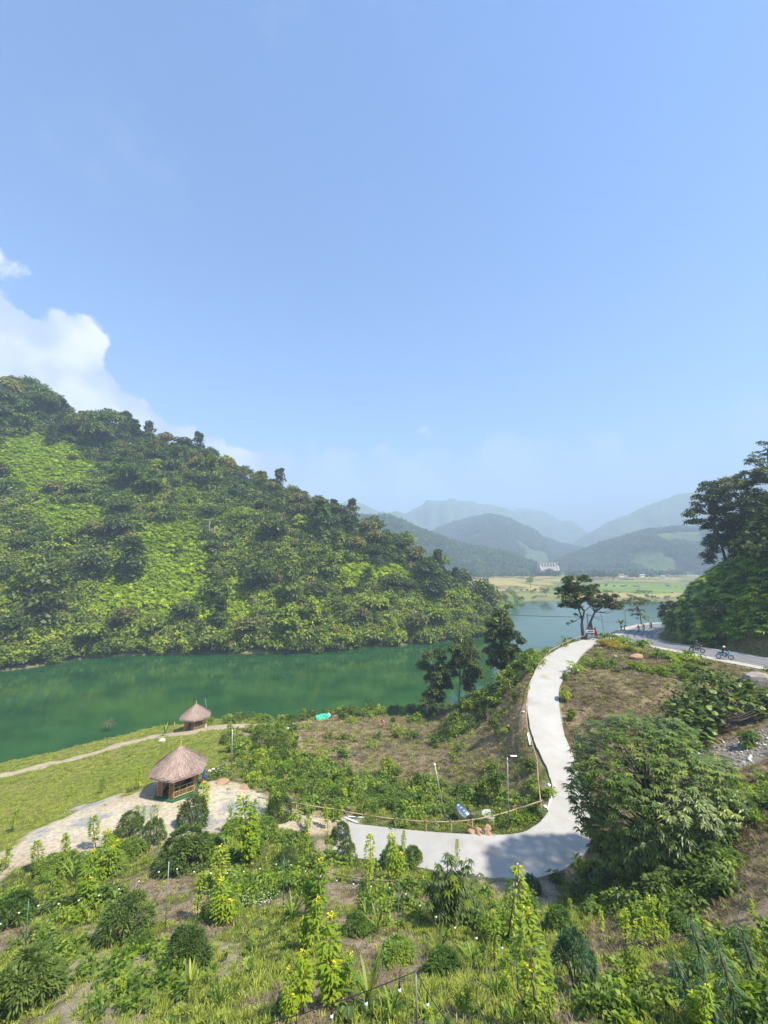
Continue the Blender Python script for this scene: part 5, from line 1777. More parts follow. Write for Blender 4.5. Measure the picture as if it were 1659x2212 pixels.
for i, (a, b) in enumerate([(453, 1667), (460, 1664), (467, 1667), (473, 1663), (479, 1667), (484, 1664), (471, 1669)]):
    rock(a, b, 8, RW[i % 3], 'small white stone in the row of stones on the grass near the grey pole', 'row of white stones on the grass', sink=.2)
for i, (a, b, w, d) in enumerate([(620, 1575, 9, 'pale stone by the path end near the bare ground'), (605, 1571, 12, 'pale stone left of the path end'), (590, 1566, 9, 'pale stone at the shore path right of the hut'),
                                  (1131, 1540, 7, 'white stone outside the railing halfway up the lane'), (1186, 1700, 10, 'pale stone outside the inner corner of the lane'), (1178, 1745, 9, 'white stone just inside the railing corner')]):
    rock(a, b, w, RW[i % 3], d, sink=.2)
# rubble under the big-leaved bush
rub = empty('rubble_heap', hit(1600, 1640), 0, 'spill of grey broken stones below the big-leaved bush', 'rubble')
sm = [rock_mesh('stone', M['stone'], 40 + k) for k in range(5)] + [rock_mesh('stone', M['white_stone'], 50)]
cnt = 0
while cnt < 280:
    a, b = random.uniform(1490, 1680), random.uniform(1575, 1690)
    if not in_poly(np.array([a]), np.array([b]), RUBBLE_POLY)[0]: continue
    q = hit(a, b); s = random.uniform(.05, .16)
    o = obj('stone', sm[random.choice([0, 1, 2, 3, 4, 0, 1, 5])], rub, None, q - rub.location + Vector((0, 0, s * .25)), (random.gauss(0, .4), random.gauss(0, .4), random.random() * 6))
    o.scale = (s, s * random.uniform(.6, 1), s * random.uniform(.5, 1)); cnt += 1

# ---------------------------------------------------------------- tarpaulin bundle and plastic sheets
p = hit(698, 1553)
mb = MB()
mb.add([(-1.3, -.1, .55), (-.9, -.7, .02), (.75, -.7, .02), (1.15, -.5, .55), (.8, .35, .85), (-.3, .1, .75), (-.9, .5, .02), (1.0, .5, .02)],
       [(0, 1, 2, 5), (5, 2, 3, 4), (0, 5, 6), (5, 4, 7, 6), (3, 7, 4), (2, 7, 3), (1, 0, 6), (1, 6, 7, 2)])
t = mb.build('tarpaulin', M['tarp'], None, False, p); tag(t, 'turquoise tarpaulin bundle on the near shore above the bare soil', 'tarpaulin')
mb = MB(); mb.add([(.8, -.72, .03), (1.18, -.55, .6), (1.28, 0, .62), (1.05, .5, .1), (.85, .36, .9)], [(0, 1, 4), (1, 2, 4), (2, 3, 4)]); mb.build('white_flap', M['white'], t)
for (a, b, w, lb) in [(660, 1571, 14, 'dark plastic sheet half buried in the bare soil'), (765, 1632, 18, 'grey plastic sheet on the ground below the bare patch'), (903, 1593, 16, 'dark plastic sheet on the mown mound')]:
    q = hit(a, b); s = w * px_scale(q) / 2
    mb = MB(); V = []; n_ = 6
    for j in range(n_):
        for i in range(n_): V.append(((i / 5 * 2 - 1) * s + random.gauss(0, .04), (j / 5 * 2 - 1) * s * .7 + random.gauss(0, .04), .1 + random.random() * .12))
    mb.add(V, [(j * n_ + i, j * n_ + i + 1, (j + 1) * n_ + i + 1, (j + 1) * n_ + i) for j in range(n_ - 1) for i in range(n_ - 1)])
    V2 = [(v[0], v[1], v[2] - .03) for v in V]; mb.add(V2, [(j * n_ + i, (j + 1) * n_ + i, (j + 1) * n_ + i + 1, j * n_ + i + 1) for j in range(n_ - 1) for i in range(n_ - 1)])
    o = mb.build('plastic_sheet', M['plastic_dark'], None, True, q); tag(o, lb, 'plastic sheet')

# ---------------------------------------------------------------- junction: utility poles, sign, flags, marker post, cables
t, tp_, b = pole('utility_pole', (1269, 1325), (1269, 1384), .13, M['concrete'], 'pale concrete utility pole under the spreading tree at the top of the lane')
up1 = b + tp_
mb = MB(); mb.box(tp_ + Vector((0, 0, -.25)), (.9, .08, .08)); mb.build('crossarm', M['galvanised'], t)
sgn = b + Vector((.3, -.5, 0))
s_ = px_scale(b)
sh = height_to(sgn, 1357)
t = empty('sign_board', sgn, 0, 'white sign board with blue bands on two posts beside the utility pole', 'sign')
for dx in (-.42, .42):
    mb = MB(); mb.tube([(dx, .05, -.3), (dx, .05, sh - .1)], .045, 7); mb.build('post', M['bamboo'], t, True)
mb = MB(); mb.box((0, 0, sh - .45), (1.25, .05, .75)); bd = mb.build('board', M['white'], t)
for z_, h_ in ((sh - .15, .15), (sh - .75, .12)):
    mb = MB(); mb.box((0, -.033, z_), (1.33, .012, h_)); mb.build('blue_band', M['navy'], bd)
mb = MB(); mb.box((0, -.033, sh - .5), (1.0, .012, .14)); mb.build('faded_lettering', M['plastic_dark'], bd)
for i, (a, b0, b1, lb) in enumerate([(1279, 1338, 1382, 'tall furled red flag beside the sign at the top of the lane'), (1287, 1354, 1381, 'shorter red flag right of the tall one')]):
    q = hit(a, b1); hh = height_to(q, b0)
    t = empty('red_flag', q, 0, lb, 'flag', 'red flags at the junction')
    mb = MB(); mb.tube([(0, 0, -.2), (0, 0, hh)], .022, 6); mb.build('staff', M['bamboo'], t, True)
    mb = MB(); V = []
    for j, z_ in enumerate(np.linspace(hh - .05, hh * .25, 9)):
        w_ = .05 + .17 * (j / 8)
        for k in range(8):
            an = k * 6.283 / 8; V.append((math.cos(an) * w_ * (1 + .35 * (k % 2)) + .1 * j / 8, math.sin(an) * w_ * (1 + .35 * (k % 2)) * .7, z_))
    mb.add(V, [(j * 8 + k, j * 8 + (k + 1) % 8, (j + 1) * 8 + (k + 1) % 8, (j + 1) * 8 + k) for j in range(8) for k in range(8)])
    mb.build('cloth', M['red'], t, True)
t, tp_, b = pole('utility_pole', (1350, 1297 + 20), (1350, 1349), .14, M['bark'], 'dark utility pole beyond the bend beside the umbrella-crowned tree')
up2 = b + tp_
q = hit(1416, 1368); hh = 1.3
t = empty('marker_post', q, 0, 'red and white marker post on the inside of the far bend', 'marker post')
for k in range(5):
    mb = MB(); mb.tube([(0, 0, k * .26 - (.2 if k == 0 else 0)), (0, 0, (k + 1) * .26)], .07, 8); mb.build('band', M['red' if k % 2 else 'white'], t, True)


def cable(a, b, sag, label, r_=.018, group=None, cat='cable', name='cable'):
    a, b = Vector(a), Vector(b)
    pts_ = [(a.lerp(b, k / 14) - a) - Vector((0, 0, sag * 4 * (k / 14) * (1 - k / 14))) for k in range(15)]
    mb = MB(); mb.tube(pts_, r_, 4); o = mb.build(name, M['black'], None, True, a); tag(o, label, cat, group); return o


for k in range(5):
    cable(up1 + Vector((-.4 + k * .2, 0, -.25)), up2 + Vector((-.3 + k * .15, 0, -.1 - .25 * k)), 1.0 + .35 * k, 'one of the sagging cables strung between the two utility poles', .02, 'power cables between the utility poles')
cable(up1 + Vector((0, 0, -.6)), (-40, 150, 22), 3.5, 'long thin cable crossing low over the lake from the utility pole', .03)
cable(up2, (110, 135, 22), 2.0, 'cable running on behind the hill from the farther pole', .025)
gq = hit(1308, 1382)
cable(at_y(1296, 1318, gq.y), gq, 0.0, 'pale guy wire slanting down to the hedge at the junction', .025, None, 'wire', 'guy_wire')
cable(pole_b_top, hit_off(810, 1676, 1.0), .5, 'dark cable running from the leaning pole to the left over the undergrowth', .015)

# ---------------------------------------------------------------- string lights in the foreground
SP_ = [(('left', 62, 1945, 55, 2048)), (('a', 365, 1861, 357, 2003)), (('b', 614, 1850, 612, 1962)), (('c', 862, 1905, 858, 2030)), (('d', 1114, 2036, 1120, 2150))]
lab = {'left': 'thin green pole for the string lights at the far left', 'a': 'thin grey string-light pole left of the middle bushes', 'b': 'thin green string-light pole behind the tall yellow-green plant',
       'c': 'dark string-light pole wrapped in creeper left of the cassava-like tree', 'd': 'dark string-light pole right of the cassava-like tree', 'e': 'near grey string-light pole at the bottom of the view'}
tp_pts = {}
for (nm, a, b0, c, d) in SP_ + [('e', 898, 2098, 902, 2215)]:
    base = hit(c, d, 3.0); k = at_y(a, b0, base.y); hgt = height_to(base, b0)
    t = empty('light_pole', base, 0, lab[nm], 'pole', 'poles carrying the string lights')
    mb = MB(); mb.tube([(0, 0, -.3), (k.x - base.x, 0, hgt)], [.022, .018], 6); mb.build('shaft', M['galvanised' if nm in 'ae' else 'green_metal'], t, True)
    tp_pts[nm] = base + Vector((k.x - base.x, 0, hgt))


def light_string(a, b, sag, n_, label, bulb=1.0, ends=False):
    a, b = Vector(a), Vector(b)
    t = empty('string_lights', a, 0, label, 'string lights', 'strings of white bulbs over the planted slope')
    pt = lambda u: (a.lerp(b, u) - a) - Vector((0, 0, sag * 4 * u * (1 - u)))
    mb = MB(); mb.tube([pt(k / 20) for k in range(21)], .008, 5); mb.build('cord', M['black'], t, True)
    for i in range(n_):
        p = pt((i + .5) / n_)
        mb = MB(); mb.tube([p, p + Vector((0, 0, -.10))], .006, 5); mb.tube([p + Vector((0, 0, -.10)), p + Vector((0, 0, -.17))], [.02, .024], 8); so_ = mb.build('bulb_socket', M['black'], t, True)
        mb = MB(); mb.ball(p + Vector((0, 0, -.205)), .036 * bulb, 9, 6, sq=(1, 1, 1.15)); mb.build('bulb', M['bulb'], so_, True)


light_string(at_y(-60, 2005, tp_pts['left'].y - 1), tp_pts['left'], .15, 3, 'string of white bulbs leaving the left edge of the view')
light_string(tp_pts['left'], tp_pts['a'], .35, 7, 'string of white bulbs between the two poles on the left')
light_string(tp_pts['a'], tp_pts['b'], .35, 7, 'string of white bulbs crossing behind the round bushes in the middle')
light_string(tp_pts['b'], tp_pts['c'], .25, 7, 'string of white bulbs sloping down towards the creeper-wrapped pole')
light_string(tp_pts['c'], tp_pts['d'], .25, 6, 'string of white bulbs passing in front of the cassava-like tree')
light_string(at_y(440, 2245, tp_pts['e'].y - .6), tp_pts['e'], .10, 6, 'nearest string of bulbs rising from the bottom edge to the near grey pole')
light_string(tp_pts['e'], at_y(1010, 2250, tp_pts['e'].y - 1.2), .12, 2, 'short end of the near string dropping from the near pole to the right')
cable(at_y(1110, 2100, tp_pts['e'].y), at_y(1210, 2230, tp_pts['e'].y - 1.0), .0, 'thin pale wire slanting down at the lower right', .008, None, 'wire', 'wire')

# ---------------------------------------------------------------- dam and houses far away
D_Y = 690.0
ft = at_y(1183, 1223, D_Y); s = D_Y / FPX
t = empty('dam', (ft.x, D_Y, ft.z - 4), 0, 'concrete dam with tall piers at the foot of the far hills', 'dam')
W_, H_ = 36 * s, 12 * s
mb = MB(); mb.box((0, 8, H_ * .2), (W_ * 1.15, 14, H_ * .55 + 12)); mb.build('wall', M['stone'], t)
for k in range(6):
    mb = MB(); x_ = -W_ * .42 + k * W_ * .17
    mb.add([(x_ - .7, -4, 0), (x_ + .7, -4, 0), (x_ + .7, 14, 0), (x_ - .7, 14, 0), (x_ - .7, 1, H_), (x_ + .7, 1, H_), (x_ + .7, 14, H_), (x_ - .7, 14, H_)],
           [(0, 1, 5, 4), (1, 2, 6, 5), (2, 3, 7, 6), (3, 0, 4, 7), (4, 5, 6, 7)])
    mb.build('pier', M['concrete'], t)
mb = MB(); mb.box((W_ * .05, 8, H_ + .6), (W_ * 1.25, 8, 1.0)); mb.build('deck', M['concrete'], t)
mb = MB(); mb.add([(-W_ * .46, -6, H_ * .35), (W_ * .46, -6, H_ * .35), (W_ * .40, -16, -3), (-W_ * .52, -16, -3), (-W_ * .46, -6, 0), (W_ * .46, -6, 0)], [(0, 1, 2, 3), (0, 3, 4), (1, 5, 2)]); mb.build('spillway', M['stone'], t)
for sx in (-1, 1):
    mb = MB(); mb.add([(sx * W_ * .5 - 1.5, -6, H_ * .55), (sx * W_ * .5 + 1.5, -6, H_ * .55), (sx * W_ * .5 - 1, -16, -3), (sx * W_ * .5 - 3, -16, -3), (sx * W_ * .5 - 1.5, -6, 0), (sx * W_ * .5 + 1.5, -6, 0)],
                       [(0, 1, 2, 3), (0, 3, 4), (1, 5, 2)]); mb.build('side_wall', M['concrete'], t)
HS = [(1041, 1232, 'white', 'grey', 9, 640, 'small white house at the left end of the far village'), (1058, 1229, 'white', 'grey', 12, 680, 'white house with a grey roof among trees left of the dam'),
      (1070, 1231, 'white', 'grey', 8, 660, 'low pale shed left of the lone field tree'), (1098, 1230, 'white', 'grey', 8, 700, 'pale house just left of the far dam'),
      (1222, 1234, 'white', 'grey', 9, 640, 'pale house right of the dam behind the trees'), (1262, 1239, 'white', 'grey', 9, 600, 'pale house behind the crown of the spreading tree'),
      (1341, 1243, 'white', 'red', 13, 560, 'house with a bright red roof at the edge of the fields'), (1352, 1247, 'white', 'grey', 8, 540, 'small pale shed right of the red-roofed house'),
      (1386, 1241, 'white', 'grey', 12, 560, 'long white building at the edge of the fields'), (1432, 1247, 'white', 'grey', 11, 520, 'white house nearest the right-hand hill'), (1448, 1246, 'white', 'red', 8, 530, 'small house with a reddish roof beside the right-hand hill')]
for (a, b, wc, rc, w, D_, lb) in HS:
    q = at_y(a, b, D_); wd = w * .8 * D_ / FPX; q.z = max(min(q.z, 6), 1)
    t = empty('house', q, random.uniform(-.3, .3), lb, 'house', 'houses of the far village')
    hh = wd * .32; dp = wd * .6
    mb = MB(); mb.box((0, 0, hh / 2 - .5), (wd, dp, hh + 1)); mb.build('wall', M['white'], t)
    mb = MB(); e = .6
    mb.add([(-wd / 2 - e, -dp / 2 - e, hh), (wd / 2 + e, -dp / 2 - e, hh), (wd / 2 + e, dp / 2 + e, hh), (-wd / 2 - e, dp / 2 + e, hh), (-wd / 2 - e, 0, hh + wd * .2), (wd / 2 + e, 0, hh + wd * .2)],
           [(0, 1, 5, 4), (2, 3, 4, 5), (0, 4, 3), (1, 2, 5), (0, 3, 2, 1)]); mb.build('roof', M['roof_red' if rc == 'red' else 'roof_grey'], t)
    for k in (-.28, .28):
        mb = MB(); mb.box((k * wd, -dp / 2 - .03, hh * .55), (wd * .13, .1, hh * .35)); mb.build('window', M['glass_dark'], t)
    mb = MB(); mb.box((0, -dp / 2 - .03, hh * .38), (wd * .1, .1, hh * .7)); mb.build('door', M['bark'], t)
q = at_y(408 + 500, 1168, 1400)

# ================================================================ INDIVIDUAL TREES AND PLANTS
def near_tree(name, label, cat, base, trunks, clumps, leafmat, barkmat, per=160, L=.45, W=.24, droop=.3, r0=.16, squash=.7, group=None, seg=1, cname='crown'):
    """trunks: list of point lists (relative); clumps: (x,y,z,r) relative"""
    t = empty(name, base, 0, label, cat, group)
    mb = MB()
    for tr_ in trunks:
        n_ = len(tr_); mb.tube(tr_, [r0 * (1 - .6 * i / (n_ - 1)) for i in range(n_)], 7)
    ends = [Vector(p) for tr_ in trunks for p in tr_[len(tr_) // 2:]]
    for (x_, y_, z_, r_) in clumps:
        c = Vector((x_, y_, z_)); e = min(ends, key=lambda q: (q - c).length + max(0, q.z - c.z) * 2)
        mid = e.lerp(c, .5) + Vector((0, 0, -.08 * (c - e).length))
        mb.tube([e, mid, c], [r0 * .32, r0 * .22, r0 * .08], 5)
    mb.build('trunk', M[barkmat], t, True)
    lv = Leaves()
    for (x_, y_, z_, r_) in clumps:
        n_ = max(12, int(per * r_ * r_))
        lv.clump((x_, y_, z_), (r_, r_, r_ * squash), n_, L, W, droop, seg, .7, .6, np.clip(RNG.random(n_) * .55 + RNG.random() * .45, 0, 1), .35)
    lv.build(cname, M[leafmat], t, 'stuff')
    return t


def world_clumps(base, cl, ydepth, ysp=1.0):
    """clumps given by where they show (px,py,radius px) at about the tree's distance"""
    out = []
    for (a, b, r_) in cl:
        yy = ydepth + random.uniform(-ysp, ysp)
        p = at_y(a, b, yy); s = px_scale(p)
        out.append((p.x - base.x, p.y - base.y, p.z - base.z, r_ * s))
    return out


# lakeside trees below the lane
def lake_tree(label, bpx, bpy_, outline, lean, mat='tree_dark', bark='bark_pale', Y=None, n_=34):
    b = at_y(bpx, bpy_, Y) if Y else hit(bpx, bpy_)
    b = Vector((b.x, b.y, min(b.z, float(gz(b.x, b.y)))))
    cl = []
    for _ in range(400):
        if len(cl) >= n_: break
        a, c = random.uniform(min(p[0] for p in outline), max(p[0] for p in outline)), random.uniform(min(p[1] for p in outline), max(p[1] for p in outline))
        if in_poly(np.array([a]), np.array([c]), outline)[0]: cl.append((a, c, random.uniform(9, 16)))
    W_ = world_clumps(b, cl, b.y, 1.6)
    top = at_y(lean[0], lean[1], b.y) - b
    tr_ = [Vector((0, 0, -1)), top * .35 + Vector((.1, 0, 0)), top * .7, top]
    near_tree('lakeside_tree', label, 'tree', b, [tr_], W_, mat, bark, per=420, L=.34, W=.24, r0=.16, group='tall dark trees on the lake bank')


lake_tree('dense dark tree leftmost on the near lake bank, leaves down to the water', 937, 1532, [(925, 1400), (950, 1398), (968, 1430), (972, 1480), (960, 1515), (930, 1535), (905, 1505), (903, 1450)], (940, 1405), Y=70)
lake_tree('tall slim lakeside tree with a pale bare lower trunk, second from left', 988, 1500, [(985, 1372), (1010, 1372), (1016, 1400), (1005, 1425), (990, 1470), (972, 1460), (975, 1410)], (997, 1380), Y=70, n_=26)
lake_tree('small dark lakeside tree, third from left, with thin lower twigs', 1015, 1500, [(1012, 1400), (1025, 1395), (1036, 1430), (1033, 1465), (1018, 1498), (1006, 1480), (1003, 1440)], (1019, 1402), Y=68, n_=22, bark='bark')
lake_tree('tallest lakeside tree with a broken open crown, right of the group', 1076, 1470, [(1078, 1318), (1100, 1310), (1108, 1340), (1115, 1390), (1095, 1440), (1060, 1450), (1048, 1420), (1055, 1360)], (1085, 1325), Y=62, n_=34, bark='bark')
lake_tree('pale-stemmed lakeside tree standing against the tallest one', 1100, 1458, [(1090, 1350), (1115, 1345), (1128, 1390), (1122, 1410), (1105, 1420), (1090, 1400)], (1098, 1350), Y=59, n_=16)

# spreading flat-crowned tree at the top of the lane
b = hit(1260, 1384); b = g3(b.x, b.y)
dY = b.y
rel = lambda a, c, dy=0: at_y(a, c, dY + dy) - b
trs = [[Vector((0, 0, -.4)), rel(1256, 1350), rel(1262, 1320), rel(1240, 1290), rel(1230, 1275)],
       [Vector((.1, 0, -.4)), rel(1258, 1352, .3), rel(1256, 1332, .5), rel(1248, 1310, .6), rel(1225, 1305, .4)],
       [Vector((.2, 0, -.4)), rel(1275, 1345), rel(1285, 1322), rel(1310, 1305), rel(1330, 1300)]]
OUT = [(1197, 1312), (1203, 1275), (1222, 1248), (1262, 1240), (1275, 1252), (1300, 1272), (1330, 1284), (1346, 1305), (1343, 1326), (1325, 1316), (1300, 1308), (1285, 1314), (1262, 1306), (1240, 1322), (1222, 1312)]
cl = [(1228, 1347, 4), (1236, 1343, 4), (1243, 1328, 5)]
while len(cl) < 135:
    a, c = random.uniform(1195, 1348), random.uniform(1238, 1326)
    if in_poly(np.array([a]), np.array([c]), OUT)[0]: cl.append((a, c, random.uniform(5, 9.5)))
near_tree('spreading_tree', 'dark flat-crowned spreading tree with three stems at the top of the lane', 'tree', b, trs, world_clumps(b, cl, dY, 2.2), 'tree_dark', 'bark', per=400, L=.28, W=.16, r0=.20, squash=.6)

# umbrella tree beyond the bend
b = hit(1386, 1350); b = g3(b.x, b.y); dY = b.y
rel = lambda a, c, dy=0: at_y(a, c, dY + dy) - b
cl = [(1350 + k * 8, 1298 - 6 * math.sin(k / 6 * 3.14) + (k % 2) * 3, 7) for k in range(7)] + [(1352 + k * 8, 1304, 5) for k in range(6)] + [(1362, 1318, 6), (1374, 1318, 6), (1386, 1318, 5), (1370, 1328, 6), (1382, 1328, 6), (1394, 1333, 6), (1398, 1340, 4), (1376, 1336, 4)]
near_tree('umbrella_tree', 'dark tree with stacked umbrella-like tiers beyond the far bend', 'tree', b, [[Vector((0, 0, -.4)), rel(1383, 1330), rel(1377, 1312), rel(1375, 1300)]], world_clumps(b, cl, dY, 1.6), 'tree_dark', 'bark', per=60, L=.6, W=.34, r0=.16, squash=.35)

# trees on the crest of the right-hand hill
def crest_tree(label, outline, root, Y, mat, n_=50, rr=(13, 20), L=.42, per=90, ysp=3.0, sq=.7):
    b = at_y(root[0], root[1], Y); b = g3(b.x, b.y)
    cl = []
    for _ in range(3000):
        if len(cl) >= n_: break
        a, c = random.uniform(min(p[0] for p in outline), max(p[0] for p in outline)), random.uniform(min(p[1] for p in outline), max(p[1] for p in outline))
        if in_poly(np.array([a]), np.array([c]), outline)[0]: cl.append((a, c, random.uniform(*rr)))
    W_ = world_clumps(b, cl, Y, ysp)
    mx = sum(p[0] for p in outline) / len(outline); my = sum(p[1] for p in outline) / len(outline)
    mid = at_y(mx, my, Y) - b
    near_tree('hill_tree', label, 'tree', b, [[Vector((0, 0, -1)), mid * .35 + Vector((0, 0, .5)), mid * .8, mid * 1.1]], W_, mat, 'bark', per=per, L=L, W=L * .65, r0=.3, squash=sq, group='trees on the crest of the right-hand hill')


crest_tree('big dark tree leaning out over the left side of the right-hand hill',
           [(1482, 1120), (1500, 1085), (1515, 1060), (1530, 1035), (1545, 1030), (1570, 1045), (1600, 1080), (1610, 1140), (1570, 1180), (1545, 1190), (1535, 1225), (1518, 1195), (1515, 1160), (1498, 1140)], (1570, 1200), 84, 'tree_dark', 80, (9, 15), .4, 150)
crest_tree('tree with brownish top right of the big leaning tree', [(1560, 1040), (1600, 1030), (1640, 1060), (1650, 1130), (1600, 1150), (1570, 1100)], (1605, 1180), 82, 'tree_olive', 46, (10, 16), .4, 120)
crest_tree('tall flat-tiered tree at the right edge of the view', [(1618, 975), (1640, 955), (1700, 950), (1720, 1010), (1660, 1020), (1615, 1000)], (1668, 1120), 80, 'tree_dark', 34, (6, 11), .32, 120, sq=.35)
crest_tree('flat tiered crown below the tall one at the right edge', [(1565, 1030), (1590, 1015), (1640, 1022), (1650, 1045), (1600, 1055)], (1630, 1150), 81, 'tree_mid', 20, (6, 11), .32, 120, sq=.4)
crest_tree('creeper-hung dark tree against the right edge of the view', [(1610, 1080), (1720, 1040), (1740, 1170), (1640, 1180), (1615, 1140)], (1680, 1190), 76, 'tree_dark', 50, (12, 18), .4, 110)
crest_tree('tree filling the gap under the tall tiered tree', [(1630, 1020), (1720, 1000), (1730, 1080), (1640, 1080)], (1690, 1150), 78, 'tree_olive', 30, (11, 17), .4, 110)

# lone trees out in the fields and on the spit
for (a, b0, w, h, D_, lb, mt) in [(1146, 1262, 28, 34, 400, 'lone round tree out in the golden fields', 'tree_mid'), (1180, 1288, 34, 24, 300, 'low wide shrub at the water in front of the golden field', 'tree_olive'),
                                  (1112, 1300, 26, 24, 262, 'bush at the tip of the green spit', 'tree_mid'), (1092, 1300, 26, 26, 252, 'bush just behind the tip of the green spit', 'tree_olive'), (1070, 1305, 26, 26, 244, 'bush midway along the green spit', 'tree_mid'),
                                  (1050, 1302, 24, 24, 238, 'bush where the green spit meets the hill', 'tree_bright'), (1240, 1243, 30, 18, 560, 'dark tree clump left of the red-roofed house', 'tree_dark'), (1190, 1235, 34, 20, 600, 'dark tree clump in front of the dam', 'tree_dark'),
                                  (1300, 1245, 34, 22, 560, 'dark tree clump behind the spreading tree', 'tree_dark'), (1325, 1248, 26, 20, 540, 'dark tree beside the red-roofed house', 'tree_dark'), (1020, 1238, 30, 24, 560, 'dark trees at the left end of the far village', 'tree_dark')]:
    q = at_y(a, b0, D_); s = D_ / FPX; q.z = 1.0
    ww, hh = w * s / 2, h * s
    cl = [(random.gauss(0, ww * .4), random.gauss(0, ww * .4), hh * random.uniform(.35, .85), ww * random.uniform(.3, .45)) for _ in range(12)]
    near_tree('field_tree', lb, 'tree', q, [[Vector((0, 0, -.5)), Vector((0, 0, hh * .3)), Vector((0, 0, hh * .6))]], cl, mt, 'bark', per=max(4, 260 / (ww * ww)), L=ww * .16, W=ww * .12, r0=.25, squash=.8)

# dead pale stems and fan palms on the hill across the lake
def hill_hit(px, py):
    r = np.array(ray(px, py)); r = r / r[1]
    Y = np.arange(95, 300, 0.4); d = CZ + r[2] * Y - hz_at(r[0] * Y, Y)
    k = np.argmax(d < 0); return Vector((r[0] * Y[k], Y[k], float(hz_at(r[0] * Y[k], Y[k]))))


for (a, b0, h, lb) in [(192, 972, 34, 'pale bare stem standing alone below the left ridge'), (338, 1052, 40, 'bare white forked tree in the upper middle of the hill'), (262, 1183, 46, 'white-branched dead tree at the left corner of the fern slope'),
                       (450, 1182, 60, 'grey leafless tree above the top of the fern slope'), (462, 1180, 40, 'slim pale stem right of the grey leafless tree'), (162, 1405, 36, 'pale leafless tree by the far shore at left'), (648, 1140, 46, 'thin pale stem near the crest right of the middle'),
                       (10, 845, 45, 'bare branching tree on the ridge at the left edge'), (826, 1348, 30, 'pale stem in the shore trees at the right end of the hill')]:
    q = hill_hit(a, b0); s = px_scale(q); H_ = h * s
    mb = MB(); mb.tube([(0, 0, -1), (.1, 0, H_ * .5), (-.1, 0, H_)], [.22, .16, .05], 6)
    for k in range(7):
        an = random.random() * 6.28; z0 = H_ * random.uniform(.4, .8); l = H_ * random.uniform(.15, .3)
        mb.tube([(0, 0, z0), (math.cos(an) * l * .5, math.sin(an) * l * .5, z0 + l * .5), (math.cos(an) * l * .8, math.sin(an) * l * .8, z0 + l)], [.09, .06, .03], 5)
    o = mb.build('dead_tree', M['bark_pale'], None, True, q); tag(o, lb, 'tree')


def radial_plant(name, label, cat, base, n_, L, W, mat, stem_h, elev=(.2, 1.2), droop=.5, stem_r=.05, seg=4, group=None, leafname='leaf', scale=1.0, bark='bark'):
    t = empty(name, base, 0, label, cat, group)
    if stem_h > .05:
        mb = MB(); mb.tube([(0, 0, -.3), (.03, 0, stem_h * .5), (0, 0, stem_h)], [stem_r * 1.2, stem_r, stem_r * .8], 7); mb.build('stem', M[bark], t, True)
    for k in range(n_):
        a = k * 2.4 + random.uniform(-.2, .2); e = random.uniform(*elev)
        lv = Leaves(); D = np.array([math.cos(a), math.sin(a), math.tan(e) if e < 1.4 else 4])
        lv.add([[0, 0, stem_h - .05 * random.random()]], D, (-math.cos(a), -math.sin(a), 1.0), L * random.uniform(.75, 1.1), W * random.uniform(.8, 1.1), droop * random.uniform(.7, 1.3), seg)
        lv.build(leafname, M[mat], t)
    return t


for (a, b0, lb) in [(470, 1093, 'fan palm high in the middle of the hill forest'), (655, 1200, 'fan palm below the crest right of the middle')]:
    q = hill_hit(a, b0)
    radial_plant('fan_palm', lb, 'palm', q, 14, 2.4, 1.1, 'tree_bright', 4.5, (.1, 1.1), .5, .18)

# banana and papaya plants by the junction
for (a, b0, h, lb, n_) in [(1297, 1381, 20, 'low banana clump right of the red flags', 9), (1312, 1380, 18, 'second banana clump right of the red flags', 8), (1342, 1362, 34, 'tall banana plant left of the dark utility pole', 8), (1349, 1362, 20, 'small banana plant at the foot of the dark utility pole', 6)]:
    q = hit(a, b0); q = g3(q.x, q.y); H_ = h * px_scale(q)
    radial_plant('banana_plant', lb, 'banana plant', q, n_, H_ * .75, H_ * .2, 'tree_mid', H_ * .45, (.3, 1.2), .55, .12, bark='tree_bright')

# ---- yellow-green hedge along the top of the cut slope
hedge = [(1300, 1396, 34), (1318, 1399, 34), (1336, 1403, 32), (1352, 1407, 26), (1364, 1409, 20), (1376, 1411, 18), (1390, 1414, 14), (1410, 1417, 14), (1430, 1420, 15), (1450, 1424, 15), (1470, 1427, 15), (1490, 1431, 15), (1510, 1434, 15), (1530, 1437, 14)]
for i, (a, b0, w) in enumerate(hedge):
    q = hit(a, b0); s = px_scale(q); r_ = w * s / 2
    yel = i < 4
    t = empty('hedge_bush', q, random.random() * 6, ('golden-leaved hedge bush, number %d from the lane end'.replace('number %d', ['first', 'second', 'third', 'fourth'][i])) if yel else
              'green hedge bush along the top of the cut slope, %s right of the golden ones' % ['first', 'second', 'third', 'fourth', 'fifth', 'sixth', 'seventh', 'eighth', 'ninth', 'tenth'][i - 4], 'bush', 'hedge bushes above the cut slope')
    lv = Leaves()
    for k in range(7): lv.clump((random.gauss(0, r_ * .55), random.gauss(0, r_ * .4), r_ * random.uniform(.2, .8)), r_ * .5, 90, .17, .09, .2, 1, .7, .7)
    lv.build('foliage', M['hedge_yellow' if yel else 'grass'], t, 'stuff')
    mb = MB(); mb.tube([(0, 0, -.2), (0, 0, r_ * .6)], [.04, .02], 6); mb.build('stem', M['bark'], t)

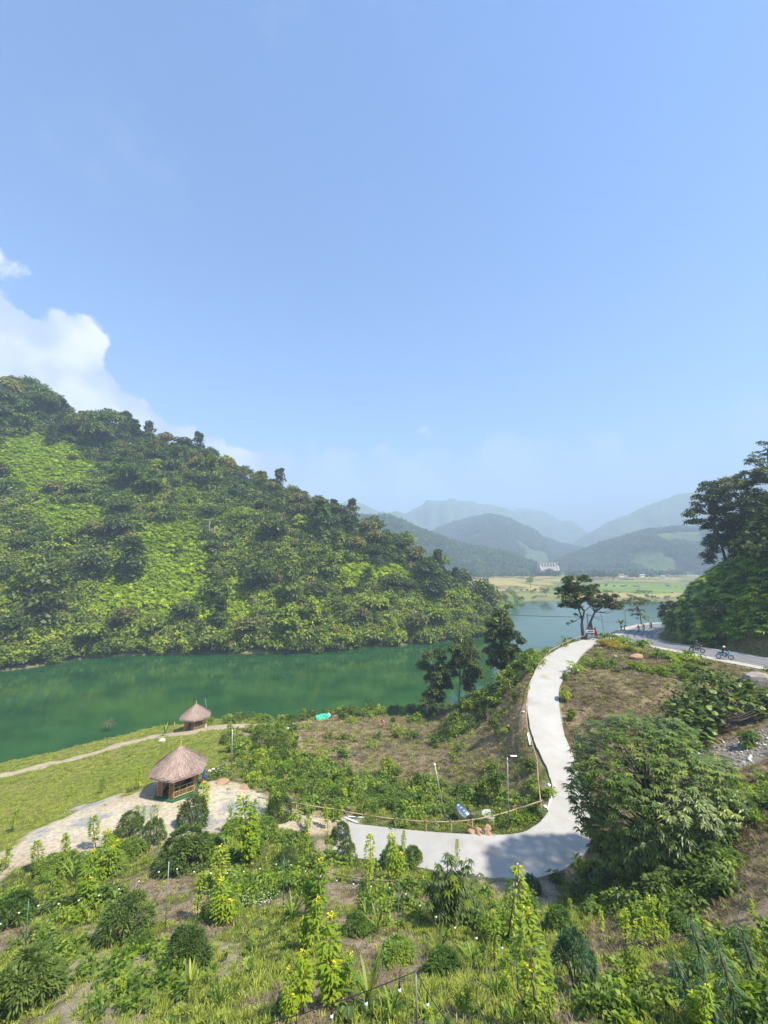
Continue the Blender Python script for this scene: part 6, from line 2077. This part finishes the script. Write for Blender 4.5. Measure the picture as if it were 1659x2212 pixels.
# ---- bushes along the lane
for (cx_, cy_, w, h, mt, lb) in [(1222, 1500, 26, 38, 'grass', 'tufty bush on the inner edge of the lane'), (1222, 1463, 22, 16, 'weed', 'small bush higher up the inner edge of the lane'), (1234, 1545, 18, 30, 'tree_bright', 'light green bush below the tufty one by the lane'),
                                 (1068, 1572, 34, 50, 'tree_mid', 'bushy sapling on the slope left of the lane'), (968, 1582, 50, 46, 'tree_dark', 'dark feathery shrub in the middle of the mown mound'), (1075, 1702, 46, 80, 'weed', 'dark rounded shrub above the well ring'),
                                 (1145, 1655, 24, 34, 'weed', 'small dark shrub beside the bamboo railing'), (978, 1502, 44, 28, 'tree_bright', 'broad-leaved young tree at the bank below the dark trees'), (655, 1540, 18, 22, 'tree_bright', 'light green sapling at the shore left of the tarpaulin'),
                                 (800, 1530, 26, 20, 'tree_mid', 'thin sapling at the shore between the tarpaulin and the worker'), (1188, 1402, 14, 12, 'weed', 'weed growing at the upper left edge of the lane'), (850, 1556, 12, 10, 'weed', 'tuft of weeds right of the worker'),
                                 (500, 1600, 26, 70, 'tree_bright', 'tall light green shrub beside the grey pole'), (560, 1590, 60, 50, 'tree_mid', 'large bush right of the grey pole'), (615, 1600, 50, 50, 'tree_mid', 'large bush at the left of the bare soil'),
                                 (560, 1640, 50, 46, 'tree_bright', 'round bright bush right of the white stones'), (840, 1660, 50, 44, 'tree_bright', 'bright bush at the top edge of the undergrowth'), (900, 1690, 50, 36, 'tree_mid', 'bush left of the leaning pole'),
                                 (455, 1560, 20, 10, 'tree_bright', 'low bright plant on the shore right of the far hut'), (1620, 1600, 44, 40, 'weed', 'weedy bush on the rubble at the right edge'), (1590, 1700, 24, 24, 'yellow_green', 'yellow-green weed below the rubble')]:
    q = hit(cx_, cy_ + h * .38); s = px_scale(q); ww, hh = w * s / 2, h * s * .8
    t = empty('bush', q, random.random() * 6, lb, 'bush')
    lv = Leaves()
    for k in range(11):
        z_ = random.uniform(.12, .9); f_ = math.sin(math.pi * min(z_ * .9 + .15, 1))
        lv.clump((random.gauss(0, ww * .4 * f_), random.gauss(0, ww * .4 * f_), hh * z_), max(ww, hh * .5) * .36, 80, .22 if ww > .6 else .15, .10, .3)
    lv.build('foliage', M[mt], t, 'stuff')
    mb = MB(); mb.tube([(0, 0, -.2), (0, 0, hh * .6)], [.05, .02], 6); mb.build('stem', M['bark'], t)

# ---- big tree with drooping fingered leaves beside the lane bend
b = hit(1425, 1888); b = g3(b.x, b.y)
dY = b.y + 1.2
t = empty('drooping_leaf_tree', b, 0, 'large dense tree with drooping finger-like glossy leaves beside the lane bend', 'tree')
OUT = [(1232, 1640), (1262, 1600), (1300, 1568), (1370, 1560), (1430, 1572), (1490, 1620), (1540, 1660), (1575, 1730), (1590, 1790), (1570, 1840), (1530, 1870), (1440, 1900), (1330, 1905), (1270, 1880), (1245, 1820), (1262, 1770), (1235, 1700)]
cl = []
while len(cl) < 115:
    a, c = random.uniform(1230, 1600), random.uniform(1560, 1900)
    if in_poly(np.array([a]), np.array([c]), OUT)[0]: cl.append((a, c, random.uniform(20, 32)))
cxm, cym = 1416, 1732
W_ = []
for (a, c, r_) in cl:
    edge_ = min(1, math.hypot((a - cxm) / 185, (c - cym) / 175))
    yy = dY - 3.2 * math.sqrt(max(0, 1 - edge_ ** 2)) * random.uniform(.3, 1.0) + (random.random() < .25) * 3.5
    p = at_y(a, c, yy); W_.append((p.x - b.x, p.y - b.y, max(p.z - b.z, .4), r_ * px_scale(p)))
mb = MB(); tr0 = [(0, 0, -.5), (.05, .1, 1.5), (-.1, .4, 3.2), (-.1, .6, 5.0)]
mb.tube(tr0, [.2, .17, .13, .07], 9)
for (x_, y_, z_, r_) in W_:
    z0 = min(max(z_ * .6, .8), 4.6); e = Vector((-.05, .3 * z0 / 3, z0)); c = Vector((x_, y_, z_)); mb.tube([e, e.lerp(c, .5) + Vector((0, 0, .15)), c], [.05, .03, .015], 5)
mb.build('trunk', M['bark'], t, True)
lv = Leaves()
sc_ = px_scale((0, dY, b.z + 3.5)); cen = at_y(cxm, cym, dY) - b
n_ = 3000
u = nrm(RNG.normal(size=(n_ * 2, 3))); u = u[(u[:, 1] < .35) | (u[:, 2] > .2)][:n_]; n_ = len(u)
lump = 0.80 + 0.36 * fbm(u[:, 0] * 3.4 + 9, u[:, 2] * 3.4 + u[:, 1] * 2, 1.0, 3, 12)
lay = np.where(RNG.random(n_) < .7, 1.0, .84) * (1 + RNG.normal(0, .03, n_))
sq_ = np.abs(u[:, 0]) ** 1.0
C_ = np.array(cen) + u * np.array([172 * sc_, 3.2, 166 * sc_]) * (lump * lay)[:, None]
C_[:, 2] = np.maximum(C_[:, 2], .35)
tb = np.clip(RNG.normal(.36, .2, n_), 0, .8)
for j in range(7):
    a = j * .897 + RNG.random(n_) * .5
    side = np.stack([np.cos(a), np.sin(a), np.zeros(n_)], 1)
    D = nrm(side + u * .55)
    lv.add(C_, D, nrm(u + np.array([0, 0, .8])), .27 * (0.75 + .5 * RNG.random(n_)), .075, .5, 3, np.clip(tb + RNG.random(n_) * .35, 0, 1))
lv.build('crown', M['glossy_leaf'], t, 'stuff')

# ---- big round-leaved bush by the road
b = hit(1545, 1592); b = g3(b.x, b.y)
t = empty('round_leaved_bush', b, 0, 'wide dark bush with big round leaves below the asphalt road at right', 'bush')
OUT = [(1462, 1478), (1500, 1470), (1530, 1445), (1600, 1455), (1640, 1490), (1700, 1500), (1700, 1545), (1640, 1540), (1590, 1530), (1560, 1560), (1540, 1600), (1490, 1612), (1465, 1590), (1450, 1530)]
me_leaf = []
for k in range(4):
    V, F_ = [], []
    n_ = 8; V.append((0, 0, 0))
    for i in range(n_ + 1):
        a = -2.6 + 5.2 * i / n_; rr = .5
        V.append((rr * math.cos(a) + .35, rr * math.sin(a), -.12 * (abs(math.sin(a))) - .1 * (math.cos(a) > .5) - .03 * k))
    F_ = [(0, i + 1, i + 2) for i in range(n_)]
    me = bpy.data.meshes.new('leaf'); me.from_pydata(V, [], F_); me.materials.append(M['glossy_leaf'])
    a_ = me.attributes.new('tone', 'FLOAT', 'POINT'); a_.data.foreach_set('value', np.full(len(V), [.2, .45, .7, .95][k], np.float32)); me_leaf.append(me)
cnt = 0; mb = MB(); stemtop = Vector((0, 0, .8)); lvb = Leaves()
mb.tube([(0, 0, -.4), (.1, .2, .6), (0, .3, 1.2)], [.14, .11, .07], 7)
while cnt < 290:
    a, c = random.uniform(1450, 1700), random.uniform(1445, 1612)
    if not in_poly(np.array([a]), np.array([c]), OUT)[0]: continue
    lower = c > 1545 and a < 1560
    yy = b.y + (1560 - c) / 120 * 3.5 - .8 + random.uniform(-.7, .5)
    p = at_y(a, c, yy) - b
    if p.z + b.z < float(gz(p.x + b.x, p.y + b.y)) + .1: p.z = float(gz(p.x + b.x, p.y + b.y)) + .15 - b.z
    o = obj('leaf', me_leaf[random.choice([0, 0, 1, 1, 1, 2, 2, 3])], t, None, p, (random.gauss(0, .4), random.uniform(-.1, .6), random.random() * 6.28)); s = random.uniform(.38, .62); o.scale = (s, s, s)
    if cnt % 6 == 0: mb.tube([(0, .2, .9), (p * .5 + Vector((0, 0, .3))), p], [.04, .025, .012], 5)
    if cnt % 2 == 0: lvb.clump(p + Vector((0, .6, -.35)), .5, 14, .34, .26, .2)
    cnt += 1
for k in range(60):
    a, c = random.uniform(1460, 1545), random.uniform(1520, 1612)
    p = hit(a, c) + Vector((0, 0, random.uniform(.1, .7))) - b; lvb.clump(p, .45, 22, .22, .16, .2)
lvb.build('inner_foliage', M['shrub'], t, 'stuff'); mb.build('stem', M['bark'], t, True)

# ---------------------------------------------------------------- planted foreground
def column_proto(kind, seed):
    """slim upright plant: stem, leafy column, yellow flower spikes; unit height 1.8 m"""
    rs = np.random.default_rng(seed)
    st = MB(); fol = Leaves(); flo = Leaves()
    ns = [1, 2, 3][kind % 3]
    for s_i in range(ns):
        ox, oy = (0, 0) if s_i == 0 else (rs.normal(0, .16), rs.normal(0, .16)); H_ = 1.75 if s_i == 0 else rs.uniform(1.0, 1.55)
        lean = rs.normal(0, .05, 2)
        st.tube([(ox * .3, oy * .3, -.2), (ox, oy, H_ * .5), (ox + lean[0], oy + lean[1], H_)], [.018, .014, .008], 5)
        n_ = int(105 * H_)
        zz = rs.uniform(.22, 1, n_) * H_; a = rs.random(n_) * 6.283; lob = rs.random(9); rad = .02 + .13 * np.sin(np.clip(zz / H_, 0, 1) * math.pi * .9 + .1) ** .6 * lob[np.clip((zz / H_ * 9).astype(int), 0, 8)]
        cen = np.stack([ox + lean[0] * zz / H_, oy + lean[1] * zz / H_, zz], 1)
        P_ = cen + np.stack([np.cos(a) * rad, np.sin(a) * rad, np.zeros(n_)], 1)
        D = np.stack([np.cos(a), np.sin(a), .5 + .3 * rs.random(n_)], 1)
        tone = np.clip(.45 + .25 * rs.random(n_) + .35 * (zz < .5 * H_) * (rs.random(n_) < .4), 0, 1)
        fol.add(P_, D, np.stack([-np.cos(a) * .4, -np.sin(a) * .4, np.ones(n_)], 1), .14 * (0.6 + .8 * rs.random(n_)), .055, .6, 3, tone)
        if kind != 3:
            m_ = 14; a = rs.random(m_) * 6.283
            P_ = np.array([ox + lean[0], oy + lean[1], H_ - .02]) + np.stack([np.cos(a) * .035, np.sin(a) * .035, rs.uniform(-.10, .08, m_)], 1)
            flo.add(P_, np.stack([np.cos(a), np.sin(a), .5 + rs.random(m_)], 1), (0, 0, 1), .045, .04, .1, 1)
    for _ in range(4):
        a = rs.random() * 6.283; z_ = rs.uniform(.5, 1.5)
        flo.add([[math.cos(a) * .12, math.sin(a) * .12, z_]] * 4, rs.normal(size=(4, 3)) + [0, 0, .5], (0, 0, 1), .05, .045, .1, 1)
    m1 = st.mesh('stem', True); m1.materials.append(M['bark'])
    m2 = fol.mesh('foliage'); m2.materials.append(M['tree_bright' if seed % 3 == 1 else 'yellow_green'])
    m3 = flo.mesh('flowers'); m3.materials.append(M['blossom'])
    return m1, m2, m3


cprot = [column_proto(k % 3, 100 + k) for k in range(7)]


def column(px, yt, yb, label, k=None, wide=1.0, flowers=True):
    q = hit(px, yb, 3.0); H_ = height_to(q, yt)
    m1, m2, m3 = cprot[(k if k is not None else random.randrange(7)) % 7]
    t = empty('flowering_column_plant', q, random.random() * 6, label, 'plant', 'slim yellow-green flowering plants on the slope')
    s = max(H_, .35) / 1.78
    t.scale = (s * wide, s * wide, s)
    t.rotation_euler = (random.gauss(0, .07), random.gauss(0, .07), random.random() * 6)
    obj('stem', m1, t); f_ = obj('foliage', m2, t); f_['kind'] = 'stuff'
    if flowers: obj('flowers', m3, t)['kind'] = 'stuff'
    return t


COLS = [
    (207, 1757, 1832, 'slim flowering plant left of the first round bushes by the gravel', 0, 1.3), (82, 1815, 1885, 'slim plant at the lower edge of the gravel track near the left', 0, 1.5), (145, 1795, 1855, 'slim plant on the gravel edge between two others at the left', 3, 1.5),
    (293, 1738, 1790, 'short flowering spike behind the first round bush', 0, 1.2), (306, 1742, 1790, 'second short flowering spike behind the first round bush', 3, 1.2), (332, 1736, 1795, 'flowering spike behind the second round bush', 0, 1.2),
    (437, 1690, 1765, 'bright yellow-green spike beside the standing person', 0, 1.6), (497, 1738, 1800, 'faint flowering spike on the gravel right of the hut', 1, 1.1), (532, 1712, 1870, 'tall yellow flowering plant in the middle at the gravel edge, left stem', 2, 1.15),
    (548, 1725, 1862, 'tall yellow flowering plant touching the tallest at the gravel edge', 1, 1.0), (592, 1700, 1760, 'yellow-flowered plant beside the start of the bamboo railing', 2, 1.4), (604, 1712, 1770, 'lower yellow-flowered plant by the bamboo railing start', 1, 1.2),
    (664, 1745, 1800, 'small flowering plant in front of the railing', 1, 1.2), (708, 1735, 1790, 'slim green spike by the left end of the lane', 3, 1.2), (655, 1802, 1860, 'yellowing flowering plant on open ground below the lane end', 0, 1.3),
    (236, 1790, 1860, 'plant with big yellow flowers left of the round bushes', 2, 1.6), (226, 1828, 1900, 'plant with big yellow flower heads below the gravel track', 2, 1.6), (178, 1845, 1960, 'tall leafy plant with one yellow flower below the gravel track', 2, 1.3),
    (122, 1880, 1940, 'feathery green plant in the weeds at the left', 3, 1.5), (10, 1828, 1880, 'yellow-flowered plant at the very left edge', 1, 1.5), (25, 1752, 1800, 'single yellow flower plant on the lawn at the left edge', 0, 1.4),
    (468, 1835, 1935, 'flowering plant with yellow head below the largest round bush', 0, 1.7), (472, 1905, 1998, 'plant with yellow flowers and dark broad leaves at its foot', 2, 1.8), (425, 1895, 1990, 'green leafy spike left of the broad-leaved flowering plant', 3, 1.5),
    (708, 1795, 1850, 'small flowering spike beside the twin dark bushes', 1, 1.0), (797, 1800, 1910, 'slim flowering plant in front of the lane, left of centre', 0, 1.0), (795, 1855, 1930, 'second slim flowering plant in front of the lane', 0, .9),
    (849, 1798, 1900, 'bushy flowering plant before the lane at the centre', 2, 1.2), (870, 1790, 1850, 'thin spike right of the bushy flowering plant', 3, 1.0), (988, 1815, 1880, 'thin spike standing against the lane beside the cassava-like tree', 3, 1.0),
    (685, 1852, 1990, 'tall yellow-green plant with a leafy head left of centre', 2, 1.3), (668, 1925, 2060, 'tall yellow-green plant leaning below the leafy head', 2, 1.1), (706, 1990, 2170, 'large yellow-green plant in the near centre', 2, 1.3),
    (655, 2040, 2190, 'near leafy plant with a yellow flower left of the large one', 2, 1.2), (618, 2105, 2212, 'bright green plant at the bottom left of centre', 2, 1.3), (740, 2060, 2170, 'leafy plant right of the large near one', 1, 1.3),
    (1095, 1855, 2045, 'tall slim flowering column in front of the lane bend', 0, 1.0), (1146, 1905, 1985, 'slim flowering plant in front of the pale earth bank', 2, 1.1), (1068, 1968, 2105, 'flowering plant with an orange-yellow top near the bulbs', 0, 1.0),
    (1160, 1985, 2240, 'tallest bright yellow-green column at the bottom right of centre', 0, 1.1), (1190, 2060, 2225, 'column plant merging with the tallest bright one', 3, 1.0), (1085, 2060, 2150, 'yellow-green plant under the string lights', 1, 1.2),
    (1232, 1935, 2000, 'thin spike at the edge of the shaded hollow', 3, 1.0), (1300, 1965, 2020, 'thin yellow-green plant right of the hollow', 3, 1.2), (1352, 1960, 2040, 'bright green plant above the leaning column', 1, 1.2),
    (1376, 2008, 2160, 'leaning yellow-green column with yellowed lower leaves', 2, 1.0), (1420, 1948, 2050, 'light green two-stemmed plant on the dry slope', 1, 1.2), (1440, 1960, 2040, 'yellowish plant right of the two-stemmed one', 1, 1.1),
    (1555, 1985, 2035, 'bright green spike behind the blue-green cycad-like plant', 1, 1.2), (1500, 2015, 2080, 'green plant left of the blue-green cycad-like plant', 1, 1.4), (1510, 2105, 2240, 'bright green column at the bottom right', 2, 1.2),
    (1625, 1942, 1985, 'yellow-leaved plant on the dry slope near the right edge', 3, 1.4), (1640, 2005, 2060, 'yellow-green plant at the right edge', 3, 1.3), (1500, 1790, 1850, 'yellow-green drooping sprig at the edge of the big glossy tree', 3, 1.3),
    (220, 1678, 1714, 'dark little column plant on the lawn left of the hut', 3, 1.8), (298, 1652, 1705, 'taller column plant on the lawn beside the hut', 3, 1.4), (155, 1695, 1722, 'small column plant in the middle of the lawn', 3, 1.6), (283, 1688, 1712, 'short leafy plant at the edge of the lawn by the hut', 3, 1.8),
    (496, 1560, 1610, 'yellow-green shrub column beside the grey pole', 3, 1.8),
    (262, 2090, 2160, 'small light green plant on the bare soil', 3, 1.2), (930, 2180, 2230, 'leafy light green plant at the bottom edge', 1, 1.6), (1010, 2130, 2200, 'light green leafy plant beside the near pole', 1, 1.5),
]
for (a, yt, yb, lb, k, wd) in COLS:
    column(a, yt, yb, lb, k, wd, k != 3)

# rounded dark shrubs
def shrub_proto(seed, mat, L=.12, W=.045, drp=.3):
    lv = Leaves()
    for k in range(34):
        u = nrm(RNG.normal(size=3)); u[2] = abs(u[2])
        c = np.array([u[0] * .62, u[1] * .62, .12 + u[2] * .72]); n_ = 90; rr = .22
        uu = nrm(RNG.normal(size=(n_, 3)) + u * 1.1)
        P_ = c + uu * rr * (.4 + .6 * RNG.random((n_, 1)))
        D = uu * [1, 1, .6] + [0, 0, .05]
        lv.add(P_, D, nrm(uu * .3 + [0, 0, 1]), L * (.7 + .6 * RNG.random(n_)), W, drp, 2, np.clip(RNG.random(n_) * .6 + RNG.random() * .4, 0, 1))
    m2 = lv.mesh('foliage'); m2.materials.append(M[mat])
    mb = MB()
    for k in range(8):
        a = k * .785; mb.tube([(0, 0, -.15), (math.cos(a) * .25, math.sin(a) * .25, .4), (math.cos(a) * .5, math.sin(a) * .5, .75)], [.03, .02, .01], 5)
    m1 = mb.mesh('stem', True); m1.materials.append(M['bark'])
    return m1, m2


sprot = [shrub_proto(k, 'shrub') for k in range(3)] + [shrub_proto(3, 'palm_blue', .13, .04, .4), shrub_proto(4, 'weed', .15, .06, .4), shrub_proto(5, 'dry_grass', .12, .02, .4)]
SHR = [(277, 1785, 64, 64, 0, 'round dark bush at the gravel edge, left one of the pair'), (331, 1797, 52, 66, 1, 'round dark bush at the gravel edge, right one of the pair'), (415, 1755, 66, 86, 2, 'dark leafy bush in front of the larger hut'),
       (397, 1838, 116, 104, 0, 'largest round dark bush below the gravel yard'), (603, 1745, 62, 62, 1, 'dark bush below the flowering plants at the railing start'), (736, 1801, 46, 52, 2, 'upper of the two dark bushes at the lane end'),
       (749, 1842, 46, 52, 0, 'lower of the two dark bushes at the lane end'), (892, 1851, 44, 44, 4, 'small grey-green bush in front of the lane'), (268, 1990, 116, 112, 1, 'big drooping dark bush in the left foreground'),
       (398, 2062, 108, 116, 2, 'big drooping dark bush right of the one in the left foreground'), (45, 2135, 150, 150, 0, 'big dark bush in the bottom left corner'), (25, 1970, 90, 80, 4, 'green bush at the left edge below the track'),
       (620, 1856, 52, 56, 1, 'middle-sized dark bush among the flowering plants'), (505, 1792, 60, 40, 4, 'low green bush right of the largest round one'), (575, 1785, 50, 36, 4, 'low green bush at the lower edge of the gravel'),
       (220, 1870, 90, 60, 4, 'wide green bush below the gravel track'), (280, 1835, 60, 46, 4, 'green bush tucked below the left round pair'), (110, 1870, 60, 46, 4, 'low bush on the edge of the track at left'), (850, 1860, 66, 70, 1, 'dark bush behind the bushy flowering plant'),
       (1245, 2085, 100, 150, 3, 'dark blue-green bush right of the tallest bright column'), (1210, 1990, 60, 60, 4, 'mid-green bush in front of the shaded hollow'), (1435, 2130, 84, 70, 5, 'rounded dry brown tuft bush on the right slope'),
       (460, 1840, 50, 60, 4, 'green bush beside the largest round bush'), (545, 1830, 50, 50, 4, 'green bush at the foot of the tall yellow plants'), (300, 2040, 60, 50, 4, 'bright low bush between the two big drooping ones'),
       (1150, 1912, 40, 46, 3, 'small spiky dark plant on the lower edge of the lane'), (1480, 2000, 60, 40, 4, 'low bush on the right slope'), (500, 1965, 50, 40, 4, 'low leafy bush left of centre'), (770, 2000, 60, 50, 4, 'low leafy bush near the centre'),
       (860, 2060, 80, 60, 4, 'leafy bush under the creeper-wrapped pole'), (960, 2090, 90, 60, 4, 'leafy bush at the near pole'), (1330, 1905, 90, 50, 0, 'dark bush under the big glossy tree, left'), (1450, 1920, 110, 70, 0, 'dark bush under the big glossy tree, right')]
for (cx_, cy_, w, h, k, lb) in SHR:
    q = hit(cx_, cy_ + h * .36, 3.0); s = px_scale(q)
    t = empty('round_shrub', q, random.random() * 6, lb, 'bush', 'bushes on the planted slope')
    t.scale = (w * s / 1.72, w * s / 1.72, h * s * .78 / 1.08)
    m1, m2 = sprot[k]; obj('stem', m1, t); f_ = obj('foliage', m2, t); f_['kind'] = 'stuff'

# cassava-like young tree in front of the lane
b = hit(972, 2000, 3.0); s = px_scale(b)
t = empty('cassava_tree', b, 0, 'dark young tree with drooping fingered leaves and light tips in front of the lane', 'tree')
mb = MB(); lv = Leaves(); lt = Leaves()
for (a, c) in [(940, 1862), (965, 1838), (1008, 1852), (1030, 1890), (925, 1900), (985, 1885), (950, 1920), (1015, 1925), (975, 1940), (925, 1945), (1035, 1940), (995, 1905)]:
    yy = b.y + random.uniform(-.7, .7); p = at_y(a, c, yy) - b
    mb.tube([(0, 0, -.2), (p.x * .4, p.y * .4, p.z * .5), (p.x, p.y, p.z)], [.045, .03, .012], 5)
    for k in range(13):
        f_ = 1 - k * .055; q = np.array([p.x * f_, p.y * f_, p.z - k * .10 * (p.z / 2.2)])
        an = RNG.random() * 6.28; q = q + np.array([math.cos(an) * .16, math.sin(an) * .16, 0]); n_ = 7
        aa = RNG.random() * 6.28 + np.arange(n_) * .9
        D = np.stack([np.cos(aa), np.sin(aa), np.full(n_, .1)], 1) + np.array([math.cos(an), math.sin(an), 0]) * .5
        lv.add(np.repeat([q], n_, 0), D, (0, 0, 1), .26 * RNG.uniform(.8, 1.2), .07, .75, 3, np.clip(.1 + RNG.random(n_) * .6, 0, 1))
for (a, c) in [(980, 1895), (968, 1925), (1010, 1948), (985, 1912)]:
    p = at_y(a, c, b.y - .9) - b
    for k in range(2):
        aa = np.arange(8) * .785; lt.add(np.repeat([np.array(p)], 8, 0), np.stack([np.cos(aa), np.sin(aa), np.full(8, .2)], 1), (0, 0, 1), .26, .08, .7, 3, .7)
mb.build('stem', M['bark'], t, True); lv.build('foliage', M['shrub'], t, 'stuff'); lt.build('young_leaves', M['tree_bright'], t, 'stuff')

# blue-green drooping plants on the right slope
for (a, yt, yb, w, lb) in [(1530, 1990, 2130, 60, 'blue-green drooping plant leaning down the right slope'), (1600, 2040, 2220, 70, 'large blue-green drooping plant near the right edge'), (1645, 2020, 2150, 60, 'blue-green drooping plant at the right edge'),
                           (1500, 2080, 2210, 50, 'narrow blue-green leaning plant at the bottom right'), (1560, 2130, 2230, 60, 'blue-green plant at the bottom right corner')]:
    q = hit(a, yb, 3.0); H_ = height_to(q, yt)
    t = empty('drooping_blue_plant', q, 0, lb, 'plant', 'blue-green drooping plants on the right slope')
    mb = MB(); mb.tube([(0, 0, -.2), (-.1, .1, H_ * .6), (-.2, .15, H_)], [.035, .025, .01], 5); mb.build('stem', M['bark'], t, True)
    lv = Leaves(); n_ = 200; z_ = RNG.random(n_) ** .8; an = RNG.random(n_) * 6.28
    P_ = np.stack([-.2 * z_ + np.cos(an) * .05, .15 * z_ + np.sin(an) * .05, z_ * H_], 1)
    D = np.stack([np.cos(an), np.sin(an), np.full(n_, .25)], 1)
    lv.add(P_, D, (0, 0, 1), (.16 + .2 * (1 - z_)) * H_ / 1.7 * (.6 + .8 * RNG.random(n_)), .02, .6, 4, np.clip(RNG.random(n_), 0, 1))
    lv.build('foliage', M['palm_blue'], t, 'stuff')

# long-leaved cane-like plants: every blade a part
for (a, yb, h, n_, lb) in [(632, 1995, 70, 12, 'reed-like plant with long leaves left of the tall yellow-green one'), (795, 2175, 120, 14, 'cane plant with long upright blades near the bottom centre'), (815, 2020, 70, 10, 'thin reed plant left of the creeper-wrapped pole'),
                           (948, 2075, 80, 12, 'long-leaved plant rising beside the near string lights'), (1020, 2085, 60, 10, 'long-leaved grassy plant right of the near string lights'), (1070, 2160, 70, 10, 'long-bladed plant under the tallest bright column'),
                           (845, 2212, 90, 12, 'long-bladed plant at the bottom edge near the grey pole'), (410, 2150, 90, 16, 'arching grass clump below the drooping dark bush'), (475, 2180, 70, 12, 'arching grass clump right of the first'),
                           (210, 2160, 50, 10, 'small arching grass clump on the bare soil'), (300, 2120, 40, 9, 'little grass clump above the bare soil'), (160, 1905, 60, 10, 'upright green blades in the weeds at the left'), (1110, 2215, 60, 10, 'grass blades at the bottom edge right of centre'),
                           (790, 1985, 50, 9, 'short reed plant near the centre'), (540, 1560, 14, 6, 'tuft of reeds on the shore right of the far hut'), (356, 1590, 40, 9, 'spiky reed plant beside the path behind the hut')]:
    q = hit(a, yb, 3.0); s = px_scale(q); H_ = h * s
    radial_plant('long_leaved_plant', lb, 'plant', q, n_, H_ * .95, H_ * .06, 'weed' if n_ != 16 else 'grass', H_ * .12, (.8, 1.35), .35, .02, 5, 'long-leaved plants on the slope', 'blade')
# broad heart-leaved creeper at the foot of one plant and near the pole
for (a, yb, w, lb) in [(487, 1965, 50, 'clump of large heart-shaped leaves at the foot of the flowering plant'), (868, 1960, 40, 'heart-leaved creeper around the dark pole'), (1180, 2100, 60, 'heart-leaved creeper right of the tallest bright column'), (745, 2205, 40, 'broad heart leaves at the bottom edge')]:
    q = hit(a, yb, 3.0); s = px_scale(q); t = empty('heart_leaf_plant', q, 0, lb, 'plant', 'heart-leaved plants on the slope')
    for k in range(22):
        p = Vector((random.gauss(0, w * s * .25), random.gauss(0, w * s * .25), random.uniform(.05, w * s * .8)))
        o = obj('leaf', me_leaf[random.choice([0, 1, 2])], t, None, p, (random.gauss(0, .4), random.uniform(.2, .8), random.random() * 6.28)); sc_ = random.uniform(.12, .2); o.scale = (sc_, sc_, sc_)
# white wild flowers near the middle, scattered in the grass
lv = Leaves(); n_ = 160
fa = RNG.normal(557, 26, n_); fb = RNG.normal(1948, 12, n_)
for k in range(n_):
    q = hit(float(fa[k]), float(fb[k]), 3.0); lv.add([[q.x, q.y, q.z + .2 + .1 * random.random()]] * 4, [[1, 0, .2], [-1, 0, .2], [0, 1, .2], [0, -1, .2]], (0, 0, 1), .022, .02, 0, 1)
o = lv.build('white_flowers', M['white_blossom'], None, 'stuff'); o['label'] = 'patch of small white flowers in the grass'
# dried plant and thin sticks standing in the water
q = at_z(233, 1580, 0.0)
radial_plant('dry_water_plant', 'dried straw-coloured plant standing in the shallow water', 'plant', q, 40, 1.6, .06, 'dry_grass', 1.5, (-.1, .9), .5, .05, 4)
